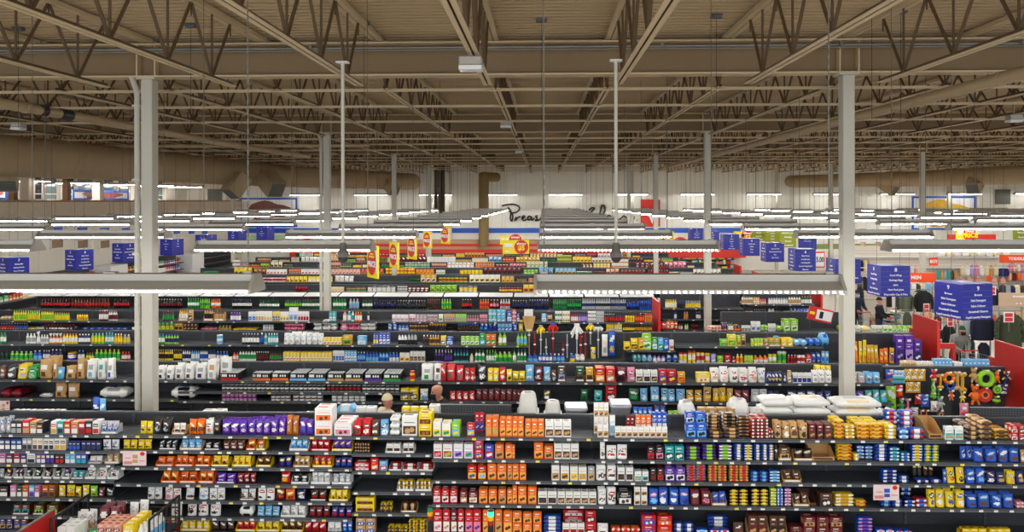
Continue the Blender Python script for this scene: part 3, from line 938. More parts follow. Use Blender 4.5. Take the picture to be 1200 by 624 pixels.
def m_bottle(w, d, h, c, shape):
    r = w / 2
    fin = 'glassy' if shape == 'soda' else 'plastic'
    P = {'soda': [(r * .8, 0), (r, .02 * h), (r, .30 * h), (r, .58 * h), (r * .9, .66 * h), (r * .45, .84 * h), (r * .36, .93 * h)],
         'juice': [(r * .9, 0), (r, .02 * h), (r, .15 * h), (r * .97, .62 * h), (r * .9, .72 * h), (r * .42, .86 * h), (r * .4, .92 * h)],
         'clean': [(r * .9, 0), (r, .03 * h), (r, .2 * h), (r * .92, .6 * h), (r * .85, .7 * h), (r * .4, .82 * h), (r * .36, .88 * h)],
         'spray': [(r * .95, 0), (r, .03 * h), (r, .12 * h), (r * .9, .5 * h), (r * .6, .62 * h), (r * .36, .70 * h), (r * .34, .74 * h)]}[shape]
    b = MB(); b.lathe(P, 10, [0, 0, 1, 0, 0, 0], 0, 0, d / w)
    body = b.mesh('bottle', [pmat(c[0], fin), pmat(c[1], 'paper')])
    k = MB(); z = P[-1][1]; rr = P[-1][0]
    if shape == 'spray':
        k.lathe([(rr * 1.15, z), (rr * 1.15, z + .06 * h), (rr * .8, z + .08 * h)], 8)
        k.box(-rr * .7, rr * .7, -r * 1.15, r * .9, z + .12 * h, .97 * h); k.box(-rr * .5, rr * .5, -r * .2, r * .5, z + .06 * h, .9 * h)
        k.box(-rr * .35, rr * .35, -r * 1.35, -r * 1.15, .9 * h, .96 * h); k.box(-rr * .3, rr * .3, -r * .85, -r * .6, z + .02 * h, z + .14 * h)
        return body, [('trigger_head', k.mesh('trigger_head', [pmat(c[2], 'plastic')]))]
    k.lathe([(rr * 1.12, z), (rr * 1.12, h * .99), (rr, h)], 8)
    return body, [('cap', k.mesh('cap', [pmat(c[2], 'plastic')]))]

def m_jug(w, d, h, c):
    b = MB(); n = 12
    prof = [(.46, 0), (.5, .03), (.5, .45), (.44, .62), (.28, .78), (.17, .85), (.16, .9)]
    V = []
    for k, (r, z) in enumerate(prof):
        for i in range(n):
            t = 2 * PI * (i + .5) / n
            x, y = math.cos(t), math.sin(t)
            x = math.copysign(abs(x) ** .6, x); y = math.copysign(abs(y) ** .6, y)
            sh = .16 * max(0, (z - .45) / .45)
            V.append((x * r * w - sh * w, y * r * d, z * h))
    fs, ms = [], []
    for k in range(len(prof) - 1):
        for i in range(n):
            fs.append((k * n + i, k * n + (i + 1) % n, (k + 1) * n + (i + 1) % n, (k + 1) * n + i)); ms.append(1 if k == 1 and n // 2 <= i else 0)
    b.add(V, fs, ms, True); b.add(V[:n], [tuple(reversed(range(n)))], 0); b.add(V[-n:], [tuple(range(n))], 0)
    b.path([(.0 * w, 0, .83 * h), (.28 * w, 0, .82 * h), (.42 * w, 0, .7 * h), (.42 * w, 0, .5 * h)], .045 * w, 6, 0)
    body = b.mesh('jug', [pmat(c[0], 'plastic'), pmat(c[1], 'paper')])
    k = MB(); k.lathe([(.19 * w, .9 * h), (.19 * w, .985 * h), (.17 * w, h)], 10, 0, -.16 * w)
    return body, [('cap', k.mesh('cap', [pmat(c[2], 'plastic')]))]

def m_can(w, d, h, c):
    r = w / 2; b = MB()
    b.lathe([(r * .94, 0), (r, .03 * h), (r * .97, .08 * h), (r * .97, .35 * h), (r * .97, .62 * h), (r * .97, .92 * h), (r, .97 * h), (r * .95, h), (r * .9, h * .985)], 12, [3, 3, 0, 1, 0, 3, 3, 3])
    return b.mesh('can', [pmat(c[0], 'paper'), pmat(c[1], 'paper'), pmat(c[2], 'paper'), pmat('s', 'foil')])

def m_jar(w, d, h, c):
    r = w / 2; b = MB()
    b.lathe([(r * .9, 0), (r, .03 * h), (r, .2 * h), (r, .6 * h), (r * .95, .74 * h), (r * .8, .8 * h)], 12, [0, 0, 1, 0, 0])
    body = b.mesh('jar', [pmat(c[0], 'glassy'), pmat(c[1], 'paper')])
    k = MB(); k.lathe([(r * .88, .8 * h), (r * .88, .98 * h), (r * .82, h)], 12)
    return body, [('lid', k.mesh('lid', [pmat(c[2], 'plastic')]))]

def m_multi(w, d, h, c):
    """shrink-wrapped tray of cans: printed carton with can tops above"""
    b = MB(); b.cbox(-w / 2, w / 2, -d / 2, d / 2, 0, h * .93, 0, .004)
    b.box(-w / 2 - .001, w / 2 + .001, -d / 2 - .001, -d / 2 + .002, 0, h * .3, 1)
    b.box(-w * .45, -w * .15, -d / 2 - .002, -d / 2 + .001, h * .45, h * .8, 3)
    for i in range(3): b.disc(w * (.02 + .14 * i), -d / 2 - .001, h * .6, w * .05, h * .17, 3, 10)
    for i in range(6):
        for j in range(4):
            b.lathe([(w * .07, h * .93), (w * .07, h)], 8, 4, -w * .41 + i * w * .164, -d * .36 + j * d * .24)
    return b.mesh('multipack', [pmat(c[0]), pmat(c[1]), pmat(c[2]), pmat('w'), pmat('s', 'foil')])

def m_sack(w, d, h, c):
    """big filled sack, slumped"""
    b = MB(); nx, nz = 8, 8
    rnd = random.Random(int(w * 1000) + int(h * 1000))
    V = []
    for side in (-1, 1):
        for j in range(nz + 1):
            v = j / nz
            for i in range(nx + 1):
                u = -1 + 2 * i / nx
                e = max(0, 1 - abs(u) ** 2.6) ** .5
                k = max(.05, math.sin(PI * min(1, .1 + v * .86)) ** .5)
                V.append((u * w / 2 * (1 - .06 * math.sin(PI * v)), side * d / 2 * e * k * (1 + rnd.uniform(-.1, .1)), h * v * (1 + .03 * rnd.uniform(-1, 1) * (v > 0))))
    N = (nx + 1) * (nz + 1); fs, ms = [], []
    for side in (0, 1):
        for j in range(nz):
            for i in range(nx):
                a = side * N + j * (nx + 1) + i; q = (a, a + 1, a + nx + 2, a + nx + 1)
                fs.append(q if side == 0 else tuple(reversed(q)))
                ms.append(1 if side == 0 and 2 <= i < 6 and j in (4, 5) else (2 if side == 0 and 2 <= i < 5 and j in (1, 2) else 0))
    for j in range(nz):
        for i in (0, nx):
            a = j * (nx + 1) + i; q = (a, a + nx + 1, N + a + nx + 1, N + a); fs.append(q if i == 0 else tuple(reversed(q))); ms.append(0)
    for i in range(nx):
        for j in (0, nz):
            a = j * (nx + 1) + i; q = (a, N + a, N + a + 1, a + 1); fs.append(q if j == 0 else tuple(reversed(q))); ms.append(0)
    b.add(V, fs, ms, True)
    return b.mesh('sack', [pmat(c[0], 'paper'), pmat(c[1], 'paper'), pmat(c[2], 'paper')])

def m_lying(w, d, h, c):
    """sack or pack lying flat, pillow shaped"""
    b = MB(); nx, ny = 8, 6
    rnd = random.Random(int(w * 1000) + int(d * 1000))
    V = []
    for side in (0, 1):
        for j in range(ny + 1):
            for i in range(nx + 1):
                u, v = -1 + 2 * i / nx, -1 + 2 * j / ny
                e = (max(0, 1 - abs(u) ** 6) * max(0, 1 - abs(v) ** 6)) ** .3
                z = h / 2 + (1 if side else -1) * h / 2 * (max(e, .42)) * (1 + (rnd.uniform(-.25, .0) if side else 0))
                V.append((u * w / 2, v * d / 2, z))
    N = (nx + 1) * (ny + 1); fs, ms = [], []
    for side in (0, 1):
        for j in range(ny):
            for i in range(nx):
                a = side * N + j * (nx + 1) + i; q = (a, a + 1, a + nx + 2, a + nx + 1)
                fs.append(q if side else tuple(reversed(q))); ms.append(1 if 2 <= i < 6 and j in (2, 3) else (2 if j == 0 and 2 <= i < 6 else 0))
    for j in range(ny):
        for i in (0, nx):
            a = j * (nx + 1) + i; q = (a, a + nx + 1, N + a + nx + 1, N + a); fs.append(q if i else tuple(reversed(q))); ms.append(0)
    for i in range(nx):
        for j in (0, ny):
            a = j * (nx + 1) + i; q = (a, N + a, N + a + 1, a + 1); fs.append(q if j else tuple(reversed(q))); ms.append(0)
    b.add(V, fs, ms, True)
    return b.mesh('sack', [pmat(c[0], 'plastic'), pmat(c[1], 'plastic'), pmat(c[2], 'plastic')])

def m_canister(w, d, h, c):
    r = w / 2; b = MB()
    b.lathe([(r * .97, 0), (r, .03 * h), (r, .25 * h), (r, .7 * h), (r * .98, .84 * h)], 12, [0, 0, 1, 0])
    body = b.mesh('canister', [pmat(c[0], 'plastic'), pmat(c[1], 'paper')])
    k = MB(); k.lathe([(r * 1.02, .84 * h), (r * 1.02, .95 * h), (r * .8, h)], 12)
    return body, [('lid', k.mesh('lid', [pmat(c[2], 'plastic')]))]

# code: (name per gondola default, noun for labels, builder, depth rule, width fill)
KIND = {
    'cb': ('cookie_box', 'cookie box', lambda w, d, h, c: (m_box(w, d, h, c), []), lambda w, h: min(.07, w * .55)),
    'bx': ('snack_box', 'snack box', lambda w, d, h, c: (m_box(w, d, h, c), []), lambda w, h: min(.14, w * .8)),
    'cp': ('cookie_pouch', 'stand-up cookie pouch', lambda w, d, h, c: (m_bag(w, d, h, c, 'paper', True), []), lambda w, h: min(.08, w * .5)),
    'bg': ('candy_bag', 'candy bag', lambda w, d, h, c: (m_bag(w, d, h, c), []), lambda w, h: min(.07, w * .55)),
    'ch': ('chocolate_bar', 'chocolate bar', lambda w, d, h, c: (m_bar(w, d, h, c), []), lambda w, h: .014),
    'bp': ('biscuit_packet', 'biscuit packet', lambda w, d, h, c: (m_pack(w, d, h, c), []), lambda w, h: .14),
    'sk': ('pet_food_bag', 'pet food sack', lambda w, d, h, c: (m_sack(w, d, h, c), []), lambda w, h: min(.16, w * .5)),
    'tp': ('treat_pouch', 'pet treat pouch', lambda w, d, h, c: (m_bag(w, d, h, c, 'foil', True), []), lambda w, h: min(.09, w * .5)),
    'pc': ('pet_food_can', 'pet food can', lambda w, d, h, c: (m_can(w, d, h, c), []), lambda w, h: w),
    'mp': ('can_multipack', 'pet food can multipack', lambda w, d, h, c: (m_multi(w, d, h, c), []), lambda w, h: .2),
    'bt': ('cleaner_bottle', 'cleaner bottle', lambda w, d, h, c: m_bottle(w, d, h, c, 'clean'), lambda w, h: w * .75),
    'jg': ('detergent_jug', 'detergent jug', lambda w, d, h, c: m_jug(w, d, h, c), lambda w, h: w * .7),
    'sp': ('spray_bottle', 'trigger spray bottle', lambda w, d, h, c: m_bottle(w, d, h, c, 'spray'), lambda w, h: w * .7),
    'so': ('soda_bottle', 'soft drink bottle', lambda w, d, h, c: m_bottle(w, d, h, c, 'soda'), lambda w, h: w),
    'ju': ('juice_bottle', 'juice bottle', lambda w, d, h, c: m_bottle(w, d, h, c, 'juice'), lambda w, h: w),
    'jr': ('jar', 'lidded jar', lambda w, d, h, c: m_jar(w, d, h, c), lambda w, h: w),
    'cn': ('food_can', 'food can', lambda w, d, h, c: (m_can(w, d, h, c), []), lambda w, h: w),
    'ck': ('wipes_canister', 'round canister', lambda w, d, h, c: m_canister(w, d, h, c), lambda w, h: w),
    'hb': ('household_box', 'household carton', lambda w, d, h, c: (m_box(w, d, h, c), []), lambda w, h: min(.16, w * .9)),
    'hp': ('refill_pouch', 'refill pouch', lambda w, d, h, c: (m_bag(w, d, h, c, 'foil', True), []), lambda w, h: min(.1, w * .5)),
    'ly': ('soft_pack', 'soft flat pack', lambda w, d, h, c: (m_lying(w, d, h, c), []), lambda w, h: .3),
    'ls': ('white_sack', 'lying sack', lambda w, d, h, c: (m_lying(w, d, h, c), []), lambda w, h: .45),
    'cx': ('cereal_box', 'cereal box', lambda w, d, h, c: (m_box(w, d, h, c), []), lambda w, h: .08),
    'cr': ('cracker_box', 'cracker box', lambda w, d, h, c: (m_box(w, d, h, c), []), lambda w, h: .1),
    'sn': ('chip_bag', 'chip bag', lambda w, d, h, c: (m_bag(w, d, h, c), []), lambda w, h: min(.1, w * .5)),
    'fl': ('flour_bag', 'paper bag', lambda w, d, h, c: (m_bag(w, d, h, c, 'paper', True), []), lambda w, h: min(.12, w * .7)),
    'sj': ('sauce_jar', 'sauce jar', lambda w, d, h, c: m_jar(w, d, h, c), lambda w, h: w),
    'tn': ('coffee_canister', 'coffee canister', lambda w, d, h, c: m_canister(w, d, h, c), lambda w, h: w),
    'jc': ('juice_carton', 'drink carton', lambda w, d, h, c: (m_box(w, d, h, c), []), lambda w, h: w),
    'tb': ('plastic_tub', 'plastic tub', lambda w, d, h, c: m_canister(w, d, h, c), lambda w, h: w),
}
_pm = {}
CLUSTERS = []       # pending labels: dict per cluster
COUNT = {}
def proto(kind, w, d, h, c):
    k = (kind, round(w, 3), round(d, 3), round(h, 3), c)
    if k not in _pm:
        _pm[k] = KIND[kind][2](k[1], k[2], k[3], c)
    return _pm[k]

def spawn(kind, w, d, h, c, x, y, z, rz=0.0, name=None, parts=True):
    body, parts_ = proto(kind, w, d, h, c)
    n = name or KIND[kind][0]
    o = put(body, n, None, (x, y, z), rz)
    if parts:
        for (pn, pmsh) in parts_:
            put(pmsh, pn, o)
    COUNT[n] = COUNT.get(n, 0) + 1
    return o

def desc(kind, c, noun=None):
    n = noun or KIND[kind][1]
    a, b2 = PAL[c[0]][1], PAL[c[1]][1]
    return ('%s-and-%s %s' % (a, b2, n)) if a != b2 else '%s %s' % (a, n)

def cluster(kind, c, x0, x1, n, h, yf, z, deep=1, stack=1, tray=None, where='', name=None, noun=None, gap=.05, dep=None, jit=.03, parts=True):
    """n facings between x0 and x1 on a surface at height z, fronts at yf"""
    objs = []
    pitch = (x1 - x0) / n
    hh = h / stack
    w = pitch * (1 - gap)
    if kind in ('bt', 'so', 'ju', 'sp', 'jr', 'cn', 'pc', 'ck', 'sj', 'tn', 'tb'):
        w = min(w, hh * 1.2)
    d = dep if dep else KIND[kind][3](w, hh)
    z0 = z + .0008
    if tray:
        td = max(.16, d * deep * 1.1 + .03); tw = (x1 - x0) * .98
        tm = _pm.setdefault(('tray', round(tw, 3), round(td, 3), round(h * .72, 3), tray), None) or m_tray(tw, td, h * .72, (tray, 'w'))
        _pm[('tray', round(tw, 3), round(td, 3), round(h * .72, 3), tray)] = tm
        t = put(tm, 'display_carton', None, ((x0 + x1) / 2, yf + td / 2, z0))
        CLUSTERS.append(dict(objs=[(t, 0, 0, 0)], d='%s tray of %s' % (PAL[tray][1], {'bg': 'candy bags', 'cp': 'pouches', 'cb': 'boxes', 'ch': 'bars', 'bp': 'packets', 'tp': 'pouches', 'bx': 'boxes'}.get(kind, 'packs')), where=where, n=1, deep=1, stack=1, cat='carton', x=x0))
        COUNT['display_carton'] = COUNT.get('display_carton', 0) + 1
        z0 += .006; yf += .014
        pitch = (x1 - x0 - .03) / n; w = pitch * (1 - gap); x0 = x0 + .015
        d = min(d, td / deep * .85)
    rnd = random.Random(int(x0 * 997) + int(z * 131))
    for j in range(deep):
        for i in range(n):
            for k in range(stack):
                x = x0 + (i + .5) * pitch + rnd.uniform(-1, 1) * jit * .3 * pitch * gap * 6
                y = yf + d / 2 + j * d * 1.12 + rnd.uniform(0, .1) * d * (0 if deep > 1 else 1)
                a = rnd.uniform(-1, 1) * jit
                o = spawn(kind, w * .985, d, hh * .985, c, x, y, z0 + k * hh, a if stack == 1 else a * .4, name, parts)
                if kind in ('bg', 'cp', 'tp', 'sk', 'sn', 'hp') and stack == 1:
                    o.rotation_euler = (-rnd.uniform(.0, .13), rnd.uniform(-1, 1) * .035, rnd.uniform(-1, 1) * .1)
                    o.scale = (1, 1, rnd.uniform(.92, 1.03)); o.location.z += .004
                objs.append((o, i, j, k))
    CLUSTERS.append(dict(objs=objs, d=desc(kind, c, noun), where=where, n=n, deep=deep, stack=stack, cat=(noun or KIND[kind][1]).split()[-1], x=x0))
    return objs

def shelf_table(text, ox, yp, z, where, scale=3.9, names=None, back=0.0):
    """lines: x0 x1 n h kind c1 c2 c3 [d2] [s3] [Tc] [i0.1]; x and h in the units of the measured strip"""
    yf = yp - SD + .03 + back
    low = not where.startswith('top')
    for line in text.strip().split('\n'):
        t = line.split()
        if len(t) < 6 or t[0].startswith('#'): continue
        x0, x1, n, h = float(t[0]), float(t[1]), int(t[2]), float(t[3])
        kind = t[4]; cs = []; deep = stack = 1; tray = None; inset = 0.0; dep = None
        for q in t[5:]:
            if q in PAL: cs.append(q)
            elif q[0] == 'd' and q[1:].isdigit(): deep = int(q[1:])
            elif q[0] == 's' and q[1:].isdigit(): stack = int(q[1:])
            elif q[0] == 'T': tray = q[1:]
            elif q[0] == 'i': inset = float(q[1:])
            elif q[0] == 'D': dep = float(q[1:])
        if low and kind == 'bp': deep = 1
        while len(cs) < 3: cs.append(cs[-1] if len(cs) < 2 else 'br')
        nm = noun = None
        if names and kind in names: nm, noun = names[kind]
        if kind == 'bp' and cs[0] in ('b', 'db', 'p', 't', 'lb', 'lg'): nm, noun = 'cookie_packet', 'cookie packet'
        y = yf + inset
        xa, xb = wx(ox + x0 / scale, y + .03), wx(ox + x1 / scale, y + .03)
        hm = h / scale * (y + .03) / F
        cluster(kind, tuple(cs[:3]), xa, xb, n, hm, y, z, deep, stack, tray, where, nm, noun, dep=dep)

def finish_labels():
    print({k: v for k, v in sorted(COUNT.items(), key=lambda p: -p[1])})
    """gives every product its own label: place in its run, what it is, where it stands, its neighbour"""
    by = {}
    for q in CLUSTERS: by.setdefault(q['where'], []).append(q)
    seen = {}
    for where, L in by.items():
        L.sort(key=lambda q: q['x'])
        m = len(L)
        for i, q in enumerate(L):
            nb = L[i - 1]['d'] if i > 0 else (L[i + 1]['d'] if i + 1 < m else '')
            nb2 = L[i + 1]['d'] if i + 1 < m else ''
            q['nb'] = nb
            q['key'] = (where, q['d'], nb)
            seen.setdefault(q['key'], []).append(q)
    for key, L in seen.items():
        for r, q in enumerate(L):
            where, d, nb = key
            tail = ' beside ' + ((nb.split()[0] + ' tray') if ' tray of ' in nb else ' '.join(nb.split()[:1] + nb.split()[-2:])) if nb else ''
            run = ''
            grp = ('%s%ss on the %s%s' % ('' if len(L) == 1 else ordinal(r + 1) + ' run of ', d, where, tail))[:110]
            for (o, i, j, k) in q['objs']:
                pos = [] if len(L) == 1 else [ordinal(r + 1) + '-such']
                if q['n'] > 1: pos.append(ordinal(i + 1) + '-from-left')
                if q['deep'] > 1: pos.append('front-row' if j == 0 else ordinal(j + 1) + '-row')
                if q['stack'] > 1: pos.append('bottom' if k == 0 else ('topmost' if k == q['stack'] - 1 else ordinal(k + 1) + '-up'))
                lab = ' '.join(pos + [d]) + run + ', ' + where + tail
                wds = lab.split()
                if len(wds) > 16:
                    lab = ' '.join(pos + [d]) + run + ', ' + where + (' by ' + nb.split()[0] if nb else '')
                    lab = ' '.join(lab.split()[:16])
                o['label'] = lab; o['category'] = q['cat']; o['group'] = grp
# ------------------------------------------------------------------ front gondola
FG = 'shelf of front gondola'
A1, A2, A3, A4, A5, A6 = ['%s %s' % (q, FG) for q in ('top', 'second', 'third', 'fourth', 'fifth', 'sixth')]
AB = 'base deck of front gondola'
ZB = .19
def A(text, ox, z, where): shelf_table(text, ox, YA, z, where)
# left part (uprights left of the left column)
A('''0 52 2 75 bg gy b w d2
54 104 2 58 ch k w gy d9
106 140 1 62 ch r w tn d10
141 170 1 56 ch tn br w d10
171 200 1 52 ch k am w d10
236 262 1 58 ch w r gd d9
264 294 1 58 ch t w k d9
296 326 1 58 ch r gd w d10
328 360 1 56 ch tn r w d10
362 392 1 58 ch r w dr d10
394 424 1 60 ch k s r d10
426 456 1 60 ch w k r d10
460 540 3 55 bg s p b d2 Tgy
''', 0, L1[0], A1)
A('''0 52 2 52 ch db s w d5
54 104 2 52 ch db lb w d5
106 150 2 54 ch gy w k d5
152 200 2 54 ch w gd br d5
203 250 2 52 ch w br k d5
252 304 2 54 ch w br gd d5
316 370 3 44 ch db k b d4
375 465 4 46 ch k b db d4
470 545 2 48 bg w b db
''', 0, L1[1], A2)
A('''0 30 1 46 ch pk p w d4
32 62 1 46 ch br p w d4
66 96 1 46 ch r db w d4
98 124 1 46 ch db p w d4
126 165 1 46 ch w gy k d4
170 212 2 46 ch p y w d4
214 252 2 46 ch db w p d4
256 296 2 44 ch k dr r d4
300 348 2 46 ch lb t w d4
350 398 2 46 ch b w t d4
402 470 2 30 bg w pk r Tgy
480 548 2 46 bg tn k w Tcr
''', 0, L1[2], A3)
A('''0 20 1 44 bg gy k w
24 58 1 46 bg k o w Tw
64 110 2 46 bg k pk w Tw
114 150 1 46 bg k lb w Tw
152 192 1 46 bg k lg w Tw
196 240 1 46 bg k pk w Tw
246 280 1 46 bg k lg w Tw
284 322 1 46 bg db r w Tw
326 386 2 36 bg t r w Tgy
390 438 1 50 bg w k br Tw
442 489 1 50 bg w k r Tw
492 544 1 50 bg w k br Tw
''', 0, L1[3], A4)
A('''0 40 1 50 ch k br w d4
50 78 1 54 ch pk lv w d5
80 104 1 54 ch dg k w d5
106 132 1 54 ch o br w d5
136 160 1 54 ch lb w p d5
162 184 1 52 ch pk dr w d5
196 224 1 56 ch am o k d6
226 254 1 56 ch am br k d6
266 298 1 52 bg y br w
302 340 1 54 bg y br r
344 372 1 52 bg y w br
376 408 1 54 bg y br w
410 445 1 50 bg lg y br
450 478 1 45 bg dr k w
482 522 1 48 bg k w gy
''', 0, L1[4], A5)
A('''55 140 2 44 bx br t k Tbr
150 206 1 44 bx br lg k Tbr
208 270 1 44 bx br lg k Tbr
''', 0, L1[5], A6)
A('''0 60 2 50 bx db tn k
64 130 2 50 bx br b tn
''', 0, ZB, AB)
# bays behind the left column
A('''640 698 2 58 bg y gd br
702 780 2 72 bg k br s d2
786 850 2 48 bg w tn br Ttn
862 930 2 68 bg o y br d2
936 975 1 66 bg w br o d3
976 1008 1 80 bg k br tn d3
1012 1090 2 70 bg p w lv d3
1092 1170 2 70 bg p b w d3
''', 0, TOP, A1)
A('''0 66 2 74 bg p w lv d3
68 134 2 78 bg p lv w d3
138 194 2 88 bg am br tn d2
197 262 2 72 bg p w b d2
267 350 1 126 bx w o br s2 d2
356 440 1 58 bx w pk br d3
''', 300, TOP, A1)
A('''562 626 2 46 bg y gd k
628 692 2 46 bg y o br
722 815 3 44 bg k s w Tk
822 925 3 44 bg lb b w Tcr
930 1010 2 40 bg k dr w Tdk
1018 1115 3 46 bg br r w d2
1125 1170 1 50 bg o y br To
''', 0, L2[1], A2)
A('''0 44 1 50 bg am o w Ty
152 240 3 48 bg lb w b Tw
248 340 3 48 bg r w dr Tr
346 440 3 48 bg p y db Ty
''', 300, L2[1], A2)
A('''712 796 2 40 bg o r br To
800 888 3 44 bg o r br To
892 962 2 46 bg o y br To
966 1046 2 44 bg y o br Ty
1060 1150 3 48 bg y gd r Ty
''', 0, L2[2], A3)
A('''0 70 2 46 bg br y k Ty
104 164 2 48 bg db y p
170 250 3 46 bg tn w br Ttn
258 350 3 50 bg r br y Ty
360 440 3 46 bg db r b
''', 300, L2[2], A3)
A('''736 815 2 52 bg o y br To
818 900 2 50 bg o r br To
904 980 2 54 bg o y br To
984 1080 2 44 bg p lv w Tp
1084 1170 3 50 bg dr r w
''', 0, L2[3], A4)
A('''112 156 1 54 bg r w y
160 242 2 46 bg k w s Tw
250 340 3 48 bg w k s Tw
346 436 3 46 bg s k w Tw
''', 300, L2[3], A4)
A('''672 740 2 54 cp w lb br
752 828 2 54 cp w r pk
845 885 1 50 cp w lb br
906 950 1 52 cp w gy lb
955 1028 2 54 cp w gy br
1092 1170 2 46 bg w k br Tbr
''', 0, L2[4], A5)
A('''6 84 2 58 cp w r k
88 130 1 58 bg dr y o
133 178 1 54 bg o y dr
182 228 1 52 bg db y w
242 326 2 48 bg br k r Tk
332 422 3 48 bg y gd br Ty
''', 300, L2[4], A5)
A('''776 830 1 56 cp w gy dr
852 896 1 58 cp w r k
902 950 1 58 cp w r dr
956 1006 1 58 cp w r k
1094 1158 1 50 ly w gy k D.14
''', 0, L2[5], A6)
A('''2 106 3 48 bg lb br w
112 228 3 48 bg w p gy Tw
240 336 3 52 bg dr k r
342 440 3 50 bg db p r
''', 300, L2[5], A6)
A('''700 815 3 50 bg r t w
822 960 4 52 bg y br w Ty
966 1070 3 52 bg k w br
1076 1170 3 50 bg r y dr Ty
''', 0, ZB, AB)
A('''0 108 3 52 bg y k br Ty
112 216 3 52 bg br y k Ty
222 320 3 52 bg r w dr
324 390 2 50 bg w s gy
394 440 2 48 bg b w lb
''', 300, ZB, AB)
# narrow bay of trays
A('''446 482 1 70 cp r w br d3
484 524 1 70 cp r br w d3
527 564 1 72 cp br lb w d2
566 604 1 72 cp lb br w d2
612 656 1 92 ly w br s s3 D.18
664 738 1 92 bx w br tn
742 804 1 104 bx y br am s2 d2
''', 300, TOP, A1)
A('''450 520 3 46 bp br k tn s3
590 664 2 40 bx w br k Tw
668 724 2 42 bx w br k Tw
''', 300, L3[1], A2)
A('''448 520 1 36 bx r w dr s2
523 560 1 56 bx r o w
563 600 1 44 bx lb r w
606 664 1 30 bp r w dr s2 Tw
668 738 1 30 bp dr w r s2 Tw
742 810 1 30 bp r w dr s2 Tw
''', 300, L3[2], A3)
A('''642 720 2 44 bp y br w s2 Tw
726 802 2 44 bp y br w s2 Tw
''', 300, L3[3], A4)
A('''452 542 1 66 bx y br r s2
566 620 2 40 bp y k br s2
660 734 2 40 bp br tn k Ttn
''', 300, L3[4], A5)
A('''455 545 2 66 bx tn b w s2
600 690 3 30 bp y k br s2
695 790 3 60 bp y k gd s4
''', 300, ZB, AB)
# long cookie bays
A('''808 845 1 66 cb w y g d3
848 890 1 60 cb w y g d3
893 932 1 62 cb lg lb y d3
962 1000 1 62 cb r lb y
1000 1042 2 92 cb r b w i.22
1048 1108 2 90 cb o tn gd d3
1112 1170 2 84 cb o lo br d3
''', 300, TOP, A1)
A('''0 52 2 84 cb o lo br d3
58 146 3 72 cb o lo br d3
150 270 3 72 cb w br tn d2
388 440 2 60 cb w tn br d2
372 440 3 140 cb w tn br s2 i.2
444 470 1 92 cb w lb tn i.1
468 708 9 50 cb w tn br
520 558 2 82 cb dr r w i.2
562 634 3 86 cb o w w i.2
638 706 3 98 cb b w db i.2
792 888 2 68 cb b lb k
790 832 1 100 bx b w db s2 i.2
834 884 1 96 bx b lb k s2 i.2
896 962 1 30 bp br tn k s2
968 1040 1 46 bp br tn k s3
890 952 1 88 bp br tn k s6 i.2
958 1022 1 92 bp br k tn s6 i.2
1028 1086 1 90 bp k br tn s6 i.1
1090 1170 2 90 bp r br w s6 d2
''', 600, TOP, A1)
A('''0 20 1 40 bp r br w s2
28 58 1 76 cp tn br k d3
62 98 1 74 cp tn br w d3
100 136 1 74 cp tn k br d3
140 178 1 74 cp tn br k d3
182 214 1 70 cb dr br tn d3
218 250 1 68 cb dr k tn d3
253 290 1 68 cb br dr tn d3
296 345 1 86 bp y gd r s5 d2
348 395 1 62 bp y gd w s4
402 522 2 70 bp y gd r s4 d3
528 584 1 64 bp y w gd s4 d2
532 590 1 104 bp b r w s5 i.28
592 640 1 46 bp b lb w s2
642 710 1 48 bp b w r s2
598 662 1 110 bp b w r s5 i.2
803 845 1 60 cb w t tn
848 888 1 60 cb w t tn
905 960 1 60 bp br tn k s3 d3
966 1022 1 84 bp tn br k s4 d3
1028 1098 1 46 bp gd br k s3 d2
1104 1136 1 66 bx r w dr s2 d2
1138 1170 1 66 bx r k w s2 d2
''', 900, TOP, A1)
A('''810 850 1 66 cb w r pk d2
853 898 1 66 cb w r lg d2
901 946 1 68 cb w lv p d2
949 992 1 66 cb w lv g d2
995 1040 1 84 cb r b y s2 d2
1044 1086 1 64 cb b r w d2
1090 1132 1 66 cb o tn br d2
1138 1170 1 66 cb o lo br d2
''', 300, LR[1], A2)
A('''0 12 1 64 cb o lo br
98 142 1 74 cb o lo br d2
145 187 1 60 cb o tn br d2
190 304 3 72 cb w br tn d2
400 424 1 76 cp w s br
428 526 2 66 cp w br r
616 650 1 62 cb k r dr
654 692 1 62 cb k pk dr
696 738 1 64 cb t k w d2
740 784 1 64 cb t k w d2
790 862 1 60 bp p lg k s4 d2
866 934 1 70 bp p lg k s5 d2
938 1006 1 70 bp p lg w s5 d2
1012 1054 1 72 bp b w k s6 d2
1056 1098 1 72 bp b y w s6 d2
1104 1170 2 72 bp b w k s6 d2
''', 600, LR[1], A2)
A('''0 24 1 72 bp b w gd s6
27 41 1 70 cp k w br
100 60 0 0 cb w
42 104 1 60 bx br tn k Ttn
112 206 2 54 bg k tn br Ttn
312 384 1 76 bp y gd r s5 d2
388 412 1 34 bp y w gd s2
400 476 2 60 bp b lb w s4 i.1
486 546 1 76 bp b w db s5
549 600 1 64 bp b t w s4
602 646 1 40 bp t b w s3
650 705 1 76 bp b y w s6
708 778 2 76 bp b y lg s6
872 930 2 64 cp b db w i.1
936 986 1 62 cp b w br d2
992 1046 1 62 cp b lb br d2
1050 1096 1 62 cp b w br d2
1100 1146 1 62 cp b lb br d2
1150 1170 1 60 cp tn br w
'''.replace('100 60 0 0 cb w\n', ''), 900, LR[1], A2)
A('''965 1008 1 66 cb r y b d2
1011 1052 1 66 cb r y lb d2
1056 1098 1 74 cb o lo br d2
1100 1144 1 74 cb o lo br d2
1147 1170 1 74 cb o tn br d2
''', 300, LR[2], A3)
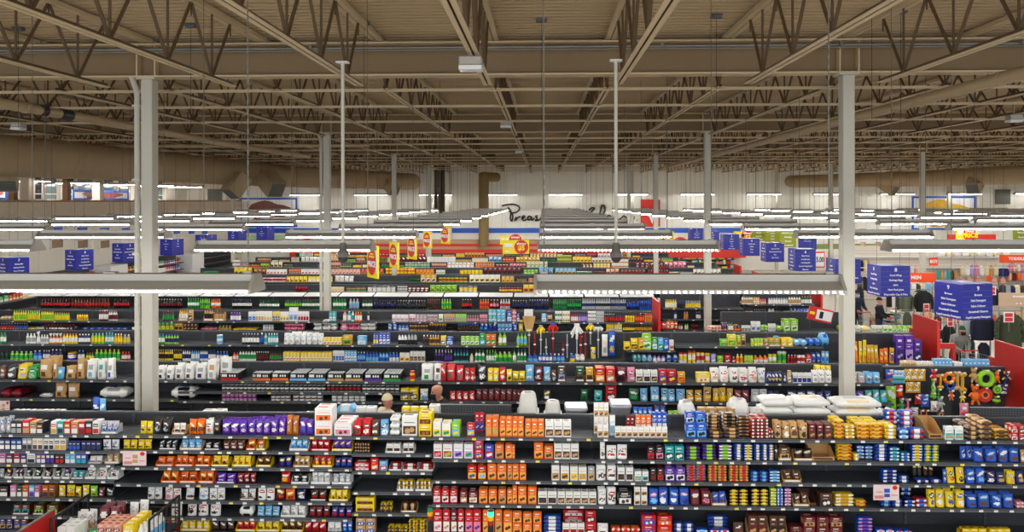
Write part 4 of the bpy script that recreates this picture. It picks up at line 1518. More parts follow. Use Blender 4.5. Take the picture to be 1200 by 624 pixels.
A('''0 30 1 74 cb o lo br d2
32 64 1 74 cb o lo br d2
178 216 1 70 cb w tn br d2
220 260 1 68 cb w gd br d2
263 300 1 66 cb w y tn d2
302 340 1 64 cb w gd tn d2
344 376 1 66 cb gy tn br
380 428 1 72 cp w s br d2
430 475 1 70 cp w r br d2
479 514 1 64 cb w k br d2
517 553 1 64 cb w k br d2
557 590 1 46 cb w t tn d2
592 622 1 46 cb w t br d2
628 658 1 62 cb k dr br d2
660 692 1 62 cb k r br d2
696 742 1 64 cb p w k d2
744 790 1 64 cb p w k d2
794 884 2 74 bp tn r p s6 d2
894 980 2 74 bp tn r gd s6 d2
989 1080 2 74 bp tn r gd s6 d2
1086 1170 2 46 bp b lb db s3 d2
''', 600, LR[2], A3)
A('''0 54 1 52 bp b lb w s4
64 150 2 56 bg br k tn Ttn
516 588 1 62 bp b db w s4 d2
592 644 1 32 bp b w db s2
655 700 2 70 cp k y dk i.25
705 752 2 64 cp k gd br i.25
672 732 1 18 bp b db w
740 790 1 18 bp b w p
794 812 1 68 cp b lb w
815 855 1 70 cp y k r
858 898 1 70 cp y r k
902 944 1 70 cp b lb w d2
946 990 1 70 cp b w lb d2
994 1036 1 58 cp db tn w d2
1040 1082 1 58 cp db br tn d2
1086 1126 1 56 cp y b tn d2
1128 1170 1 56 cp db y tn d2
''', 900, LR[2], A3)
A('''808 844 1 66 cb r w pk d2
847 882 1 66 cb r w dr d2
885 920 1 66 cb r w pk d2
930 966 1 58 cb dr tn w d2
970 1012 1 56 cb dr w tn d2
1016 1058 1 66 cb o lo br d2
1061 1100 1 66 cb o lo br d2
1105 1142 1 68 cb o tn br d2
1146 1170 1 68 cb o lo br d2
''', 300, LR[3], A4)
A('''0 22 1 82 cb o lo br d2
25 66 1 80 cb o lo br d2
70 112 1 78 cb o lo br d2
116 204 2 60 cb w k br d2
206 384 5 60 cb w br tn d2
390 428 1 74 cp w s br d2
432 474 1 74 cp w r br d2
480 548 1 62 cb k w br d2
555 584 1 82 cb w tn br s2
587 616 1 82 cb w tn br s2
622 666 1 70 cp b pk lb d2
668 712 1 72 cp b pk w d2
716 760 1 72 cp b lb w d2
764 810 1 70 cp b pk db d2
814 858 1 66 cp dr w br d2
862 906 1 66 cp dr w pk d2
908 978 2 58 cp b tn br Ttn
988 1078 2 74 bp k y tn s5 d2
1088 1170 2 76 bp k y tn s5 d2
''', 600, LR[3], A4)
A('''6 36 1 80 bp lg y w s6
38 66 1 80 bp lb b w s6
70 104 1 80 bp p pk w s6
110 186 2 56 bg br k tn Ttn
232 292 1 62 cb br k w d2
298 394 1 58 bp y gd w s4 d2
398 446 1 30 bp y gd r s2
512 560 1 34 bp b lb db s2
564 612 1 34 bp b w db s2
616 672 1 34 bp db b w s2
600 652 1 64 bp db b w s3 i.25
668 726 1 40 bp r b w s2
728 760 1 78 cp y k b d2
764 806 1 76 cp y b w d2
810 850 1 76 cp y k b d2
854 898 1 74 cp y b w d2
906 954 1 64 cp b w br d2
958 1014 1 62 cp b lb br d2
1020 1068 1 62 cp b lb w d2
1072 1122 1 64 cp b lb br d2
1128 1168 1 30 bp pk sm w s2
''', 900, LR[3], A4)
A('''808 850 1 112 cb r w pk
852 886 1 112 cb r w tn
889 918 1 112 cb dr w tn
921 950 1 112 cb r w dr
953 1028 2 112 cb r pk p
1034 1088 2 112 cb o lo br
1090 1124 1 112 cb o tn br
1128 1170 1 108 cb o lo br
''', 300, ZB, AB)
A('''0 44 1 104 cb o lo br s2
47 90 1 100 cb o lo br s2
93 134 1 102 cb o lo br s2
138 224 1 84 bp b w db s5
228 330 3 54 cb w r br
230 328 1 88 bx r w dr s3 i.2
332 382 1 110 bx r dr w s2
386 440 1 48 cp w s br
450 585 3 34 bp o r w s2
588 656 1 94 bx r b w s2
660 730 1 92 bx r o w s2
736 830 2 56 bp b w db s3
836 895 1 30 bp b lb w s2
890 990 1 62 bp b w db s4 i.2
900 992 2 30 bp b r w s2
1008 1060 1 60 cp br k dr
1072 1170 2 94 bx br dr tn Ttn
''', 600, ZB, AB)
A('''0 84 2 94 bx br k tn Ttn
98 152 1 48 bx dr br tn s2
156 214 1 94 bx dr tn br s2
216 274 1 94 bx dr br tn s2
278 338 1 94 bx dr tn br s2
402 478 1 92 bp b p pk s6
490 575 2 38 bp b pk w s2
578 655 2 34 bp b r w s2
880 1000 3 44 bx y r gd Ty
1004 1110 3 44 bx y gd r Ty
''', 900, ZB, AB)
# things on the far side of the front gondola, seen over its panel
def Aback(px0, px1, n, top_y, kind, c, name=None, noun=None, dep=None, stack=1):
    yf = YA + .12
    h = zat((px0 + px1) / 2, top_y, yf + .1) - TOP
    cluster(kind, c, wx(px0, yf), wx(px1, yf), n, h, yf, TOP, 1, stack, None, 'far side of front gondola', name, noun, dep=dep)
Aback(13, 75, 9, 479, 'ck', ('w', 'gy', 'w'))
Aback(106, 114, 1, 463, 'hp', ('b', 'w', 'k'), 'treat_pouch', 'pet treat pouch')
Aback(115, 123, 1, 466, 'hp', ('lb', 'w', 'b'), 'treat_pouch', 'pet treat pouch')
Aback(236, 262, 2, 480, 'hb', ('w', 'gy', 'k'))
Aback(358, 367, 2, 481, 'cn', ('r', 'w', 'dr'))
Aback(392, 414, 1, 474, 'ly', ('lb', 'w', 's'), dep=.3)
Aback(416, 440, 2, 476, 'hb', ('w', 'lb', 's'))
Aback(470, 500, 3, 476, 'hb', ('y', 'w', 'k'))
Aback(502, 515, 1, 474, 'hb', ('w', 'gy', 's'))
Aback(742, 765, 4, 475, 'hp', ('b', 'lb', 'w'))
Aback(766, 780, 2, 473, 'hp', ('db', 'b', 'w'))
Aback(782, 796, 2, 480, 'hp', ('lg', 'w', 'g'))
Aback(797, 816, 1, 470, 'ls', ('w', 'gy', 'w'), dep=.3)
Aback(818, 862, 4, 477, 'hb', ('tn', 'cr', 'br'), 'bread_loaf_pack', 'wrapped loaf')
Aback(856, 878, 1, 466, 'ls', ('w', 'gy', 'w'), dep=.3)
Aback(879, 892, 2, 476, 'hb', ('w', 'gy', 's'))
Aback(893, 930, 1, 466, 'ls', ('w', 's', 'w'), dep=.4, stack=3)
Aback(930, 975, 1, 467, 'ls', ('w', 'cr', 'w'), dep=.4, stack=3)
Aback(978, 1035, 1, 468, 'ls', ('w', 's', 'cr'), dep=.4, stack=3)
Aback(1036, 1054, 2, 480, 'ls', ('w', 'gy', 's'), dep=.3)
# black perforated backboards above the panel
for pa, pb_, lab in ((517, 599, 'black perforated board above the red cookie boxes, in the middle'), (1136, 1200, 'black perforated board above the front gondola below the toys')):
    xa, xb = wx(pa, YA), wx(pb_, YA)
    b = MB(); b.box(xa, xb, YA - .015, YA + .015, 1.875, 2.0, 0)
    n = int((xb - xa) / .045)
    for i in range(n):
        for q in range(3): b.box(xa + .02 + i * .045, xa + .032 + i * .045, YA - .017, YA - .015, 1.9 + q * .035, 1.911 + q * .035, 1)
    b.box(xa, xb, YA - .03, YA + .02, 2.0, 2.012, 2)
    tag(b.build('perforated_board', [M_PANEL, M_RAIL, M_SHELF]), lab, 'board')
# litter boxes and tubs on the far side of the front gondola
def litter_box(px0, px1, top_y, dome, lab):
    yf = YA + .34
    x0, x1 = wx(px0, yf), wx(px1, yf); h = zat((px0 + px1) / 2, top_y, yf) - TOP
    w_, d_ = x1 - x0, .42
    r = tag(empty('litter_box' if dome else 'litter_tray', ((x0 + x1) / 2, yf, TOP)), lab, 'litter box')
    if dome:
        b = MB()
        V = []
        st = [(.5, 0, .5), (.47, .30, .48), (.46, .32, .46), (.40, .7, .40), (.34, .93, .34), (.26, 1.0, .26)]
        n = 16
        for (sx, z, sy) in st:
            for i in range(n):
                t = 2 * PI * (i + .5) / n; cx_, cy_ = math.cos(t), math.sin(t)
                V.append((math.copysign(abs(cx_) ** .4, cx_) * sx * w_, math.copysign(abs(cy_) ** .4, cy_) * sy * d_, z * h))
        b.add(V, [(k * n + i, k * n + (i + 1) % n, (k + 1) * n + (i + 1) % n, (k + 1) * n + i) for k in range(len(st) - 1) for i in range(n)], 0, True)
        b.add(V[-n:], [tuple(range(n))], 0)
        b.build('hood', mat('litter_plastic', 'd5d4cd', .5), r)
        g = MB(); g.box(-w_ * .16, w_ * .16, -.02, .02, h, h + .015); g.build('handle', pmat('gy', 'plastic'), r)
        g = MB(); g.cbox(-w_ * .515, w_ * .515, -d_ * .5, d_ * .5, h * .29, h * .33, 0, .003); g.build('rim', pmat('gy', 'plastic'), r)
    else:
        b = MB(); n = 16; V = []
        st = [(.40, 0, .40), (.47, .8, .47), (.5, .82, .5), (.5, .95, .5), (.45, .95, .45), (.42, .5, .42)]
        for (sx, z, sy) in st:
            for i in range(n):
                t = 2 * PI * (i + .5) / n; cx_, cy_ = math.cos(t), math.sin(t)
                V.append((math.copysign(abs(cx_) ** .35, cx_) * sx * w_, math.copysign(abs(cy_) ** .35, cy_) * sy * d_, z * h))
        b.add(V, [(k * n + i, k * n + (i + 1) % n, (k + 1) * n + (i + 1) % n, (k + 1) * n + i) for k in range(len(st) - 1) for i in range(n)], [0] * (3 * n) + [1] * (2 * n), True)
        b.add(V[-n:], [tuple(range(n))], 1)
        b.build('tray_body', [pmat('gy', 'plastic'), pmat('db', 'plastic')], r)
        g = MB(); g.box(-w_ * .45, w_ * .45, -d_ * .45, d_ * .45, h * .96, h * 1.0); g.build('lid_sheet', pmat('s', 'plastic'), r)
litter_box(606, 631, 460, True, 'taller white hooded litter box above the orange cookie boxes')
litter_box(637, 658, 470, True, 'smaller white hooded litter box beside the taller one')
litter_box(661, 688, 475, False, 'grey litter tray above the empty top shelf space')
litter_box(714, 739, 471, False, 'grey litter tray with clear lid above stacked cookie boxes')

# open cardboard cartons, some empty
def open_carton(px0, px1, h, d, z, yoff, c, lab):
    yf = YA - SD + .03 + yoff
    x0, x1 = wx(px0, yf), wx(px1, yf)
    o = put(m_tray(x1 - x0, d, h, (c, 'br')), 'open_carton', None, ((x0 + x1) / 2, yf + d / 2, z + .001)); tag(o, lab, 'carton')
open_carton(1088, 1104.5, .23, .44, TOP, .05, 'tn', 'tall tan cardboard carton standing just left of the teal-topped white boxes')
open_carton(951, 978, .17, .3, LR[1], .02, 'tn', 'empty tan display carton on the second shelf left of the yellow packets')
open_carton(940, 956, .16, .28, LR[3], .02, 'br', 'empty brown display carton on the fourth shelf beside the maroon boxes')
# ------------------------------------------------------------------ second gondola: pet food
SG = 'shelf of second gondola'
NB = {'bx': ('treat_box', 'pet treat box'), 'cb': ('treat_box', 'pet treat box'), 'bg': ('treat_bag', 'pet treat bag'), 'cp': ('treat_pouch', 'pet treat pouch')}
def B(t, ox, z, wh): shelf_table(t, ox, YBp, z, wh, names=NB)
zc0, zc1, zc2 = [zat(600, y, fyB) for y in (447.5, 460.5, 471.5)]
B('''0 26 1 66 tp br o gy d2
30 74 1 66 tp k gy w d3
76 122 1 66 tp y k gy d3
126 168 1 62 tp g k gy d3
172 236 1 90 sk tn w br d3
240 262 1 96 sk tn w br
258 292 1 60 sk lb w t
296 346 1 60 sk tn w br d2
348 386 1 92 sk tn w br d2
390 440 1 94 sk w gy lb d2
443 482 1 92 sk w t gy d2
484 520 1 92 sk w gy b d2
''', 0, TB, 'top ' + SG)
B('''718 792 2 62 sk w gy k d2
796 884 2 72 sk w gy br d3
888 940 1 74 sk w gy db d3
942 990 1 90 sk w tn gy d2
1000 1060 1 100 sk w gy br i.1
1008 1094 1 36 mp k r w d2
1156 1172 1 36 mp k o w
''', 0, TB, 'top ' + SG)
B('''0 68 1 36 mp k o w
70 150 1 36 mp k o gy
154 234 1 36 mp k lb w d2
237 320 1 36 mp k lb b d2
325 402 1 36 mp k tn w
406 490 1 36 mp k tn gy d2
494 576 1 36 mp k p w d2
580 664 1 36 mp k g w d2
''', 300, zc0, 'top ' + SG)
B('''700 726 1 46 jr y r r
752 808 1 78 sk w gy g d2
810 848 1 80 sk w br gy d2
842 868 1 78 tp r w dr d3
870 912 1 74 tp r tn br d2
914 950 1 72 tp r w dr d2
952 1002 2 62 tp r br w d2
1010 1054 1 78 tp k s w d2
1058 1108 2 58 tp y r w d2
1110 1140 1 64 tp r y w d2
1144 1170 1 54 bg y w k
''', 300, TB, 'top ' + SG)
B('''0 60 2 50 bg y w k
60 100 1 76 bg lb s w d2
104 140 1 68 bg dr lb w d2
143 176 1 70 bg lb gy w
178 204 1 56 bg br gy s
206 246 1 66 bx br lb dr Tbr
290 330 1 64 bx dg br k Tbr
333 374 1 62 bx gd br k Tbr
378 424 1 64 bx r y w d2
428 470 1 62 bx r tn w d2
474 520 1 66 bg dr w k d2
525 562 1 66 bg pk dr w d2
565 598 1 54 jc w k tn
600 632 1 54 jc w k br
634 664 1 54 jc w k tn
668 706 1 58 bx r b y
709 750 1 56 bx r db y
756 790 1 46 bx gd r o
840 905 1 44 bx y w o
905 946 1 66 tp w r sm d2
948 990 1 66 tp w r sm d2
992 1034 1 66 tp w r br d2
1036 1078 1 66 tp w sm r d2
1080 1120 1 66 tp w r sm d2
1122 1156 1 66 tp w b gy d2
1160 1170 1 50 tp b w db
''', 600, TB, 'top ' + SG)
B('''0 62 4 50 tp db w y d2
66 84 1 46 tp db y w
88 104 1 56 jc tn w br
110 196 4 46 bx w db b
200 290 3 54 tp w db gy d2
205 290 3 72 tp y db k i.2
376 444 2 46 tp gy lb o d3
446 514 2 46 tp lb gy br d3
''', 900, TB, 'top ' + SG)
B('''0 96 2 40 ls dr k r
246 300 1 72 sk tn w br
303 362 1 72 sk tn w gy
180 242 1 22 ls gy k w D.25
456 584 1 52 ls w b gy D.3
782 894 1 56 ls w b k D.3
''', 0, B2, 'second ' + SG)
B('''1012 1170 8 30 pc k w r
''', 0, zc1, 'second ' + SG)
B('''0 150 7 30 pc k w dr
153 318 8 30 pc k w gy
321 480 8 30 pc k r w
483 654 8 30 pc k w b
''', 300, zc1, 'second ' + SG)
B('''1012 1170 8 30 pc pk p w
''', 0, zc2, 'third ' + SG)
B('''66 156 4 22 pc w dk s
166 304 5 24 pc w br k
342 500 6 24 pc w gy br
''', 300, zc2, 'third ' + SG)
B('''660 740 2 56 bx y br w
748 786 1 54 bg w db lb
884 1000 4 44 tp r br w
1004 1170 6 54 tp dr k br
''', 300, B2, 'second ' + SG)
B('''0 60 3 52 tp dr k br
140 178 1 52 tp k y w
310 346 1 56 tp dg g k
372 412 1 52 tp t g k
426 476 1 72 bx r dr w
530 580 1 58 tp dg w g
584 620 1 60 tp lb b w
632 674 1 66 tp lb b w
680 745 2 60 tp lb k w
748 792 1 58 tp lb b gy
796 868 2 54 tp gd k w
872 910 1 70 tp tn br y
916 1010 3 62 tp gd k y
1014 1084 2 54 tp dr r k
1090 1168 2 60 tp s gy w
''', 600, B2, 'second ' + SG)
B('''0 50 2 50 tp db b w
86 220 3 54 tp db w b
222 290 2 52 tp db b k
376 440 2 54 tp p lv w
444 546 3 58 tp t w lb
''', 900, B2, 'second ' + SG)

# ------------------------------------------------------------------ third gondola: cleaning
TG = 'shelf of third gondola'
NC = {'bx': ('household_box', 'household carton'), 'bg': ('refill_pouch', 'refill pouch'), 'jr': ('gel_jar', 'air freshener jar')}
def C_(t, ox, z, wh): shelf_table(t, ox, YC, z, wh, names=NC)
C_('''0 28 2 52 bt g w g
118 164 3 48 bt w gy w
166 184 1 58 sp s w w
186 222 3 42 bt w gy w
224 284 4 50 sp o w w
286 354 5 48 bt y w o
358 412 4 46 bt db w w
416 476 4 50 bt lg y lb
480 520 3 54 bt t w lb
522 560 3 48 bt gd y w
562 594 2 44 bt gy y w
720 752 2 48 bt g w b
754 818 5 46 bt lg db b
986 1014 1 42 cn lb w w
1106 1170 5 52 bt k w s
''', 0, TC, 'top ' + TG)
C_('''0 16 1 52 bt k w gy
18 34 1 54 bt db b w
36 52 1 52 bt s t lb
54 102 4 52 bt t w w
126 150 1 54 hp w lb gy d3
152 176 1 54 hp w lb gy d3
178 202 1 54 hp w s gy d3
204 228 1 54 hp w lb gy d3
230 254 1 56 hp w lb s d3
256 280 1 56 hp w s gy d3
282 306 1 54 hp w lb gy d2
308 392 5 32 bx y w r d2
396 438 1 44 bx gd g br
462 504 1 40 bx lb w s
536 560 2 52 bx b y w
562 612 3 54 bx b w db
650 690 3 52 jg w k k
692 736 3 54 jg gy k k
760 790 2 46 bt br k w
792 838 4 46 bt gd br w
844 868 1 42 bx y b w
870 900 1 36 bx b w lb
936 1020 4 40 bx lg w g
1022 1048 1 52 bx g lb w
1050 1096 2 50 bx o g w
1106 1144 2 60 bt lg w g
''', 300, TC, 'top ' + TG)
C_('''20 68 3 54 bt lg lb g
''', 600, TC, 'top ' + TG)
C_('''510 540 1 36 bx y gd k
542 574 1 52 bx y k gd
576 606 1 54 bx gd y br
594 636 1 74 bx lg w g
638 664 1 56 bx g w lb
666 690 1 56 bx lb g w
692 716 1 52 bx b lb w
718 738 1 46 bx w sm r
''', 600, zat(900, 411, fyC), 'top ' + TG)
C_('''950 990 1 30 bx lg g tn
984 1024 1 52 bx y g lg
1000 1024 1 24 bx y w g
1026 1044 1 50 bx lg tn br
1046 1066 1 54 bx tn br k
1090 1104 1 34 bx lg y g
1106 1146 3 36 bx lg y w
1150 1170 1 36 bx tn br w
''', 600, TC, 'top ' + TG)
C_('''0 56 2 36 bx gd g tn Ttn
26 52 1 40 bx t w lb i.15
58 112 2 36 bx y gd w d2
116 178 2 30 ly lb b w
182 240 2 34 ly b w lb
242 276 1 60 ly lb w b
''', 900, TC, 'top ' + TG)
C_('''0 40 2 40 bt dg k k
44 150 5 40 bt lg g w
152 192 2 44 jg b lb w
196 230 3 46 bt db w w
234 286 3 50 jg db b w
300 342 1 34 tb p w y
356 386 2 46 bt db w lb
392 430 3 36 bt g y r
432 550 6 50 bt lg g y
554 596 3 40 bt r w o
720 752 4 52 bt gd k y
754 792 4 52 bt y k w
794 832 4 52 bt k y gd
834 872 4 52 bt w db b
874 912 4 52 bt lb w db
914 950 4 52 bt w b db
952 986 4 50 bt db w b
988 1044 4 44 bt b w lb
1064 1090 2 40 bt o w r
1092 1170 6 50 bt w g k
''', 0, C2, 'second ' + TG)
C_('''0 60 6 44 bt k dr w
62 118 6 44 bt dr g k
124 200 5 42 bx y w r d2
204 348 9 42 bx y w gd d2
352 404 4 50 bx w b lb
406 460 4 50 bx lb w b
462 500 3 44 bt b lb w
502 560 4 44 jg b lb b
562 606 3 42 jg lb b b
608 652 3 42 jg b w lb
656 702 2 40 bx w y r
704 772 4 48 bx w br tn
816 858 3 58 sp p k w
860 898 3 58 sp k p w
902 972 5 58 sp t k b
976 994 1 38 bt cr w y
998 1046 3 58 sp w g g
1002 1046 2 34 bt lv p w i.12
1050 1100 4 58 sp g w lg
1086 1170 4 46 jg lg g w
''', 300, C2, 'second ' + TG)
C_('''0 20 1 60 sp lg w g
22 66 3 60 sp w g t
70 118 2 36 jg b lb b
120 184 4 40 bt b w lb
186 240 3 38 bt b lb w
262 288 1 40 jg b y lb
288 332 2 32 ly w gy s
552 590 2 34 ly t lb w
592 640 2 34 ly lb t w
642 700 3 34 bt lv w p
702 760 2 34 ly b lb w
762 800 2 46 ck w y r
802 840 2 54 ck y w r
842 880 2 46 ck w r y
882 906 1 44 ck gd w y
908 930 1 40 bx lv lb w
936 964 1 32 bx lg g y
968 1000 1 36 bx r k w
1002 1020 1 32 bx k r w
1022 1056 2 40 bt y o w
1060 1100 3 34 bx lg y g
1104 1170 3 34 jg o w y
''', 600, C2, 'second ' + TG)
C_('''0 40 2 40 ck lg w y
42 84 2 52 ck lg g w
86 130 3 38 bt r dr w
132 170 2 36 ck w r w
172 196 1 40 bx r w dr
198 240 2 46 ly b lb w
242 276 2 58 hp lb w b
''', 900, C2, 'second ' + TG)
# refills and dusters on the right end of the third gondola
C_('''380 412 2 96 hp o y gd
414 448 2 108 hp y gd o
450 506 3 82 hp gd y o
508 548 2 70 hp o gd y
552 576 1 74 hp gd br p
580 620 1 128 hb p db lv
624 664 1 128 hb p lv db
666 700 1 108 hb p db w
''', 900, C2, 'right end ' + TG)
C_('''''', 900, C2, 'second ' + TG)

# ------------------------------------------------------------------ fourth gondola
OG = 'shelf of fourth gondola'
ND = {'bx': ('household_carton', 'kitchen carton'), 'bt': ('juice_bottle', 'drink bottle'), 'bg': ('refill_pouch', 'refill pouch')}  # boxes here are plain household cartons
def D_(t, ox, z, wh): shelf_table(t, ox, YD_, z, wh, names=ND)
D_('''0 50 3 18 ly tn br w
60 122 6 46 ju y lg lg
124 184 6 46 ju lg y y
187 245 7 46 ju y lg k
247 318 7 38 ju lg y r
350 402 5 32 ju y gd k
452 494 4 50 ju dr w w
496 536 4 46 ju w dr r
742 796 5 44 ju br g dr
815 860 4 54 ju gd w br Ttn
862 880 1 52 hb tn br w
930 976 4 54 ju tn k br Ttn
978 1026 4 54 ju br tn k Ttn
1052 1100 4 40 ju p w lv
1136 1170 2 44 bx w b lb
''', 0, TD, 'top ' + OG)
D_('''0 36 3 46 bx w tn gd
38 74 3 46 bx w cr gd
78 110 3 46 bx y b w
112 150 3 44 bx w y b
152 190 2 64 bx w lb r
192 242 4 46 bx w r db
334 366 2 44 bx t w lb
396 414 1 46 ju sm w r
416 434 1 46 ju t w w
436 448 1 48 ju w t lb
450 484 3 44 ju o w gd
508 518 1 44 ju k w gd
622 696 4 32 bx w pk lb
700 730 2 34 bx w r lb
732 780 3 32 bx gy pk w s2
782 830 3 32 bx gy pk k s2
834 854 1 34 bx w lg g
858 908 5 36 bx tn gy k
910 962 5 36 bx lg gy tn
964 1020 5 32 bx br pk lv
1022 1058 3 34 bx pk br w
1062 1098 2 56 bx t w lb s2
1100 1140 2 56 bx lb t w s2
1146 1170 1 46 bx b w lb
''', 300, TD, 'top ' + OG)
D_('''0 20 1 56 bx r w gy s3
22 34 1 38 hb b w r
54 96 1 56 bx w gy b
134 158 1 36 bx lb w gy
160 184 1 30 bx tn br k
196 228 3 50 bx w dg g s2
230 264 3 50 bx w gd g s2
268 302 4 40 ju r w dr
304 344 4 40 ju p lv k
346 384 4 50 bx w gy k s3
386 420 4 50 bx gy w k s3
422 470 5 38 ju k r w
472 514 4 38 ju db r k
517 560 4 38 jr y gd k
562 604 4 40 jr r o k
606 640 4 40 jr gd o r
''', 600, TD, 'top ' + OG)
D_('''0 60 5 30 ju db r w
62 128 6 30 ju k b w
0 166 5 10 ly y cr w
170 330 5 14 ly w gy s
200 340 10 26 ju dr k r
376 586 7 10 ly b lb w
718 796 4 40 bx g y lg
798 836 2 34 bx gd br k
840 904 4 32 bx br k tn
918 990 3 12 ly pk w r
1000 1060 4 24 bx k y br
1064 1170 4 10 ly y w gd
''', 0, D2, 'second ' + OG)
D_('''30 80 4 26 cn s w k
130 216 3 36 ly pk w r s2
262 300 1 40 ly w gy s s2
302 340 1 50 ly w s gy s2
342 368 1 40 ly w gy w s2
384 420 1 46 ly pk r w s2
422 474 2 46 ly pk w r s2
476 546 2 38 ly w pk s s2
600 648 2 40 bg b lb w
650 698 3 28 bx b w lb
700 786 7 34 jr tn br k
790 870 7 34 jr br k gd
920 1020 8 34 jr k br b
1022 1060 2 50 bg b w lb
1062 1100 2 52 bg b lb db
1104 1170 4 36 bx lb b w
''', 300, D2, 'second ' + OG)
D_('''0 26 1 40 bg b lb w
28 52 1 54 bg y gd w
430 464 3 38 bx y gd w
466 502 3 36 bx y w k
506 560 6 32 jr k y br
562 640 8 34 jr br gd k
''', 600, D2, 'second ' + OG)
# chip bags hanging beside the tall red panel
D_('''664 700 2 34 sn r w o
702 738 2 34 sn o r w
740 758 1 34 sn r w y
666 750 4 22 sn lb w b i.2
''', 600, zat(785, 386, fyD), 'rack beside tall red panel')
D_('''880 960 4 22 ly sm o w s2
962 1040 4 26 ly o sm w s2
1046 1090 3 26 bx w k gy
1092 1134 2 44 bx w gy b
1136 1170 2 26 ly lg g w s2
'''.replace('880', '900'), 600, TD2, 'second shelf of short fourth gondola')
D_('''0 34 2 34 bx w gy s
36 66 1 24 ly lg g w
70 100 1 54 bx lg w g d2
102 136 1 54 bx lg w g d2
''', 900, TD2, 'second shelf of short fourth gondola')
D_('''954 984 3 40 ju p k w
986 1010 2 40 ju g w dg
1012 1060 3 26 bx k o gd
''', 600, TD2 + .0, 'second shelf of short fourth gondola')

D_('''326 362 1 26 ly lg w g
364 420 3 28 bx w lg gy
424 470 1 22 ly cr lg y
472 520 3 28 bx w gy lg
524 566 2 28 bx w lg g
568 610 2 26 bx lg w g
612 660 2 26 bx lg w lg
''', 900, TD2, 'right end of short fourth gondola')

# ------------------------------------------------------------------ soft drinks
EG = 'shelf of soft drink gondola'
def E_(t, ox, z, wh, yp=YE): shelf_table(t, ox, yp, z, wh, names={'so': ('drink_bottle', 'small drink bottle')} if wh.startswith('second') else None)
E_('''185 320 10 44 so k r r
323 500 13 44 so br r r
518 592 6 44 so k r dr
718 832 9 44 so k dr w
856 910 5 48 so g w lg
912 960 5 48 so lg g g
964 1008 5 46 so o w o
1060 1150 8 44 so k w b
''', 0, TE, 'top ' + EG)
E_('''14 106 8 40 so dg w k
130 206 7 44 so dg lg k
208 290 7 44 so dg w r
350 412 5 48 so g w g
424 470 3 46 so s lb w
484 532 4 44 so dg w k
536 640 9 40 so k db b
644 776 11 40 so k dk w
782 842 6 46 so br k o
846 892 4 46 so lg g w
940 986 4 46 so k r w
1022 1066 4 46 so o r w
1068 1110 3 44 so dr pk w
1114 1162 4 46 so s r w
''', 300, TE, 'top ' + EG)
E_('''0 70 6 42 so k db w
76 168 8 44 so db k w
186 250 7 46 so g dg lg
252 316 7 46 so dg g lg
320 380 8 50 so s db w
382 450 9 50 so s k w
452 520 9 50 so gy db b
524 580 6 48 so db b b
582 636 6 48 so b db k
''', 600, TE, 'top ' + EG)
E_('''160 300 14 22 so o r r
302 452 15 22 so o w o
1030 1170 13 22 so b lb b
''', 0, E2 - .06, 'second ' + EG)
E_('''0 110 10 22 so b db b
226 330 9 22 so b lb w
350 420 6 18 so g lg w
500 560 5 16 so s y w
620 700 7 20 so s w w
780 890 9 20 so s w w
920 990 6 20 so s w lg
''', 300, E2 - .06, 'second ' + EG)
E_('''70 180 9 24 so s b w
330 520 14 24 so s w w
530 640 8 20 so s r w
''', 600, E2 - .06, 'second ' + EG)
R1 = 'shelf of bottled drink gondola'
E_('''700 752 6 40 ju y w y
754 790 4 34 ju db k b
792 862 8 34 ju gy y w
''', 600, zE[0], 'top ' + R1)
E_('''740 752 2 36 ju b w k
784 806 2 34 ju o tn w
840 862 3 34 ju dk w s
''', 600, zE[1], 'second ' + R1)
E_('''760 780 2 28 ju r w br
788 806 2 28 ju lg w g
820 850 4 26 ju r k dr
''', 600, zE[2], 'third ' + R1)
R2 = 'shelf of small bottle gondola'
E_('''1048 1100 6 36 ju w tn br
1102 1130 3 32 bx gd w br
1132 1160 3 24 bx r w dr
''', 600, zE3[0], 'top ' + R2)
E_('''0 90 8 32 ju s w db
92 150 5 36 ju w tn k
152 200 4 36 ju dg w gd
''', 900, zE3[0], 'top ' + R2)
E_('''1066 1100 4 34 ju k w r
1104 1160 6 30 ju dk w s
''', 600, zE3[1], 'second ' + R2)
E_('''0 30 2 36 ju s w k
34 60 3 24 ju k y gd
70 96 2 22 bx g w dg
98 130 2 36 bx db w b
132 200 5 34 bx b w gy
''', 900, zE3[1], 'second ' + R2)
E_('''1060 1170 8 30 ju dr r k
''', 600, zE3[2], 'third ' + R2)
E_('''40 140 8 30 ju r dr w
''', 900, zE3[2], 'third ' + R2)

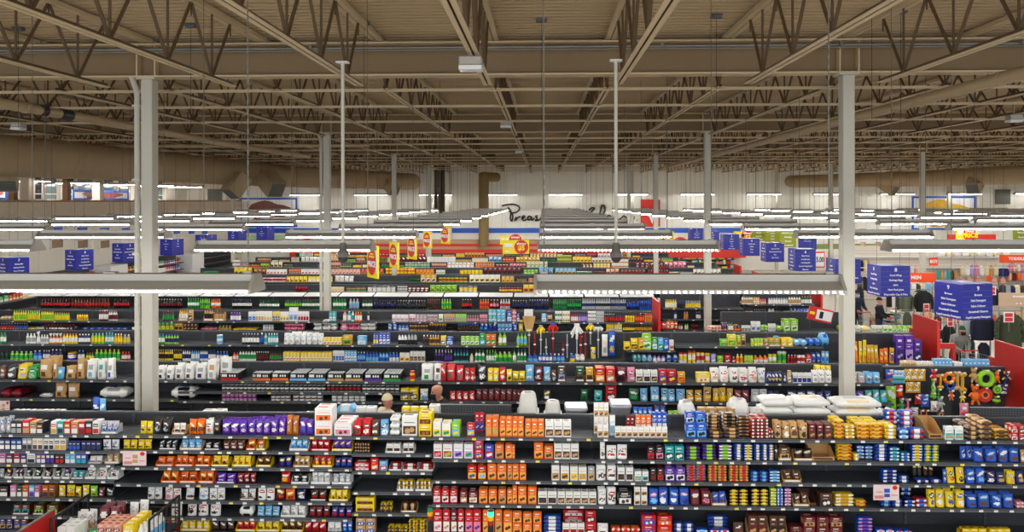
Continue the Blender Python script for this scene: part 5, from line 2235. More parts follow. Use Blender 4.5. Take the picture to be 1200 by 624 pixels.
# ------------------------------------------------------------------ grocery gondolas further back, seen as small rows
rng = random.Random(11)
FARK = ['cn', 'cr', 'cx', 'sj', 'jc', 'fl', 'tn', 'sn', 'tb']
FCOL = ['r', 'r', 'y', 'y', 'w', 'w', 'w', 'cr', 'br', 'o', 'tn', 'k', 'dr', 'g', 'sm', 'pk', 'gd', 'lb', 'am', 'lg']
SIZE = {'cn': (.11, .13), 'cr': (.16, .22), 'cx': (.2, .3), 'sj': (.1, .17), 'jc': (.11, .22), 'fl': (.18, .24), 'tn': (.16, .2), 'sn': (.22, .3), 'tb': (.17, .15)}
FARN = {'tb': ('margarine_tub', 'round tub')}
LIMIT = 240
for k, y in enumerate(FY):
    wh0 = '%s gondola' % ordinal(6 + k)
    for lv, z in enumerate(FZ[k]):
        yf = y - SD + .04
        x = -16.9 if k < 5 else -15.6
        xe = 9.0 if k < 4 else 7.6
        prev = None
        while x < xe - .5:
            kd = rng.choice(FARK)
            if COUNT.get(FARN.get(kd, KIND[kd])[0], 0) > LIMIT: kd = rng.choice(FARK)
            if COUNT.get(FARN.get(kd, KIND[kd])[0], 0) > LIMIT + 20: x += .6; continue
            w0, h0 = SIZE[kd]
            n = rng.randint(3, 8)
            c = (rng.choice(FCOL), rng.choice(['w', 'r', 'y', 'k', 'g', 'gd']), rng.choice(['w', 'br', 'k', 'r']))
            s = rng.uniform(.9, 1.2)
            x1 = min(x + n * w0 * s, xe)
            st = 2 if kd in ('cn', 'jc', 'tb') and rng.random() < .5 and lv == 0 else 1
            if rng.random() > .10:
                nm, nn = FARN.get(kd, (None, None))
                cluster(kd, c, x, x1, n, h0 * s * (1 if lv == 0 else .8) * st, yf, z, 1, st, None, ('top shelf of ' if lv == 0 else 'second shelf of ') + wh0, nm, nn, parts=(k < 1))
            x = x1 + rng.uniform(.02, .12)
# the dairy case and what was too many to count behind it
b = MB(); rs = random.Random(4)
cols = ['w', 'cr', 'y', 'lb', 'r', 'o', 'g', 'gy']
for row, z in enumerate((.19, .55, .9)):
    x = wx(347, 57)
    while x < wx(856, 57):
        w_ = rs.uniform(.1, .3); h_ = rs.uniform(.14, .3)
        b.cbox(x, x + w_ * .94, 56.66, 56.85, z + .001, z + h_, rs.randrange(8), .01); x += w_
tag(b.build('dairy_goods', [pmat(c) for c in cols]), 'small cartons and tubs filling the dairy case under the red fascia', 'groceries', kind='stuff')
# ------------------------------------------------------------------ brooms and mops on the slotted wall of the third gondola
def broom(px, ytop, ybot, head, hc, stick, lab, name='broom', wide=.0):
    Y = YC - .14
    x, zt = world_at(px, ytop, Y); _, zb = world_at(px, ybot, Y)
    zb = max(zb, C2 + .03)
    hh = head
    r = tag(empty(name, (x, Y, zb)), lab, 'broom' if name == 'broom' else 'mop')
    L = zt - zb
    b = MB(); b.tube((0, 0, 0), (0, 0, L - hh * .8), .014, 8, 0); b.lathe([(.018, 0), (.018, .03), (.012, .04)], 8)
    b.build('handle', pmat(stick, 'plastic'), r)
    if hh > .02:
        b = MB(); n = 14
        for i in range(n):
            t = -1 + 2 * i / (n - 1)
            if name == 'broom':
                b.tube((t * wide * .25, 0, L - hh * .85), (t * wide * .5, math.sin(i * 9) * .02, L), .014, 5, 0, .02)
            else:
                b.tube((t * wide * .12, 0, L - hh * .2), (t * wide * .5, math.sin(i * 7) * .05, L - hh * (.75 + .25 * math.cos(t * 1.5 + i))), .018, 5, 0, .024)
        b.tube((-wide * .22, 0, L - hh * (.85 if name == 'broom' else .15)), (wide * .22, 0, L - hh * (.85 if name == 'broom' else .15)), .03, 6, 1)
        b.build('bristle' if name == 'broom' else 'mop_head', [pmat(hc[0]), pmat(hc[1])], r)
    h = MB(); h.tube((0, .0, L * .55), (0, .12, L * .55), .006, 6); h.box(-.03, .03, -.02, -.017, L * .55 - .02, L * .55 + .02)
    h.build('hook', M_TAG, r)
    return r
broom(620, 371, 425, .42, ('tn', 'cr'), 'tn', 'tall corn broom with tan bristles on the slotted wall', 'broom', .3)
broom(626.5, 391, 424, .0, ('r', 'r'), 'r', 'red broom handle hanging beside the corn broom', 'broom')
broom(633.7, 381, 425, .22, ('y', 'gy'), 's', 'mop with yellow head and silver handle', 'mop', .2)
broom(640, 397, 424, .0, ('gy', 'gy'), 's', 'plain silver handle between yellow and red mops', 'mop')
broom(648, 378, 424, .25, ('r', 'b'), 'r', 'mop with red and blue head and red handle', 'mop', .26)
broom(660, 402, 424, .0, ('r', 'r'), 'r', 'short red handle in the middle of the slotted wall', 'broom')
broom(664.6, 392, 425, .0, ('k', 'k'), 's', 'thin silver handle beside the short red one', 'mop')
broom(676, 378, 420, .4, ('w', 'w'), 's', 'big white string mop on the slotted wall', 'mop', .3)
broom(680.5, 392, 421, .06, ('dr', 'r'), 'r', 'thick red handle right beside the white string mop', 'broom', .1)
broom(686, 390, 424, .0, ('r', 'r'), 'r', 'slanted thin red handle on the slotted wall', 'broom')
broom(692, 379, 404, .18, ('y', 'gy'), 'gy', 'yellow sponge mop, head above the panel', 'mop', .22)
broom(701, 381, 424, .16, ('w', 'db'), 'gy', 'grey handled mop with white and navy head', 'mop', .24)
for px0, px1, y0, y1, c, lab in ((692, 698, 407, 423, ('y', 'b', 'w'), 'small yellow-and-blue duster pack on the slotted wall'), (705, 712, 392, 418, ('w', 'y', 'gy'), 'long white-and-yellow mop refill pack'), (713, 721, 388, 418, ('b', 'w', 'y'), 'long blue-and-white mop refill pack')):
    Y = YC - .12
    x0, x1 = wx(px0, Y), wx(px1, Y); za, zb = zat(px0, y0, Y), zat(px0, y1, Y)
    o = put(m_bag(x1 - x0, .06, za - zb, c, 'foil'), 'mop_refill_pack', None, ((x0 + x1) / 2, Y, zb)); tag(o, lab, 'pack')

# ------------------------------------------------------------------ toy wall at the right end of the second gondola
TX0, TX1 = 6.98, 9.45
tw = tag(empty('toy_pegboard', ((TX0 + TX1) / 2, YBp, 0)), 'dark perforated wall of hanging dog toys, right end of second gondola', 'peg wall')
hwid = (TX1 - TX0) / 2
b = MB(); b.box(-hwid, hwid, -.02, .02, .19, 1.81); b.build('back_panel', M_PANEL, tw)
MB().box(-hwid, hwid, -.03, .03, 1.81, 1.83).build('top_rail', M_RAIL, tw)
b = MB(); b.box(-hwid, hwid, -.5, SD, 0, .19); b.build('base_deck', [M_BLACK], tw)
put(shelf_mesh(2 * hwid, .5), 'shelf', tw, (0, .52, 1.58), PI)
hk = MB(); hk.tube((0, -.24, 0), (0, -.02, 0), .004, 5); hk.tube((0, -.24, 0), (0, -.24, .03), .004, 5); hk.box(-.025, .025, -.25, -.246, .0, .035, 1)
HOOK = hk.mesh('hook', [M_GALV, M_TAG])
def toy(kind, zx, zy, s, c, lab, sy=1.0):
    """zx, zy in the measured strip (x0 1020, y0 415, 6.64 per pixel); s height in metres"""
    px, py = 1020 + zx / 6.64, 415 + zy / 6.64
    Y = YBp - .17
    x, z = world_at(px, py, Y)
    if x < TX0 + .02: x = TX0 + .06
    b = MB(); th = .035
    m0, m1, m2 = [pmat(q, 'plastic') for q in (list(c) + [c[-1]] * 3)[:3]]
    r_ = s / 2
    if kind == 'ring_toy':
        n, k = 20, 8; rr = r_ * .28; R = r_ * .72
        V = [((R + rr * math.cos(2 * PI * j / k)) * math.cos(2 * PI * i / n), rr * math.sin(2 * PI * j / k), (R + rr * math.cos(2 * PI * j / k)) * math.sin(2 * PI * i / n)) for i in range(n) for j in range(k)]
        b.add(V, [(i * k + j, ((i + 1) % n) * k + j, ((i + 1) % n) * k + (j + 1) % k, i * k + (j + 1) % k) for i in range(n) for j in range(k)], [0 if i % 5 else 1 for i in range(n) for j in range(k)], True)
    elif kind == 'ball_toy':
        for i in range(6): pass
        pr = [(max(.002, r_ * math.sin(PI * i / 8)), -r_ * math.cos(PI * i / 8)) for i in range(9)]
        b.lathe(pr, 14, [0, 0, 1, 0, 0, 1, 0, 0])
    elif kind == 'disc_toy':
        b.tube((0, -.02, 0), (0, .02, 0), r_, 20, 0); b.tube((0, -.026, 0), (0, -.02, 0), r_ * .55, 16, 1); b.tube((0, -.03, 0), (0, -.026, 0), r_ * .3, 12, 2)
    elif kind == 'bone_toy':
        b.tube((0, 0, -r_ * .7), (0, 0, r_ * .7), r_ * .16, 10, 0)
        for sx in (-1, 1):
            for sz in (-1, 1):
                pr = [(max(.002, r_ * .24 * math.sin(PI * i / 6)), sz * r_ * .78 - r_ * .24 * math.cos(PI * i / 6)) for i in range(7)]
                b.lathe(pr, 10, 0, sx * r_ * .2)
        b.tube((0, 0, -r_ * .1), (0, 0, r_ * .1), r_ * .18, 10, 1)
    elif kind == 'rope_toy':
        for q in (-1, 1):
            pts = [(q * r_ * .12 + math.sin(i * 1.1 + q) * .012, 0, r_ - i * s / 9) for i in range(10)]
            b.path(pts, .016, 6, 0 if q < 0 else 1)
        for zz in (-r_ * .75, r_ * .8): b.lathe([(.01, zz - .04), (.04, zz - .02), (.04, zz + .02), (.01, zz + .04)], 10, 0)
        for i in range(5): b.tube((0, 0, -r_ * .8), (-.04 + i * .02, 0, -r_ * 1.05), .008, 4, 1)
    elif kind == 'plush_toy':
        def ell(cx, cz, rx, rz, mi):
            pr = [(max(.002, rx * math.sin(PI * i / 8)), cz - rz * math.cos(PI * i / 8)) for i in range(9)]
            b.lathe(pr, 12, mi, cx, 0, .7)
        ell(0, -r_ * .2, r_ * .42, r_ * .5, 0); ell(0, r_ * .5, r_ * .34, r_ * .34, 0)
        for sx in (-1, 1):
            ell(sx * r_ * .28, r_ * .82, r_ * .13, r_ * .2, 1)
            b.tube((sx * r_ * .3, 0, r_ * .1), (sx * r_ * .62, -.01, -r_ * .2), r_ * .14, 8, 1, r_ * .1)
            b.tube((sx * r_ * .2, 0, -r_ * .55), (sx * r_ * .34, -.01, -r_), r_ * .16, 8, 0, r_ * .12)
            b.tube((sx * r_ * .12, -r_ * .22, r_ * .58), (sx * r_ * .12, -r_ * .27, r_ * .58), r_ * .05, 6, 2)
        b.tube((0, -r_ * .2, r_ * .42), (0, -r_ * .3, r_ * .42), r_ * .08, 6, 2)
    elif kind == 'toy_pack':
        me = m_bag(s * sy * .62, .06, s, (c + ('w', 'w', 'w'))[:3], 'foil')
        me.transform(Matrix.Translation((0, 0, -s / 2)))
        o = put(me, kind, None, (x, Y, z)); tag(o, lab, 'dog toy')
        h = put(HOOK, 'peg_hook', tw, (x - tw.location.x, 0, z + r_ * .86)); return
    o = b.build(kind, [m0, m1, m2], None, (x, Y, z)); tag(o, lab, 'dog toy')
    put(HOOK, 'peg_hook', tw, (x - tw.location.x, 0, z + r_ * .9))
for i, zx in enumerate((100, 128, 156)): toy('toy_pack', zx, 172, .26, ('b', 'r', 'o'), '%s blue bag with red top at the upper left of the toy wall' % ordinal(i + 1))
for i, zx in enumerate((186, 212, 238)): toy('toy_pack', zx, 180, .27, ('lb', 'r', 'g'), '%s pale blue bag with red top near the gold bags' % ordinal(i + 1))
for i, zx in enumerate((296, 345, 396)): toy('toy_pack', zx, 165, .24, ('gd', 'k', 'w'), '%s gold pack in the upper row of the toy wall' % ordinal(i + 1), 1.2)
for i, zx in enumerate((305, 358)): toy('toy_pack', zx, 262, .22, ('gd', 'br', 'w'), '%s brown-and-gold pack below the upper gold packs' % ordinal(i + 1), 1.2)
toy('plush_toy', 495, 170, .26, ('r', 'pk', 'k'), 'red and pink plush dog toy near the top middle')
toy('rope_toy', 490, 250, .3, ('lg', 'w', 'g'), 'pale green rope toy under the red plush')
toy('ball_toy', 487, 330, .12, ('lg', 'g', 'g'), 'green ball hanging at the foot of the rope toy')
toy('bone_toy', 530, 312, .2, ('g', 'lg', 'g'), 'green bone toy beside the green ball')
toy('bone_toy', 545, 215, .3, ('gd', 'o', 'y'), 'long golden bone toy beside the red plush')
toy('ring_toy', 612, 190, .26, ('o', 'y', 'r'), 'orange and yellow ring toy in the top middle')
toy('ring_toy', 620, 250, .2, ('b', 'db', 'b'), 'blue ring toy below the orange ring')
toy('bone_toy', 676, 210, .38, ('tn', 'gd', 'br'), 'long tan bone toy, first of two in the middle')
toy('bone_toy', 716, 220, .4, ('gd', 'tn', 'br'), 'long golden bone toy, second of two in the middle')
toy('plush_toy', 628, 322, .2, ('o', 'w', 'k'), 'small orange plush under the blue ring')
toy('plush_toy', 716, 334, .2, ('y', 'w', 'o'), 'small yellow plush below the long bones')
toy('plush_toy', 805, 165, .3, ('tn', 'gd', 'k'), 'tan plush beside the big lime ring')
toy('ring_toy', 900, 195, .37, ('lg', 'lg', 'lg'), 'big lime green ring toy')
toy('plush_toy', 985, 175, .26, ('o', 'k', 'w'), 'orange and black plush right of the lime ring')
toy('plush_toy', 1058, 190, .28, ('db', 'y', 'w'), 'navy and yellow plush at the right edge')
toy('disc_toy', 985, 277, .17, ('lg', 'g', 'lg'), 'lime flying disc toy under the orange plush')
toy('plush_toy', 815, 315, .42, ('o', 'o', 'k'), 'orange rubber figure toy with stubby limbs')
toy('disc_toy', 890, 318, .3, ('r', 'o', 'k'), 'red-orange disc toy with dark centre')
toy('ball_toy', 978, 360, .16, ('lg', 'k', 'g'), 'lime striped ball near the red end panel')
toy('toy_pack', 1040, 282, .22, ('db', 'p', 'w'), 'dark navy pack at the right edge of the toy wall')
toy('toy_pack', 226, 290, .24, ('r', 'w', 'o'), 'red pack with round window on the left of the toy wall')
toy('toy_pack', 160, 345, .5, ('lg', 'w', 'g'), 'long pale green strip pack at the left edge', .7)
toy('plush_toy', 240, 395, .26, ('g', 'r', 'w'), 'green and red plush in the lower left')
toy('bone_toy', 292, 395, .24, ('pk', 'pk', 'r'), 'pink bone toy in the lower left')
toy('toy_pack', 370, 355, .2, ('r', 'w', 'br'), 'red pack in the middle of the lower row', 1.1)
toy('toy_pack', 425, 365, .26, ('b', 'db', 'w'), 'blue pack beside the red pack', 1.1)
toy('plush_toy', 542, 385, .28, ('gy', 'w', 'k'), 'grey plush in the lower middle')
toy('toy_pack', 495, 410, .22, ('w', 'r', 'dr'), 'white and red pack left of the grey plush')
toy('toy_pack', 345, 455, .2, ('s', 'b', 'gy'), 'silver and blue pack in the bottom row', 1.2)
toy('bone_toy', 395, 465, .14, ('o', 'am', 'k'), 'small orange chew in the bottom row, first of two')
toy('bone_toy', 436, 465, .14, ('o', 'am', 'k'), 'small orange chew in the bottom row, second of two')
toy('toy_pack', 728, 440, .3, ('pk', 'w', 'r'), 'pink card pack below the long bones')
toy('disc_toy', 545, 470, .16, ('br', 'tn', 'k'), 'brown round chew in the bottom row')
def back_run(px0, px1, n, ytop, kind, c, nm=None, nn=None):
    yf = YBp + .1
    cluster(kind, c, wx(px0, yf), wx(px1, yf), n, zat(px0, ytop, yf + .1) - 1.58, yf, 1.58, 2, 1, None, 'shelf behind dog toy wall', nm, nn)
back_run(1056, 1074, 6, 422, 'tb', ('tn', 'w', 'cr'), 'plastic_tub', 'plastic tub')
back_run(1075, 1094, 6, 423, 'tb', ('cr', 'w', 'w'), 'plastic_tub', 'plastic tub')
back_run(1095, 1116, 5, 420, 'hb', ('lb', 'w', 'b'))
back_run(1118, 1128, 2, 424, 'hb', ('w', 'o', 'gy'))
back_run(1130, 1160, 6, 421, 'hb', ('lb', 'b', 'w'))

# ------------------------------------------------------------------ hanging signs
def wires(r, pts, z0):
    for (x, y) in pts:
        MB().tube((x, y, z0), (x, y, ZD - r.location.z), .004, 4).build('wire', M_CHAIN, r)
def aisle_sign(px, ytop, ybot, Y, lines_f, lines_s, side, rz, lab, w=.64, num=None, wires_=True, m=M_SIGNB):
    x, zt = world_at(px, ytop, Y); zb = zat(px, ybot, Y)
    h = zt - zb
    r = tag(empty('aisle_sign', (x, Y, zb)), lab, 'sign', 'hanging aisle signs'); r.rotation_euler = (0, 0, rz)
    b = MB(); b.cbox(-w / 2, w / 2, -w / 2, w / 2, 0, h, 0, .006)
    for i in range(1, 6): b.box(-w / 2 - .001, w / 2 + .001, -w / 2 - .002, -w / 2 + .001, h * (i / 6.2), h * (i / 6.2) + .006, 1)
    b.build('sign_box', [m, mat('sign_line', '3a4ad8', .5)], r)
    def face(lines, loc, ang):
        n = len(lines)
        zz = h - .13 * h
        for i, t in enumerate(lines):
            s = h * .17 if i == 0 else h * .082
            if i == 0: z = h * .87
            else: z = h * (.87 - .155 * i - .02)
            me = text_mesh(t, s, .03)
            wd = max(v.co.x for v in me.vertices) - min(v.co.x for v in me.vertices) if len(me.vertices) else 1
            lettering(t, s, M_SIGNW, r, loc(z), ang, .012, min(1, w * .92 / max(wd, .01)))
    face(lines_f, lambda z: (0, -w / 2 - .003, z), 0)
    if side == 'left': face(lines_s, lambda z: (-w / 2 - .003, 0, z), -PI / 2)
    else: face(lines_s, lambda z: (w / 2 + .003, 0, z), PI / 2)
    if wires_:
        wires(r, [(-w * .4, 0), (w * .4, 0)], h)
L9 = ['9', 'Brooms', 'Dish Detergent', 'Fabric Softener', 'Household Cleaners', 'Liquid Laundry Detergent']
L8 = ['8', 'Food Wrap', 'Garbage Bags', 'Juice', 'New Pack Juice', 'Disposable Cup & Plate']
L6 = ['6', 'Baby Food', 'Condiments', 'Cooking Oil', 'Canned Vegetables', 'Mexican']
L5 = ['5', 'Canned Fruit', 'International Foods', 'Rice', 'Side Dishes']
L4 = ['4', 'Condiments', 'Pickles', 'Pasta', 'Soup']
L3 = ['3', 'Bread', 'Spreads', 'Tea', 'Coffee', 'Hot Cereals']
L7 = ['7', 'Baking Mix', 'Baking Needs', 'Flour & Sugar', 'Nuts & Dried Fruit Bulk']
aisle_sign(1128.5, 331, 372, 13.9, L9, L9, 'left', .30, 'blue hanging sign numbered nine, nearest aisle sign, above the dog toys', .64)
aisle_sign(1041, 310.5, 346, 17.6, L8, L8, 'left', .05, 'blue hanging sign numbered eight beside the orange MEN sign', .66)
aisle_sign(988, 303, 331, 21.3, L7, L7, 'left', .03, 'blue hanging sign numbered seven behind the right column', .68)
aisle_sign(939.5, 291.5, 317, 25.0, L6, L6, 'left', .03, 'blue hanging sign numbered six left of the right column', .66)
aisle_sign(905, 284.5, 306.5, 28.7, L5, L5, 'left', .03, 'blue hanging sign numbered five, in the row by the red end panels', .66)
aisle_sign(878, 279.5, 299.5, 32.4, L4, L4, 'left', .03, 'blue hanging sign numbered four, in the row by the red end panels', .68)
aisle_sign(855, 274.5, 292.5, 36.1, L3, L3, 'left', .03, 'blue hanging sign numbered three, in the row by the red end panels', .7)
aisle_sign(833, 271, 286, 39.8, ['2', 'Candles', 'Snacks'], ['2'], 'left', .03, 'blue hanging sign numbered two with white picture, behind the column', .7)
aisle_sign(815, 267.5, 281.5, 44, ['1', 'Candy', 'Confectionery', 'Crackers', 'Chips & Snack'], ['1'], 'left', .02, 'blue hanging sign numbered one beside the twelve dollar sign', .72)
aisle_sign(946, 274, 292, 37, ['', 'Natural Foods', 'Clean Snacks'], [''], 'left', -.3, 'blue hanging sign behind number six, beside the olive sign', .8)
aisle_sign(16, 301.5, 327, 21.3, L7, L7, 'right', -.5, 'blue hanging sign numbered seven at the left edge of the view', .56)
aisle_sign(93, 292.5, 316, 25.0, L5, L6, 'right', -.45, 'blue hanging sign numbered five and six, left of the left column', .6)
aisle_sign(146, 285, 307, 28.7, L5, L5, 'right', -.4, 'blue hanging sign numbered five just behind the left column', .6)
aisle_sign(201.5, 280, 299, 32.4, ['4', 'Condiments', 'Pasta', 'Soup'], ['5', 'Rice', 'Sides'], 'right', -.32, 'blue hanging sign numbered four, right of the left column', .66)
aisle_sign(241.5, 275, 286.5, 36.1, ['3', 'Breakfast', 'Tea'], ['2', 'Tea'], 'right', -.3, 'blue hanging sign numbered three half hidden by a strip light', .68)
aisle_sign(278, 271, 287, 39.8, ['2', 'Candles', 'Chips'], ['1'], 'right', -.3, 'blue hanging sign numbered two before the green banner', .66)
aisle_sign(311, 266.5, 282, 43.5, ['1', 'Candy', 'Confectionery', 'Chips'], ['1'], 'right', -.28, 'blue hanging sign numbered one on the green banner', .7)
# small blue plaques and picture niches on the beige partition
for i, px in enumerate((66, 96, 122, 147, 188.5, 207, 224, 239.5)):
    y = y_on(px, -23.0); hw_ = .5
    r = tag(empty('wall_plaque', (-22.99, y, EYE - (274 - CY) * y / F)), 'small blue plaque on the beige partition, %s from the left' % ordinal(i + 1), 'sign', 'blue plaques on the beige partition')
    b = MB(); b.cbox(0, .03, -hw_ * .8, hw_ * .8, 0, .32, 0, .005); b.build('plaque_board', M_BLUE, r)
for i, px in enumerate((66, 96, 122)):
    y = y_on(px, -23.0); z = EYE - (292 - CY) * y / F
    r = struct(empty('window_%d' % (20 + i), (-22.98, y, z)), 'small opening in the beige partition under a blue plaque')
    b = MB(); hw_ = .5
    for a in ((-hw_, -hw_ + .06, 0, .5), (hw_ - .06, hw_, 0, .5), (-hw_, hw_, 0, .05), (-hw_, hw_, .45, .5)): b.box(-.02, .04, a[0], a[1], a[2], a[3])
    b.build('window_frame', M_WHITE, r)
    MB().box(-.01, .01, -hw_ + .05, hw_ - .05, .05, .45).build('pane', mat('niche_goods', '8a6a44', .5, var=.5, scale=8), r)
# white walled piers in front of the partition
def flag_sign(px, y0, y1, Y, ang, txt, lab, two=False):
    x, zt = world_at(px, y0, Y); zb = zat(px, y1, Y); h = zt - zb
    r = tag(empty('price_flag', (x, Y, zb)), lab, 'sign', 'yellow price flags over the aisles'); r.rotation_euler = (0, 0, ang)
    w = h * .82
    b = MB(); b.cbox(-w / 2, w / 2, -.02, .02, 0, h, 0, .006); b.build('sign_board', M_YEL, r)
    b = MB(); b.disc(-w * .06, -.021, h * .5, w * .40, h * .42, 0, 24, .003); b.build('red_disc', M_SRED, r)
    b = MB(); b.box(-w * .3, w * .2, -.027, -.02, h * .62, h * .68); b.box(-w * .22, w * .12, -.027, -.02, h * .71, h * .76); b.build('yellow_print', M_YEL, r)
    lettering(txt, h * .24, M_SIGNW, r, (-w * .06, -.028, h * .42), 0, .04)
    b = MB(); b.box(w * .36, w * .46, -.024, -.02, h * .15, h * .85); b.build('side_strip', M_SIGNW, r)
    w2 = MB(); w2.box(-w / 2 - .0, w / 2, .021, .024, 0, h); w2.build('rear_print', M_YEL, r)
    wires(r, [(-w * .4, 0), (w * .4, 0)], h)
for i, (px, y0, y1, Y) in enumerate(((437, 288, 326, 22.6), (462, 284, 314, 26.8), (483, 276, 304, 31), (501, 271, 291, 35.3), (522, 265, 286, 39))):
    flag_sign(px, y0, y1, Y, -.95 if i < 3 else -.8, 'PRICE', 'yellow hanging flag with red oval, %s in the slanting row from the front' % ordinal(i + 1))
def price_sign(px0, px1, y0, y1, Y, txt, cx, rad, lab, top='always'):
    x0, x1 = wx(px0, Y), wx(px1, Y); zt, zb = zat(px0, y0, Y), zat(px0, y1, Y); h = zt - zb; w = x1 - x0
    r = tag(empty('price_sign', ((x0 + x1) / 2, Y, zb)), lab, 'sign')
    b = MB(); b.cbox(-w / 2, w / 2, -.03, .03, 0, h, 0, .01); b.build('sign_board', M_YEL, r)
    R = rad * Y / F; X = wx(cx, Y) - (x0 + x1) / 2
    b = MB(); b.disc(X, -.032, h * .5, R, R, 0, 24, .004); b.build('red_disc', M_SRED, r)
    lettering(top, R * .5, M_SIGNW, r, (X, -.045, h * .5 + R * .5), 0, .03)
    lettering(txt, R * .95, M_YEL, r, (X, -.045, h * .5 - R * .15), 0, .05)
    b = MB(); b.box(-w * .42, -w * .12, -.036, -.03, h * .5, h * .75); b.box(-w * .4, -w * .2, -.036, -.03, h * .14, h * .24); b.build('print_block', M_SIGNW, r)
    wires(r, [(-w * .4, 0), (w * .4, 0)], h)
price_sign(589, 620, 281.5, 298, 44, '$5', 611, 8.2, 'yellow sign reading five dollars in the middle of the hall')
price_sign(586, 612, 277, 287, 47, '', 604, 7.5, 'yellow sign behind the five dollar sign')
price_sign(779, 806, 280, 294, 44, '$12', 797, 9, 'yellow sign reading twelve dollars between the columns')
price_sign(768, 790, 271.5, 286, 47.5, '', 782, 6.5, 'yellow sign behind the twelve dollar sign, higher')
price_sign(860, 892, 271.5, 283, 47.5, '$7', 876, 7.5, 'yellow sign reading seven dollars left of the olive sign')
price_sign(339, 369, 282, 290, 52, '', 360, 7, 'yellow sign low on the canopy left of the camera pole')
price_sign(409, 440, 282, 291, 52, '', 430, 8, 'yellow sign low on the canopy right of the camera pole')
price_sign(1120, 1142, 266, 284, 46, 'PRICE', 1136, 7.5, 'yellow price sign with red disc on the clothing side')
def board_sign(px0, px1, y0, y1, Y, m, lines, lab, cat='sign', name='hanging_sign', mt=None, size=.5, hang=True, dep=.04, th=None):
    x0, x1 = wx(px0, Y), wx(px1, Y); zt, zb = zat(px0, y0, Y), zat(px0, y1, Y); h = zt - zb; w = x1 - x0
    r = tag(empty(name, ((x0 + x1) / 2, Y, zb)), lab, cat)
    b = MB(); b.cbox(-w / 2, w / 2, -dep / 2, dep / 2, 0, h, 0, .006); b.build('sign_board', m, r)
    n = len(lines)
    for i, t in enumerate(lines):
        s = (h / (n + .4)) * size * 1.5
        me = text_mesh(t, s, .03)
        wd = (max(v.co.x for v in me.vertices) - min(v.co.x for v in me.vertices)) if len(me.vertices) else 1
        lettering(t, s, mt or M_SIGNW, r, (0 if th is None else th * w, -dep / 2 - .004, h * (1 - (i + .5) / n)), 0, .03, min(1, w * .9 / max(wd, .01)))
    if hang: wires(r, [(-w * .4, 0), (w * .4, 0)], h)
    return r
board_sign(1062, 1097, 320, 331, 31, M_ORAN, ['MEN'], 'orange hanging sign reading MEN above the sweaters', size=.5, th=-.18)
board_sign(1089, 1099, 302, 311.5, 38, M_ORAN, ['BOY'], 'small orange hanging sign reading BOY, beside the pale column', size=.5)
board_sign(1171, 1226, 299, 308, 36, M_ORAN, ['TODDLER GIRL'], 'wide orange sign reading TODDLER at the right edge', size=.5)
board_sign(1155.5, 1161, 323, 329.5, 36, M_ORAN, [''], 'tiny blank orange tag over the baby clothes', hang=False)
board_sign(1170, 1226, 343.5, 359.5, 27, mat('sign_sand', 'c9ab8f', .5), ["women's plus", 'o  o  o  o'], "sand coloured sign reading women's plus at the right edge", size=.42)
board_sign(881, 897, 271, 283, 44, M_OLIVE, ['Cereal', 'Granola', 'Snack Bars'], 'olive hanging sign, first of three, left of Natural Foods', size=.4)
board_sign(897, 914, 272, 285, 43, M_OLIVE, ['Frozen', 'Dairy', 'Snacks', 'Treats'], 'olive hanging sign, middle of three', size=.4)
board_sign(914, 933, 271, 290, 42, M_OLIVE, ['Natural Foods', 'Grocery', 'Frozen', 'Household'], 'olive hanging sign reading Natural Foods at the top', size=.4)
board_sign(1187, 1206, 270, 281, 44, M_OLIVE, ['Natural', 'Foods'], 'olive hanging sign at the right edge', size=.4)
board_sign(957, 1050, 286, 292, 52, mat('fascia_green', '7f8f4c', .5), ['Natural Foods'], 'long green fascia board reading Natural Foods', size=.5, hang=False, th=.28)
board_sign(952.5, 966.5, 295, 314, 26, M_SRED, [''], 'red edged price board reading fifteen beside sign six', hang=True)
board_sign(953.5, 965.5, 297, 312.5, 25.96, M_SIGNW, ['15.00'], 'white price card reading fifteen in the red frame', hang=False, mt=M_BLACK, size=.5, dep=.02)
r = board_sign(945, 974, 361, 377, 21.9, M_SRED, [''], 'tilted red and white sale sign left of the right column', hang=False); r.rotation_euler = (0, .22, 0)
q = (wx(974, 21.9) - wx(945, 21.9)) / 2; hq = zat(960, 361, 21.9) - zat(960, 377, 21.9)
b = MB(); b.box(-q * .35, q * .92, -.03, -.021, hq * .14, hq * .86); b.build('white_field', M_SIGNW, r)
b = MB(); b.box(-q * .9, -q * .5, -.03, -.021, hq * .42, hq * .62); b.build('yellow_print', M_YEL, r)
b = MB(); b.box(-q * .1, q * .2, -.036, -.03, hq * .25, hq * .75); b.build('dark_print', M_BLACK, r)
board_sign(1110, 1167, 275, 283, 54, M_SRED, [''], 'plain red board behind the yellow price sign', hang=False)
# pale cards clipped on shelf edges
def shelf_card(px0, px1, y0, y1, Y, lab):
    x0, x1 = wx(px0, Y), wx(px1, Y); zt, zb = zat(px0, y0, Y), zat(px0, y1, Y); w = x1 - x0; h = zt - zb
    r = tag(empty('shelf_card', ((x0 + x1) / 2, Y, zb)), lab, 'card')
    MB().box(-w / 2, w / 2, -.003, .003, 0, h).build('card', mat('card_pink', 'f0d8d6', .5), r)
    PR = mat('print_red', 'd88a86', .5)
    for a in ((-w * .45, -w * .1, h * .1, h * .3), (-w * .4, -w * .15, h * .5, h * .56), (w * .2, w * .44, h * .3, h * .36)):
        MB().box(a[0], a[1], -.005, -.003, a[2], a[3]).build('red_print', PR, r)
    MB().disc(w * .34, -.004, h * .82, w * .1, h * .14, 0, 12).build('red_disc', M_SRED, r)
    for q in ((.5, .75), (.2, .42)): MB().box(-w * .08, w * .14, -.005, -.003, h * q[0], h * q[1]).build('picture', pmat('tn' if px0 < 500 else 'b'), r)
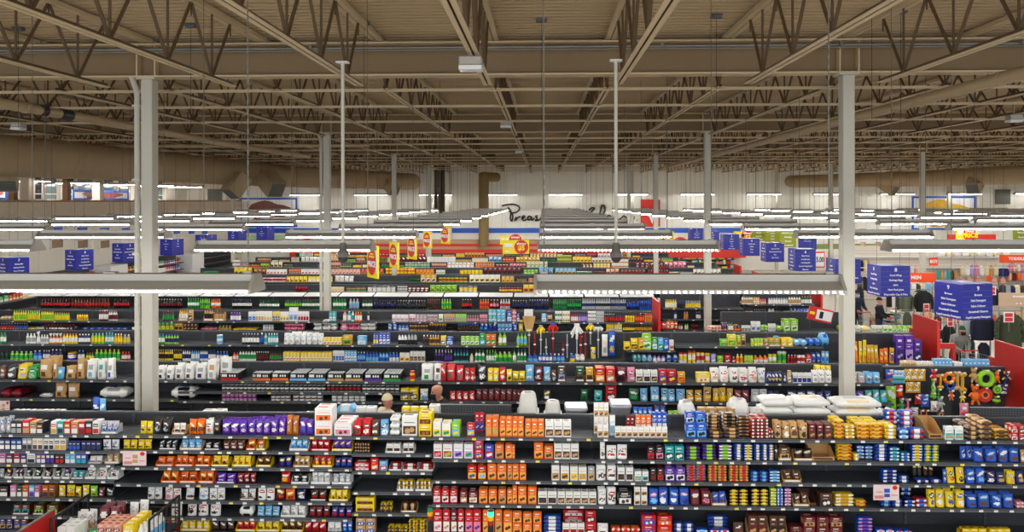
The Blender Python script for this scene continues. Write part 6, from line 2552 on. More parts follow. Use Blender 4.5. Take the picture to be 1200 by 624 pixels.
shelf_card(143.5, 171, 529, 546, YA - SD - .03, 'pink promotional card clipped to the shelf below the yellow candy bags')
shelf_card(1023, 1053, 568.5, 586.5, YA - SD - .03, 'pink promotional card clipped over the blue biscuit packets')
shelf_card(-4, 11, 470, 484, YBp - SD - .03, 'pink promotional card clipped to the pet food gondola')
# ------------------------------------------------------------------ people
M_SKIN = mat('skin_tone', 'c98d74', .55, var=.05)
M_HAIR = mat('dark_hair', '241a16', .6, var=.1)
def cloth(n, c): return mat('cloth_' + n, c, .85, var=.12, scale=20, bump=.15)
def person(px, py_head, Y, ang, label, jacket, trousers, pose='stand', hat=None, mask=None, hair=None, lean=0.0, h=1.75):
    x = wx(px, Y)
    k = h / 1.76
    up = lambda z, y0=0.0: Vector((0, y0 - math.sin(lean) * max(0, z - .95), .95 + (z - .95) * math.cos(lean) if z > .95 else z))
    P, E, R, L = [], [], [], []
    
    def v(p, r, par=None, lab='t'):
        P.append(Vector(p) * k); R.append((r * k, r * k) if not isinstance(r, tuple) else (r[0] * k, r[1] * k))
        if par is not None: E.append((par, len(P) - 1)); L.append((par, len(P) - 1, lab))
        return len(P) - 1
    pel = v((0, 0, .95), (.165, .135))
    sp = v(up(1.12), (.175, .145), pel, 'j'); ch = v(up(1.33), (.205, .15), sp, 'j'); tp = v(up(1.475), (.15, .11), ch, 'j')
    nk = v(up(1.525, .01), .078, tp, 'j'); v(up(1.575, -.012), .05, nk, 's')
    for sd in (-1, 1):
        sh = v(up(1.445) + Vector((sd * .205, 0, 0)), .092, tp, 'j')
        if pose == 'push':
            el = up(1.17) + Vector((sd * .25, -.08, 0)); wr = up(1.08) + Vector((sd * .2, -.32, 0)); fw = Vector((0, -1, -.1))
        elif pose == 'reach':
            el = up(1.2) + Vector((sd * .28, -.12, -.02)); wr = up(1.08) + Vector((sd * .12, -.36, -.04)); fw = Vector((-sd * .3, -1, -.25))
        elif pose == 'face' and sd < 0:
            el = up(1.18) + Vector((sd * .27, -.1, 0)); wr = up(1.42) + Vector((sd * .1, -.22, 0)); fw = Vector((.4, .2, 1))
        else:
            el = up(1.14) + Vector((sd * .25, .02, 0)); wr = up(.9) + Vector((sd * .27, -.06, 0)); fw = Vector((0, -.1, -1))
        e = v(el, .068, sh, 'j'); w_ = v(wr, .045, e, 'j')
        fw.normalize(); sidev = fw.cross(Vector((0, 0, 1)) if abs(fw.z) < .9 else Vector((0, 1, 0))).normalized()
        pm_ = v(Vector(wr) + fw * .07, (.04, .026), w_, 's')
        dn = Vector((0, 0, -1)) if abs(fw.z) < .9 else Vector((0, -1, 0))
        for q, ln in ((-1.5, .062), (-.5, .075), (.5, .07), (1.5, .055)):
            b0 = Vector(wr) + fw * .10 + sidev * q * .02
            a = v(b0, .0105, pm_, 's'); a2 = v(b0 + fw * ln * .5 + dn * .008, .0095, a, 's'); v(b0 + fw * ln * .75 + dn * .03, .008, a2, 's')
        t0 = v(Vector(wr) + fw * .05 - sidev * sd * .042, .012, pm_, 's'); v(Vector(wr) + fw * .09 - sidev * sd * .06 + dn * .012, .009, t0, 's')
        hp = v((sd * .095, 0, .88), .1, pel, 'l'); kn = v((sd * .11, -.03, .5), .068, hp, 'l'); an = v((sd * .115, .02, .09), .046, kn, 'l')
        v((sd * .125, -.14, .045), .042, an, 'f')
    me = bpy.data.meshes.new('person'); me.from_pydata([p[:] for p in P], E, []); me.update()
    ob = bpy.data.objects.new('person_rig', me); COL.objects.link(ob)
    sk = ob.modifiers.new('skin', 'SKIN'); sk.use_smooth_shade = True
    for i, r in enumerate(R): me.skin_vertices[0].data[i].radius = r
    me.skin_vertices[0].data[pel].use_root = True
    sb = ob.modifiers.new('sub', 'SUBSURF'); sb.levels = 1; sb.render_levels = 1
    dg = bpy.context.evaluated_depsgraph_get()
    ev = bpy.data.meshes.new_from_object(ob.evaluated_get(dg))
    bpy.data.objects.remove(ob); bpy.data.meshes.remove(me)
    # head: chin to crown in rows, with brow, nose, jaw and ears, joined to the same mesh
    bm = bmesh.new(); bm.from_mesh(ev)
    rows = [(-.118, .030, .034, -.038), (-.108, .046, .052, -.030), (-.085, .058, .070, -.020), (-.055, .066, .084, -.010), (-.020, .071, .092, -.004), (.015, .074, .096, .0), (.05, .076, .099, .002), (.08, .073, .096, .004), (.105, .060, .080, .006), (.12, .036, .050, .006), (.127, .008, .012, .006)]
    hc = up(1.655, -.012); n = 20; G = []
    for (dz, rx, ry, oy) in rows:
        R_ = []
        for i in range(n):
            t = 2 * PI * i / n
            x_, y_ = rx * math.cos(t), ry * math.sin(t) + oy
            fr = max(0, -math.sin(t))
            if abs(math.cos(t)) < .2 and fr > .9 and -.06 < dz < .03: y_ -= .022 * (1 - abs(dz + .03) / .06)
            if .15 < abs(math.cos(t)) < .62 and fr > .7 and .0 < dz < .03: y_ += .008
            if abs(math.sin(t)) < .32 and -.03 < dz < .04: x_ *= 1.12 if abs(math.sin(t)) < .1 or math.sin(t) > 0 else 1.02
            R_.append(bm.verts.new((Vector((x_, y_, dz)) + hc) * k))
        G.append(R_)
    for a_, b_ in zip(G[:-1], G[1:]):
        for i in range(n): bm.faces.new((a_[i], a_[(i + 1) % n], b_[(i + 1) % n], b_[i]))
    bm.faces.new(list(reversed(G[0]))); bm.faces.new(G[-1])
    bm.to_mesh(ev); bm.free()
    nh = len(rows) * n
    ev.materials.clear()
    for m in (M_SKIN, jacket, trousers, M_BLACK): ev.materials.append(m)
    idx = {'s': 0, 'j': 1, 'l': 2, 'f': 3, 't': 1}
    for f in ev.polygons:
        c = f.center; best = (1e9, 's')
        for (a, b2, lab) in L:
            A_, B_ = P[a], P[b2]; d = B_ - A_; t = max(0, min(1, (c - A_).dot(d) / max(d.length_squared, 1e-9)))
            q = (c - A_ - d * t).length
            if q < best[0]: best = (q, lab)
        f.material_index = idx[best[1]] if min(f.vertices) < len(ev.vertices) - nh else 0; f.use_smooth = True
    o = put(ev, 'person', None, (x, Y, 0.0), ang); tag(o, label, 'person')
    o.location.z = -min(vv.co.z for vv in ev.vertices) + .001
    H = up(1.655, -.012) * k
    def sphere_part(name, m, rx, ry, rz, z0, z1, c, front=None, n=14):
        b = MB(); rows = 7; V = []
        for i in range(rows + 1):
            t = z0 + (z1 - z0) * i / rows; rr = math.sqrt(max(0.0, 1 - t * t))
            for j in range(n):
                a = 2 * PI * j / n if front is None else (-PI / 2 - front + 2 * front * j / (n - 1))
                V.append((c[0] + rx * rr * math.cos(a), c[1] + ry * rr * math.sin(a), c[2] + rz * t))
        fs = []
        for i in range(rows):
            for j in range(n if front is None else n - 1):
                fs.append((i * n + j, i * n + (j + 1) % n, (i + 1) * n + (j + 1) % n, (i + 1) * n + j))
        b.add(V, fs, 0, True)
        return b.build(name, m, o)
    for sd in (-1, 1):
        b = MB(); b.tube((H.x + sd * .033 * k, H.y - .080 * k, H.z + .015 * k), (H.x + sd * .033 * k, H.y - .096 * k, H.z + .015 * k), .011 * k, 8); b.build('eye', M_HAIR, o)
    b = MB(); b.box(H.x - .024 * k, H.x + .024 * k, H.y - .1 * k, H.y - .08 * k, H.z - .055 * k, H.z - .043 * k); b.build('mouth', mat('lips', '9a4f48', .5), o)
    if hat:
        sphere_part('hat', hat, .092 * k, .115 * k, .15 * k, .18, 1.0, (H.x, H.y + .004, H.z + .012 * k))
    if hair: sphere_part('hair', hair, .088 * k, .112 * k, .136 * k, .25 if hat is None else -.3, 1.0 if hat is None else .2, (H.x, H.y + .015, H.z + .01))
    if mask: sphere_part('face_mask', mask, .078 * k, .118 * k, .085 * k, -.8, .45, (H.x, H.y - .006, H.z - .055 * k), 1.25)
    return o
K_ = cloth('black', '15161a'); NV_ = cloth('navy', '1a2036'); GR_ = cloth('grey', '8c8d88'); CRM = cloth('cream', 'd9cfb8'); JN = cloth('denim', '2b3a55')
MK_B = mat('mask_black', '121214', .8); MK_L = mat('mask_blue', '8fc3e6', .8)
person(525, 454, 14.25, -1.15, 'bald person in black jacket and black face mask in the pet food aisle', K_, JN, 'stand', None, MK_B, None, lean=.28, h=1.86)
person(453, 458, 13.95, 2.2, 'person in cream knitted hat and pale coat in the pet food aisle', CRM, JN, 'stand', cloth('cream_knit', 'e6d9b0'), None, None, h=1.70)
person(1004, 344, 29.5, .25, 'person in dark coat and pale blue mask pushing a cart', NV_, K_, 'push', cloth('dark_knit', '20222a'), MK_L, None, h=1.80)
person(1030, 349, 28.0, .9, 'person in black jacket and black knitted hat pushing a loaded cart', K_, JN, 'push', cloth('black_knit', '141416'), None, None, h=1.72)
person(1119, 384, 22.4, .12, 'person in green hat, black mask and grey jacket leaning on a cart', GR_, K_, 'reach', cloth('green_knit', '11503c'), MK_B, None, lean=.45, h=1.72)
person(1098, 375, 25.9, 1.4, 'person with dark hair in maroon top behind the red end panel', cloth('maroon', '5a1626'), K_, 'stand', None, None, M_HAIR, h=1.62)

# ------------------------------------------------------------------ shopping carts
M_CHR = mat('cart_wire', 'a3a6a8', .3, .8)
def cart(x, y, ang, label, load):
    r = tag(empty('shopping_cart', (x, y, 0), ang), label, 'cart')
    b = MB()
    x0, x1, y0, y1, z0, z1 = -.28, .28, -.48, .42, .5, .95
    for i in range(8):
        t = i / 7
        b.path([(x0 + .04 + (x1 - x0 - .08) * t, y0 + .06, z0), (x0 + (x1 - x0) * t, y0, z1)], .004, 4)
        b.path([(x0 + .04 + (x1 - x0 - .08) * t, y1, z0), (x0 + (x1 - x0) * t, y1, z1)], .004, 4)
        b.path([(x0 + .04 + (x1 - x0 - .08) * t, y0 + .06, z0), (x0 + .04 + (x1 - x0 - .08) * t, y1, z0)], .004, 4)
    for i in range(12):
        t = i / 11
        for sx in (x0, x1):
            b.path([(sx * .86, y0 + .06 + (y1 - y0 - .06) * t, z0), (sx, y0 + (y1 - y0) * t, z1)], .004, 4)
    for zz in (.62, .75, .95):
        f = .86 + .14 * (zz - z0) / (z1 - z0)
        b.path([(x0 * f, y0, zz), (x1 * f, y0, zz), (x1 * f, y1, zz), (x0 * f, y1, zz), (x0 * f, y0, zz)], .006, 5)
    b.build('basket', M_CHR, r)
    f = MB()
    for sx in (-.25, .25): f.path([(sx, .45, 1.0), (sx, .35, .2), (sx, -.45, .2), (sx * .9, -.42, .5)], .014, 6)
    f.path([(-.25, -.45, .2), (.25, -.45, .2)], .014, 6)
    f.build('frame', M_CHR, r)
    h = MB(); h.tube((-.28, .5, 1.02), (.28, .5, 1.02), .018, 8); h.build('handle', M_ENDR, r)
    for sx in (-.24, .24):
        for yy in (-.42, .36):
            w_ = MB(); w_.tube((sx - .015, yy, .06), (sx + .015, yy, .06), .06, 12); w_.box(sx - .02, sx + .02, yy - .02, yy + .02, .09, .2); w_.build('wheel', M_BLACK, r)
    rr = random.Random(int(x * 100)); ca, sa = math.cos(ang), math.sin(ang)
    for i, (c, kd, dw, dh) in enumerate(load):
        lx, ly = (-.1 if i % 2 else .1), -.3 + .17 * (i // 2)
        o = spawn(kd, dw, .13, dh, c, x + lx * ca - ly * sa, y + lx * sa + ly * ca, .505, ang)
        tag(o, '%s in the %s' % (desc(kd, c), label.split(',')[0]), KIND[kd][1].split()[-1])
c1, c2, c3 = wx(1010, 28.6), wx(1040, 27.2), wx(1114, 21.4)
cart(wx(1004, 29.5) + .9 * math.sin(.25), 29.5 - .9 * math.cos(.25), .25, 'wire shopping cart of the shopper in the blue mask', [(('lb', 'w', 'b'), 'hb', .18, .36), (('tn', 'cr', 'br'), 'hb', .17, .42), (('b', 'w', 'lb'), 'hb', .18, .3), (('tn', 'br', 'cr'), 'bx', .17, .45)])
cart(wx(1030, 28) + .9 * math.sin(.9), 28.0 - .9 * math.cos(.9), .9, 'wire shopping cart of the shopper in the black hat', [(('g', 'w', 'lg'), 'hb', .2, .6), (('o', 'w', 'y'), 'sn', .18, .5), (('tn', 'w', 'br'), 'hb', .17, .44), (('w', 'o', 'gy'), 'hb', .18, .4), (('br', 'o', 'w'), 'sn', .18, .5)])
cart(wx(1119, 22.4) + 1.08 * math.sin(.12), 22.4 - 1.08 * math.cos(.12), .12, 'wire shopping cart of the shopper in the green hat', [(('lg', 'w', 'y'), 'sn', .18, .5), (('sm', 'w', 'tn'), 'hb', .18, .42), (('s', 'gy', 'w'), 'hb', .18, .4)])

# ------------------------------------------------------------------ clothing side: garments on racks
def garment(px0, px1, y0, y1, Y, m, lab, kind='sweater', name='hanging_garment'):
    x0, x1 = wx(px0, Y), wx(px1, Y); zt, zb = zat((px0 + px1) / 2, y0, Y), zat((px0 + px1) / 2, y1, Y)
    w, h = x1 - x0, zt - zb
    r = tag(empty(name, ((x0 + x1) / 2, Y, zb)), lab, 'garment')
    b = MB(); n = 12; rows = 9
    bw = w * (.36 if kind != 'coat' else .44); V = []
    for i in range(rows + 1):
        v_ = i / rows
        wid = bw * (1.0 if v_ < .8 else 1 - (v_ - .8) * 2.6) * (1 + (.06 * math.sin(v_ * 26) if kind == 'puffer' else 0))
        dp = (.10 if kind != 'puffer' else .17 * (1 + .18 * math.sin(v_ * 26))) * (1 if v_ < .85 else .6)
        for j in range(n):
            a = 2 * PI * j / n
            fold = 1 + (.12 * math.sin(j * 2.3 + 1) * (1 - v_))
            V.append((wid * math.cos(a) * fold, dp * math.sin(a) * fold, h * v_))
    b.add(V, [(i * n + j, i * n + (j + 1) % n, (i + 1) * n + (j + 1) % n, (i + 1) * n + j) for i in range(rows) for j in range(n)], 0, True)
    b.add(V[:n], [tuple(reversed(range(n)))], 0); b.add(V[-n:], [tuple(range(n))], 0)
    b.build('garment_body', m, r)
    if kind != 'trousers':
        for sd in (-1, 1):
            s_ = MB(); pts = [(sd * bw * .62, 0, h * .9), (sd * w * .42, -.01, h * .72), (sd * w * .46, -.02, h * .4), (sd * w * .45, -.03, h * .12)]
            rr = [w * .085, w * .085, w * .075, w * .055]
            for q in range(3):
                if kind == 'puffer':
                    A_, B_ = Vector(pts[q]), Vector(pts[q + 1])
                    for g in range(3): s_.tube(A_.lerp(B_, g / 3), A_.lerp(B_, (g + .5) / 3), rr[q] * .95, 8, 0, rr[q] * 1.15); s_.tube(A_.lerp(B_, (g + .5) / 3), A_.lerp(B_, (g + 1) / 3), rr[q] * 1.15, 8, 0, rr[q] * .95)
                else: s_.tube(pts[q], pts[q + 1], rr[q], 8, 0, rr[q + 1])
            s_.build('sleeve', m, r)
    hk_ = MB(); hk_.path([(0, 0, h), (0, 0, h + .05), (0, .03, h + .08), (0, .06, h + .06)], .005, 5); hk_.path([(-bw * .6, 0, h * .97), (0, 0, h * 1.0), (bw * .6, 0, h * .97)], .006, 5)
    hk_.build('hanger', M_GALV, r)
    return r
def rack(px0, px1, y, Y, lab, posts=2):
    x0, x1 = wx(px0, Y), wx(px1, Y); z = zat((px0 + px1) / 2, y, Y); w = x1 - x0
    r = tag(empty('garment_rack', ((x0 + x1) / 2, Y + .06, 0)), lab, 'rack')
    b = MB(); b.tube((-w / 2, 0, z), (w / 2, 0, z), .016, 8); b.build('rail', M_GALV, r)
    for q in range(posts):
        xx = -w / 2 + w * q / max(1, posts - 1)
        b = MB(); b.tube((xx, .05, .02), (xx, .05, z + .1), .02, 8); b.box(xx - .03, xx + .03, -.3, .35, 0, .04); b.tube((xx, .05, z), (xx, 0, z), .012, 6); b.build('post', M_GALV, r)
    return r
def cl(n, c): return cloth(n, c)
rack(1051, 1094, 340, 28, 'chrome rack carrying the olive and black sweaters')
garment(1054, 1071, 344, 365, 28, cl('olive', '5f6652'), 'olive sweater hanging right of sign number eight')
garment(1071, 1093, 341, 365.5, 27.8, K_, 'black sweater hanging below the MEN sign')
rack(1126, 1200, 364.5, 22, 'chrome rack carrying the navy coats and the green puffer jacket', 3)
garment(1127, 1140, 372, 392, 22.6, cl('light_grey', 'b9bcc0'), 'light grey garment left of the navy coats')
garment(1137, 1165, 368, 399, 22, NV_, 'navy coat hanging under sign number nine', 'coat')
garment(1143, 1162, 402, 424, 22.2, NV_, 'lower navy trousers below the navy coat', 'trousers')
garment(1160, 1169, 369, 396, 22.4, cl('orange', 'c8683c'), 'orange garment between the navy coat and puffer jacket', 'coat')
garment(1166, 1200, 367, 406, 21.4, cl('puffer_olive', '3f4630'), 'dark olive quilted puffer jacket beside the red end panel', 'puffer', 'puffer_jacket')
garment(1186, 1214, 364, 392, 23.4, cl('sand_fur', 'c9a777'), 'tan fleece jacket behind the puffer jacket', 'puffer', 'fleece_jacket')
garment(1156, 1171, 337, 358, 27.2, NV_, 'navy garment hanging beside the women sign', 'coat')
garment(1104, 1119, 381, 404, 23.5, K_, 'black garment behind the shopper in the green hat', 'coat')
rack(1100, 1122, 378.5, 23.6, 'chrome rack behind the shopper in the green hat')
garment(1056, 1070, 366, 388, 26.6, cl('olive_dark', '4f5545'), 'dark olive trousers below the olive sweater', 'trousers')
rack(1052, 1073, 364, 26.7, 'low chrome rack with dark olive trousers')
rack(980, 1012, 333, 31.5, 'chrome rack behind the shopper in the blue mask')
for i, (a, c, m) in enumerate(((985, 994, K_), (994, 1003, cl('camo', '4a4a34')), (1003, 1012, K_))):
    garment(a, c, 336, 358, 31.5, m, '%s dark garment on the rack behind the blue masked shopper' % ordinal(i + 1), 'coat')
# fuller rails of mixed clothes deeper in the clothing side
def rail_of(px0, px1, y0, y1, Y, n, cols, lab, kind='coat'):
    rack(px0, px1, y0 - 1.2, Y, 'chrome rail of ' + lab)
    step = (px1 - px0) / n
    for i in range(n):
        c = cols[i % len(cols)]
        garment(px0 + step * i - step * .25, px0 + step * (i + 1) + step * .25, y0 + (i % 3) * .6, y1 + (i * 7 % 5) * .7, Y + .0, cloth('rail_' + c, PAL[c][0]), '%s %s garment, %s on the rail of %s' % (PAL[c][1], kind, ordinal(i + 1), lab), kind)
rail_of(1174, 1200, 372, 396, 25.5, 5, ['k', 'dk', 'br', 'dk', 'k'], 'dark coats behind the puffer jacket')
rail_of(1084, 1103, 366, 384, 26, 5, ['sm', 'tn', 'cr', 'br', 'w'], 'tan scarves by the red end panel')
rail_of(1122, 1141, 397, 418, 24.2, 5, ['gy', 'dk', 's', 'k', 'dk'], 'trousers behind the green hat')
rail_of(1096, 1112, 353, 372, 30.5, 4, ['gy', 'cr', 'tn', 'dk'], 'pale tops behind sign nine')
rail_of(1040, 1053, 342, 360, 33.5, 3, ['k', 'w', 'dk'], 'dark tops behind the folded clothes')
rail_of(1172, 1200, 334, 343, 33, 5, ['dk', 'gy', 'db', 'cr', 'dk'], 'mixed tops above the women sign')
rail_of(1006, 1030, 324, 339, 35, 5, ['dk', 'k', 'db', 'k', 'br'], 'dark clothes under sign eight')
rail_of(1062, 1094, 332, 339.5, 35.5, 6, ['gy', 'w', 'dk', 'cr', 'lb', 'gy'], 'pale clothes right under the MEN sign')
def board_card(px0, px1, y0, y1, Y, lab):
    x0, x1 = wx(px0, Y), wx(px1, Y); zt, zb = zat(px0, y0, Y), zat(px0, y1, Y); w = x1 - x0; h = zt - zb
    r = tag(empty('rack_card', ((x0 + x1) / 2, Y, zb)), lab, 'card')
    MB().box(-w / 2, w / 2, -.006, .006, 0, h).build('card', M_SIGNW, r)
    for q in ((.08, .46), (.52, .9)): MB().box(-w * .38, w * .38, -.009, -.006, h * q[0], h * q[1]).build('red_print', M_SRED, r)
    b = MB(); b.tube((0, .0, -.25), (0, .0, 0), .006, 5); b.build('card_stem', M_GALV, r)
board_card(1176, 1188, 366, 378, 21.1, 'white and red price card over the puffer jacket')
board_card(1082, 1089, 356, 368, 27.4, 'white and red price card under the black sweater')
board_card(1110, 1117, 371, 383, 23.2, 'white and red price card behind the green hat')
board_card(1120, 1125, 373, 380, 23.0, 'small white and red price card right of the green hat')
board_card(1158, 1167, 336, 346, 27.0, 'white price card above the navy garment')
# tables of folded clothes
def table(px0, px1, y, Y, d, lab, m=None):
    x0, x1 = wx(px0, Y), wx(px1, Y); z = zat(px0, y, Y); w = x1 - x0
    r = tag(empty('display_table', ((x0 + x1) / 2, Y + d / 2, 0)), lab, 'table')
    MB().cbox(-w / 2, w / 2, -d / 2, d / 2, z - .04, z, 0, .006).build('table_top', m or M_WHITE, r)
    for sx in (-1, 1):
        for sy in (-1, 1):
            b = MB(); b.box(sx * (w / 2 - .05) - .025, sx * (w / 2 - .05) + .025, sy * (d / 2 - .05) - .025, sy * (d / 2 - .05) + .025, 0, z - .04); b.build('leg', M_GALV, r)
    return (x0 + x1) / 2, w, z
def folded(x, y, z, w, d, n, cols, where):
    for k in range(n):
        c = cols[k % len(cols)]
        o = spawn('ly', w * (1 - .02 * (k % 3)), d, .07, (c, c, c), x, y, z + .0008 + k * .07, random.uniform(-.05, .05), 'folded_garment')
        tag(o, '%s folded garment, %s from the bottom of the pile %s' % (PAL[c][1], ordinal(k + 1), where), 'garment', 'folded garments on the tables')
xc, w_, z = table(1040, 1058, 386, 28.3, .7, 'white table of folded clothes right of the shoppers')
folded(xc - w_ * .25, 28.6, z, .26, .5, 8, ['w', 'tn', 'cr', 'k'], 'beside the loaded cart')
folded(xc + w_ * .25, 28.6, z, .26, .5, 9, ['t', 'lb', 'gy', 'cr', 'w'], 'under the olive sweater')
xc, w_, z = table(1093, 1108, 398, 24.2, .7, 'white table of folded clothes behind the red end panel')
folded(xc - w_ * .25, 24.5, z, .2, .5, 6, ['w', 'cr', 'gy'], 'behind the red end panel')
folded(xc + w_ * .25, 24.5, z, .2, .5, 4, ['k', 'dk'], 'left of the green hat')
xc, w_, z = table(1098, 1130, 428, 19.6, .8, 'low white table near the yellow refills')
# far clothing wall: long shelf with rail, baby clothes and hats
Yw = 41.0
wl, wr_ = wx(1000, Yw), wx(1236, Yw)
cw = tag(empty('clothing_wall', ((wl + wr_) / 2, Yw, 0)), 'long pale display wall of baby clothes across the clothing side', 'display wall')
hw_ = (wr_ - wl) / 2
zt_ = zat(1100, 288, Yw)
b = MB(); b.box(-hw_, hw_, 0, .1, 0, zt_); b.build('back_board', mat('slat_wall', 'd9cfc2', .6), cw)
b = MB()
for q in range(int(zt_ / .16)): b.box(-hw_, hw_, -.012, 0, q * .16, q * .16 + .012)
b.build('slat_groove', mat('slat_groove', '8f877a', .6), cw)
for y_, nm in ((300.5, 'shelf'), (313, 'shelf'), (331, 'shelf'), (352, 'shelf')):
    z = zat(1100, y_, Yw); b = MB(); b.box(-hw_, hw_, -.4, 0, z - .04, z); b.build(nm, M_WHITE, cw)
for q in range(13):
    xx = -hw_ + 2 * hw_ * (q + .5) / 13; b = MB(); b.box(xx - .04, xx + .04, -.5, .02, zt_, zt_ + .25); b.build('bracket', mat('bracket_tan', 'b79d7c', .6), cw)
MB().box(-hw_, hw_, -.55, -.45, zt_ + .22, zt_ + .34).build('light_shelf', M_WHITE, cw)
def wall_garments(px0, px1, n, y0, y1, cols, lab, kind='sweater'):
    for i in range(n):
        a = px0 + (px1 - px0) * i / n; c = px0 + (px1 - px0) * (i + 1) / n
        q = cols[i % len(cols)]
        garment(a, c, y0, y1, Yw - .25, cloth('baby_' + q, PAL[q][0]), '%s %s' % (ordinal(i + 1), lab.replace('#', PAL[q][1])), kind, 'baby_garment')
wall_garments(1125, 1170, 8, 311, 323, ['cr', 'w', 'lv', 'pk', 'w', 'cr', 'tn', 'cr'], '# baby garment on the wall rail left of the dark jacket')
wall_garments(1170, 1182, 1, 314, 324, ['db'], '# jacket on the wall beside the TODDLER sign', 'coat')
wall_garments(1181, 1206, 5, 310, 318, ['pk', 'sm', 'w', 'pk', 'sm'], '# toddler garment in the upper row under the TODDLER sign')
wall_garments(1181, 1206, 5, 320, 329, ['sm', 'dr', 'o', 'pk', 'sm'], '# toddler garment in the lower row under the TODDLER sign')
wall_garments(1062, 1084, 5, 312, 320, ['lg', 'w', 'sm', 'w', 'gy'], '# baby garment on the wall above the MEN sign')
wall_garments(1097, 1122, 6, 317, 328, ['t', 'tn', 'gy', 't', 'br', 'tn'], '# small garment on teal hangers left of sign nine')
wall_garments(1004, 1020, 4, 305, 318, ['tn', 'k', 'cr', 'tn'], '# garment on the wall left of sign eight')
for i in range(9):
    px = 1102 + i * 9.4; z = zat(1100, 300.5, Yw); x = wx(px, Yw - .2)
    o = spawn('ly', .36, .3, .28, (['w', 'cr', 'w'][i % 3], 'w', 'w'), x, Yw - .2, z + .001, 0, 'folded_blanket')
    tag(o, '%s pale folded blanket on the top shelf of the clothing wall' % ordinal(i + 1), 'blanket', 'pale blankets on the clothing wall')
for i, px in enumerate((1126, 1136, 1146, 1165, 1175)):
    z = zat(1100, 331, Yw); x = wx(px, Yw - .2); b = MB()
    b.lathe([(.001, .26), (.1, .24), (.16, .15), (.17, .05), (.15, 0)], 14, 0); b.lathe([(.001, .33), (.05, .31), (.05, .27), (.001, .25)], 10, 1)
    o = b.build('baby_hat', [pmat('sm'), pmat('w')], None, (x, Yw - .2, z + .001)); tag(o, '%s pale pink knitted hat on the clothing wall shelf' % ordinal(i + 1), 'hat', 'knitted hats on the clothing wall')

# ------------------------------------------------------------------ red frame stand beside the green hat
x0, x1 = wx(1091, 20.4), wx(1119, 20.4); zt_ = zat(1100, 402.5, 20.4)
r = tag(empty('promotion_stand', ((x0 + x1) / 2, 20.4, 0)), 'red framed promotion stand in front of the shopper in the green hat', 'stand')
w_ = x1 - x0
b = MB(); b.cbox(-w_ / 2, w_ / 2, -.05, .05, zt_ - .14, zt_, 0, .01); b.build('top_bar', M_ENDR, r)
for sx in (-1, 1):
    b = MB(); b.cbox(sx * (w_ / 2 - .05) - .05, sx * (w_ / 2 - .05) + .05, -.05, .05, 0, zt_ - .14, 0, .01); b.build('post', M_ENDR, r)
b = MB(); b.box(-w_ / 2 + .1, w_ / 2 - .1, -.2, .3, 1.0, 1.03); b.build('shelf', M_WHITE, r)

# ------------------------------------------------------------------ black wire bin at the lower edge, lane lights
BX0, BX1, BY0, BY1 = -6.62, -5.28, 10.15, 11.0
r = tag(empty('promotion_bin', ((BX0 + BX1) / 2, (BY0 + BY1) / 2, 0)), 'black framed promotion bin of candy boxes at the front', 'bin')
w_, d_ = BX1 - BX0, BY1 - BY0
MB().box(-w_ / 2, w_ / 2, -d_ / 2, d_ / 2, .55, .58).build('deck', M_PANEL, r)
for sx in (-1, 1):
    b = MB(); X = sx * w_ / 2
    b.path([(X, -d_ / 2, .0), (X, -d_ / 2, .97), (X, d_ / 2, .97), (X, d_ / 2, 0)], .018, 8)
    for q in range(6): b.tube((X, -d_ / 2 + d_ * (q + 1) / 7, .56), (X, -d_ / 2 + d_ * (q + 1) / 7, .97), .006, 5)
    b.tube((X, -d_ / 2, .56), (X, d_ / 2, .56), .014, 6)
    b.build('side_rail', M_BLACK, r)
b = MB(); b.tube((-w_ / 2, -d_ / 2, .6), (w_ / 2, -d_ / 2, .6), .012, 6); b.tube((-w_ / 2, d_ / 2, .8), (w_ / 2, d_ / 2, .8), .012, 6); b.build('cross_rail', M_BLACK, r)
BW = 'promotion bin'
zb_ = .581
cluster('bx', ('w', 's', 'gy'), BX0 + .05, BX0 + .3, 2, .26, BY0 + .05, zb_, 3, 1, None, BW)
cluster('cp', ('w', 'gy', 'tn'), BX0 + .03, BX0 + .28, 2, .3, BY0 + .5, zb_, 2, 1, None, BW)
cluster('bp', ('g', 'dr', 'w'), BX0 + .33, BX0 + .56, 1, .12, BY0 + .05, zb_, 2, 2, None, BW)
cluster('bg', ('dr', 'w', 'r'), BX0 + .34, BX0 + .64, 2, .34, BY0 + .5, zb_, 3, 1, None, BW)
cluster('bx', ('sm', 'dr', 'w'), BX0 + .60, BX0 + .92, 3, .30, BY0 + .05, zb_, 4, 3, None, BW)
cluster('bx', ('y', 'w', 'gd'), BX0 + .95, BX0 + 1.1, 1, .3, BY0 + .05, zb_, 4, 2, None, BW)
cluster('ju', ('w', 'lb', 'w'), BX0 + 1.12, BX0 + 1.3, 2, .28, BY0 + .08, zb_, 5, 1, None, BW, 'drink_tube', 'white bottle')
cluster('cp', ('w', 's', 'r'), BX0 + .68, BX0 + .95, 2, .36, BY0 + .68, zb_, 1, 1, None, BW)
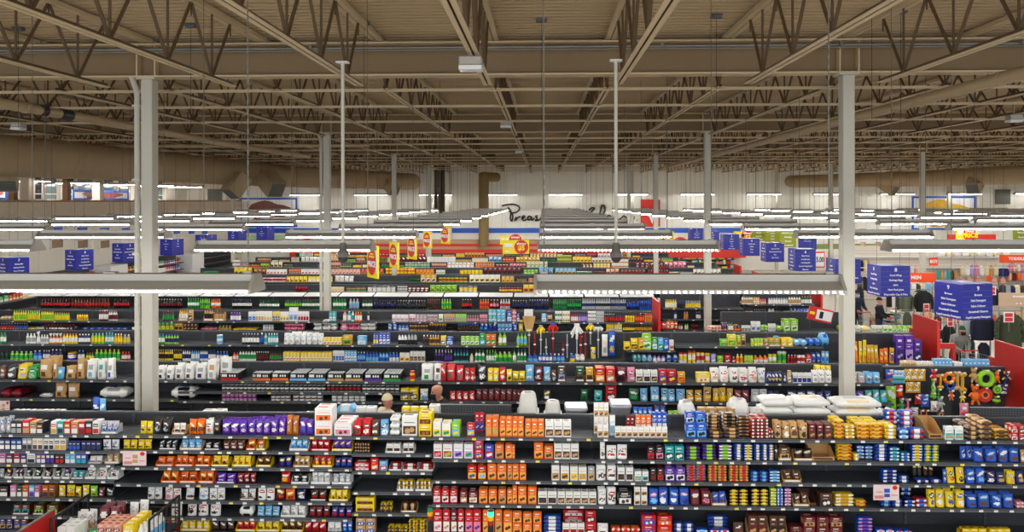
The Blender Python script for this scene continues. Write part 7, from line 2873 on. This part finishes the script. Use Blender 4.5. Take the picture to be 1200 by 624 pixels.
# red slanted board beside the bin
r = tag(empty('side_board', (-6.78, 9.85, 0)), 'red side board standing left of the promotion bin', 'board')
b = MB(); b.cbox(-.015, .015, -.6, .62, .02, .97, 0, .005); b.build('panel_board', M_ENDR, r)
b = MB(); b.box(-.02, .02, -.6, .62, .97, .985); b.build('edge_strip', M_GALV, r)
def lane_light(px, ytop, Y, lit, lab):
    x, z = world_at(px, ytop, Y)
    r = tag(empty('lane_light', (x, Y, 0)), lab, 'signal light')
    R = .034
    b = MB(); b.lathe([(.02, 0), (.02, z - .36)], 10); b.lathe([(.16, 0), (.16, .02), (.02, .05)], 14); b.build('pole', M_BLACK, r)
    b = MB(); b.lathe([(R * .8, z - .38), (R, z - .34), (R, z - .17)], 14); b.build('lamp_base', M_BLACK, r)
    for i, (nm, c, cl_) in enumerate((('red', 'a01418', 0), ('yellow', 'e8a800', 0), ('green', '0f8a58', 1))):
        b = MB(); z0 = z - .17 + i * .05
        b.lathe([(R, z0), (R * 1.03, z0 + .01), (R * 1.03, z0 + .04), (R, z0 + .049)], 14)
        m = mat('lens_' + nm, c, .25) if not (lit and cl_) else mat('lens_green_lit', '2cf08c', .3, emit=1.1)
        b.build('lens', m, r)['label'] = nm + ' lens'
    b = MB(); b.lathe([(R, z - .02), (R * .95, z - .005), (R * .5, z + .0), (.002, z + .002)], 14); b.build('cap', M_BLACK, r)
lane_light(504, 593, 9.4, False, 'stacked signal light with unlit lenses, in front of the narrow tray bay')
lane_light(575, 597.5, 8.6, True, 'stacked signal light with lit green lens, in front of the orange boxes')

# ------------------------------------------------------------------ shelving along the beige partition
XW = -22.55
r = tag(empty('wall_shelving', (XW, 40, 0)), 'dark shelving along the beige partition wall behind the left aisle signs', 'shelving')
for (ya, yb) in ((25.0, 37.6), (39.6, 46.6), (48.6, 55)):
    b = MB(); b.box(-.05, .0, ya - 40, yb - 40, .15, 2.0); b.build('back_panel', M_PANEL, r)
    for z in (.3, .7, 1.1, 1.5):
        b = MB(); b.box(0, .5, ya - 40, yb - 40, z - .03, z, 0); b.box(.5, .515, ya - 40, yb - 40, z - .05, z, 1); b.build('shelf', [M_SHELF, M_RAIL], r)
for i, y in enumerate((38.6, 47.6)):
    q = tag(empty('end_display', (XW + .5, y, 0)), '%s white end board at the beige partition shelving' % ordinal(i + 1), 'end board')
    b = MB(); b.cbox(-.48, .48, -.9, .9, 0.02, 1.0, 0, .01); b.build('lower_box', M_WHITE, q)
    b = MB(); b.cbox(-.45, .45, -.8, .8, 1.0, 1.98, 0, .01); b.build('upper_board', M_WHITE, q)
rs = random.Random(9)
pack_n = 0
for (ya, yb) in ((25.2, 37.4), (39.8, 46.4)):
    for lv, z in enumerate((1.1, 1.5)):
        y = ya
        while y < yb - .3:
            c = (rs.choice(['db', 'r', 'w', 'b', 'gd', 'br', 'g', 'p']), rs.choice(['w', 'r', 'y']), 'w'); w0 = rs.uniform(.2, .32); n = rs.randint(2, 4)
            for i in range(n):
                if y > yb - .3: break
                o = spawn('cr', w0, .1, rs.uniform(.24, .3), c, XW + .42, y + w0 / 2, z + .001, PI / 2, 'boxed_pack')
                pack_n += 1
                tag(o, '%s boxed pack, %s of the wall shelving along the beige partition' % (desc('cr', c, '').strip(), ordinal(pack_n)), 'pack', 'packs on the partition shelving'); y += w0 * 1.04
finish_labels()
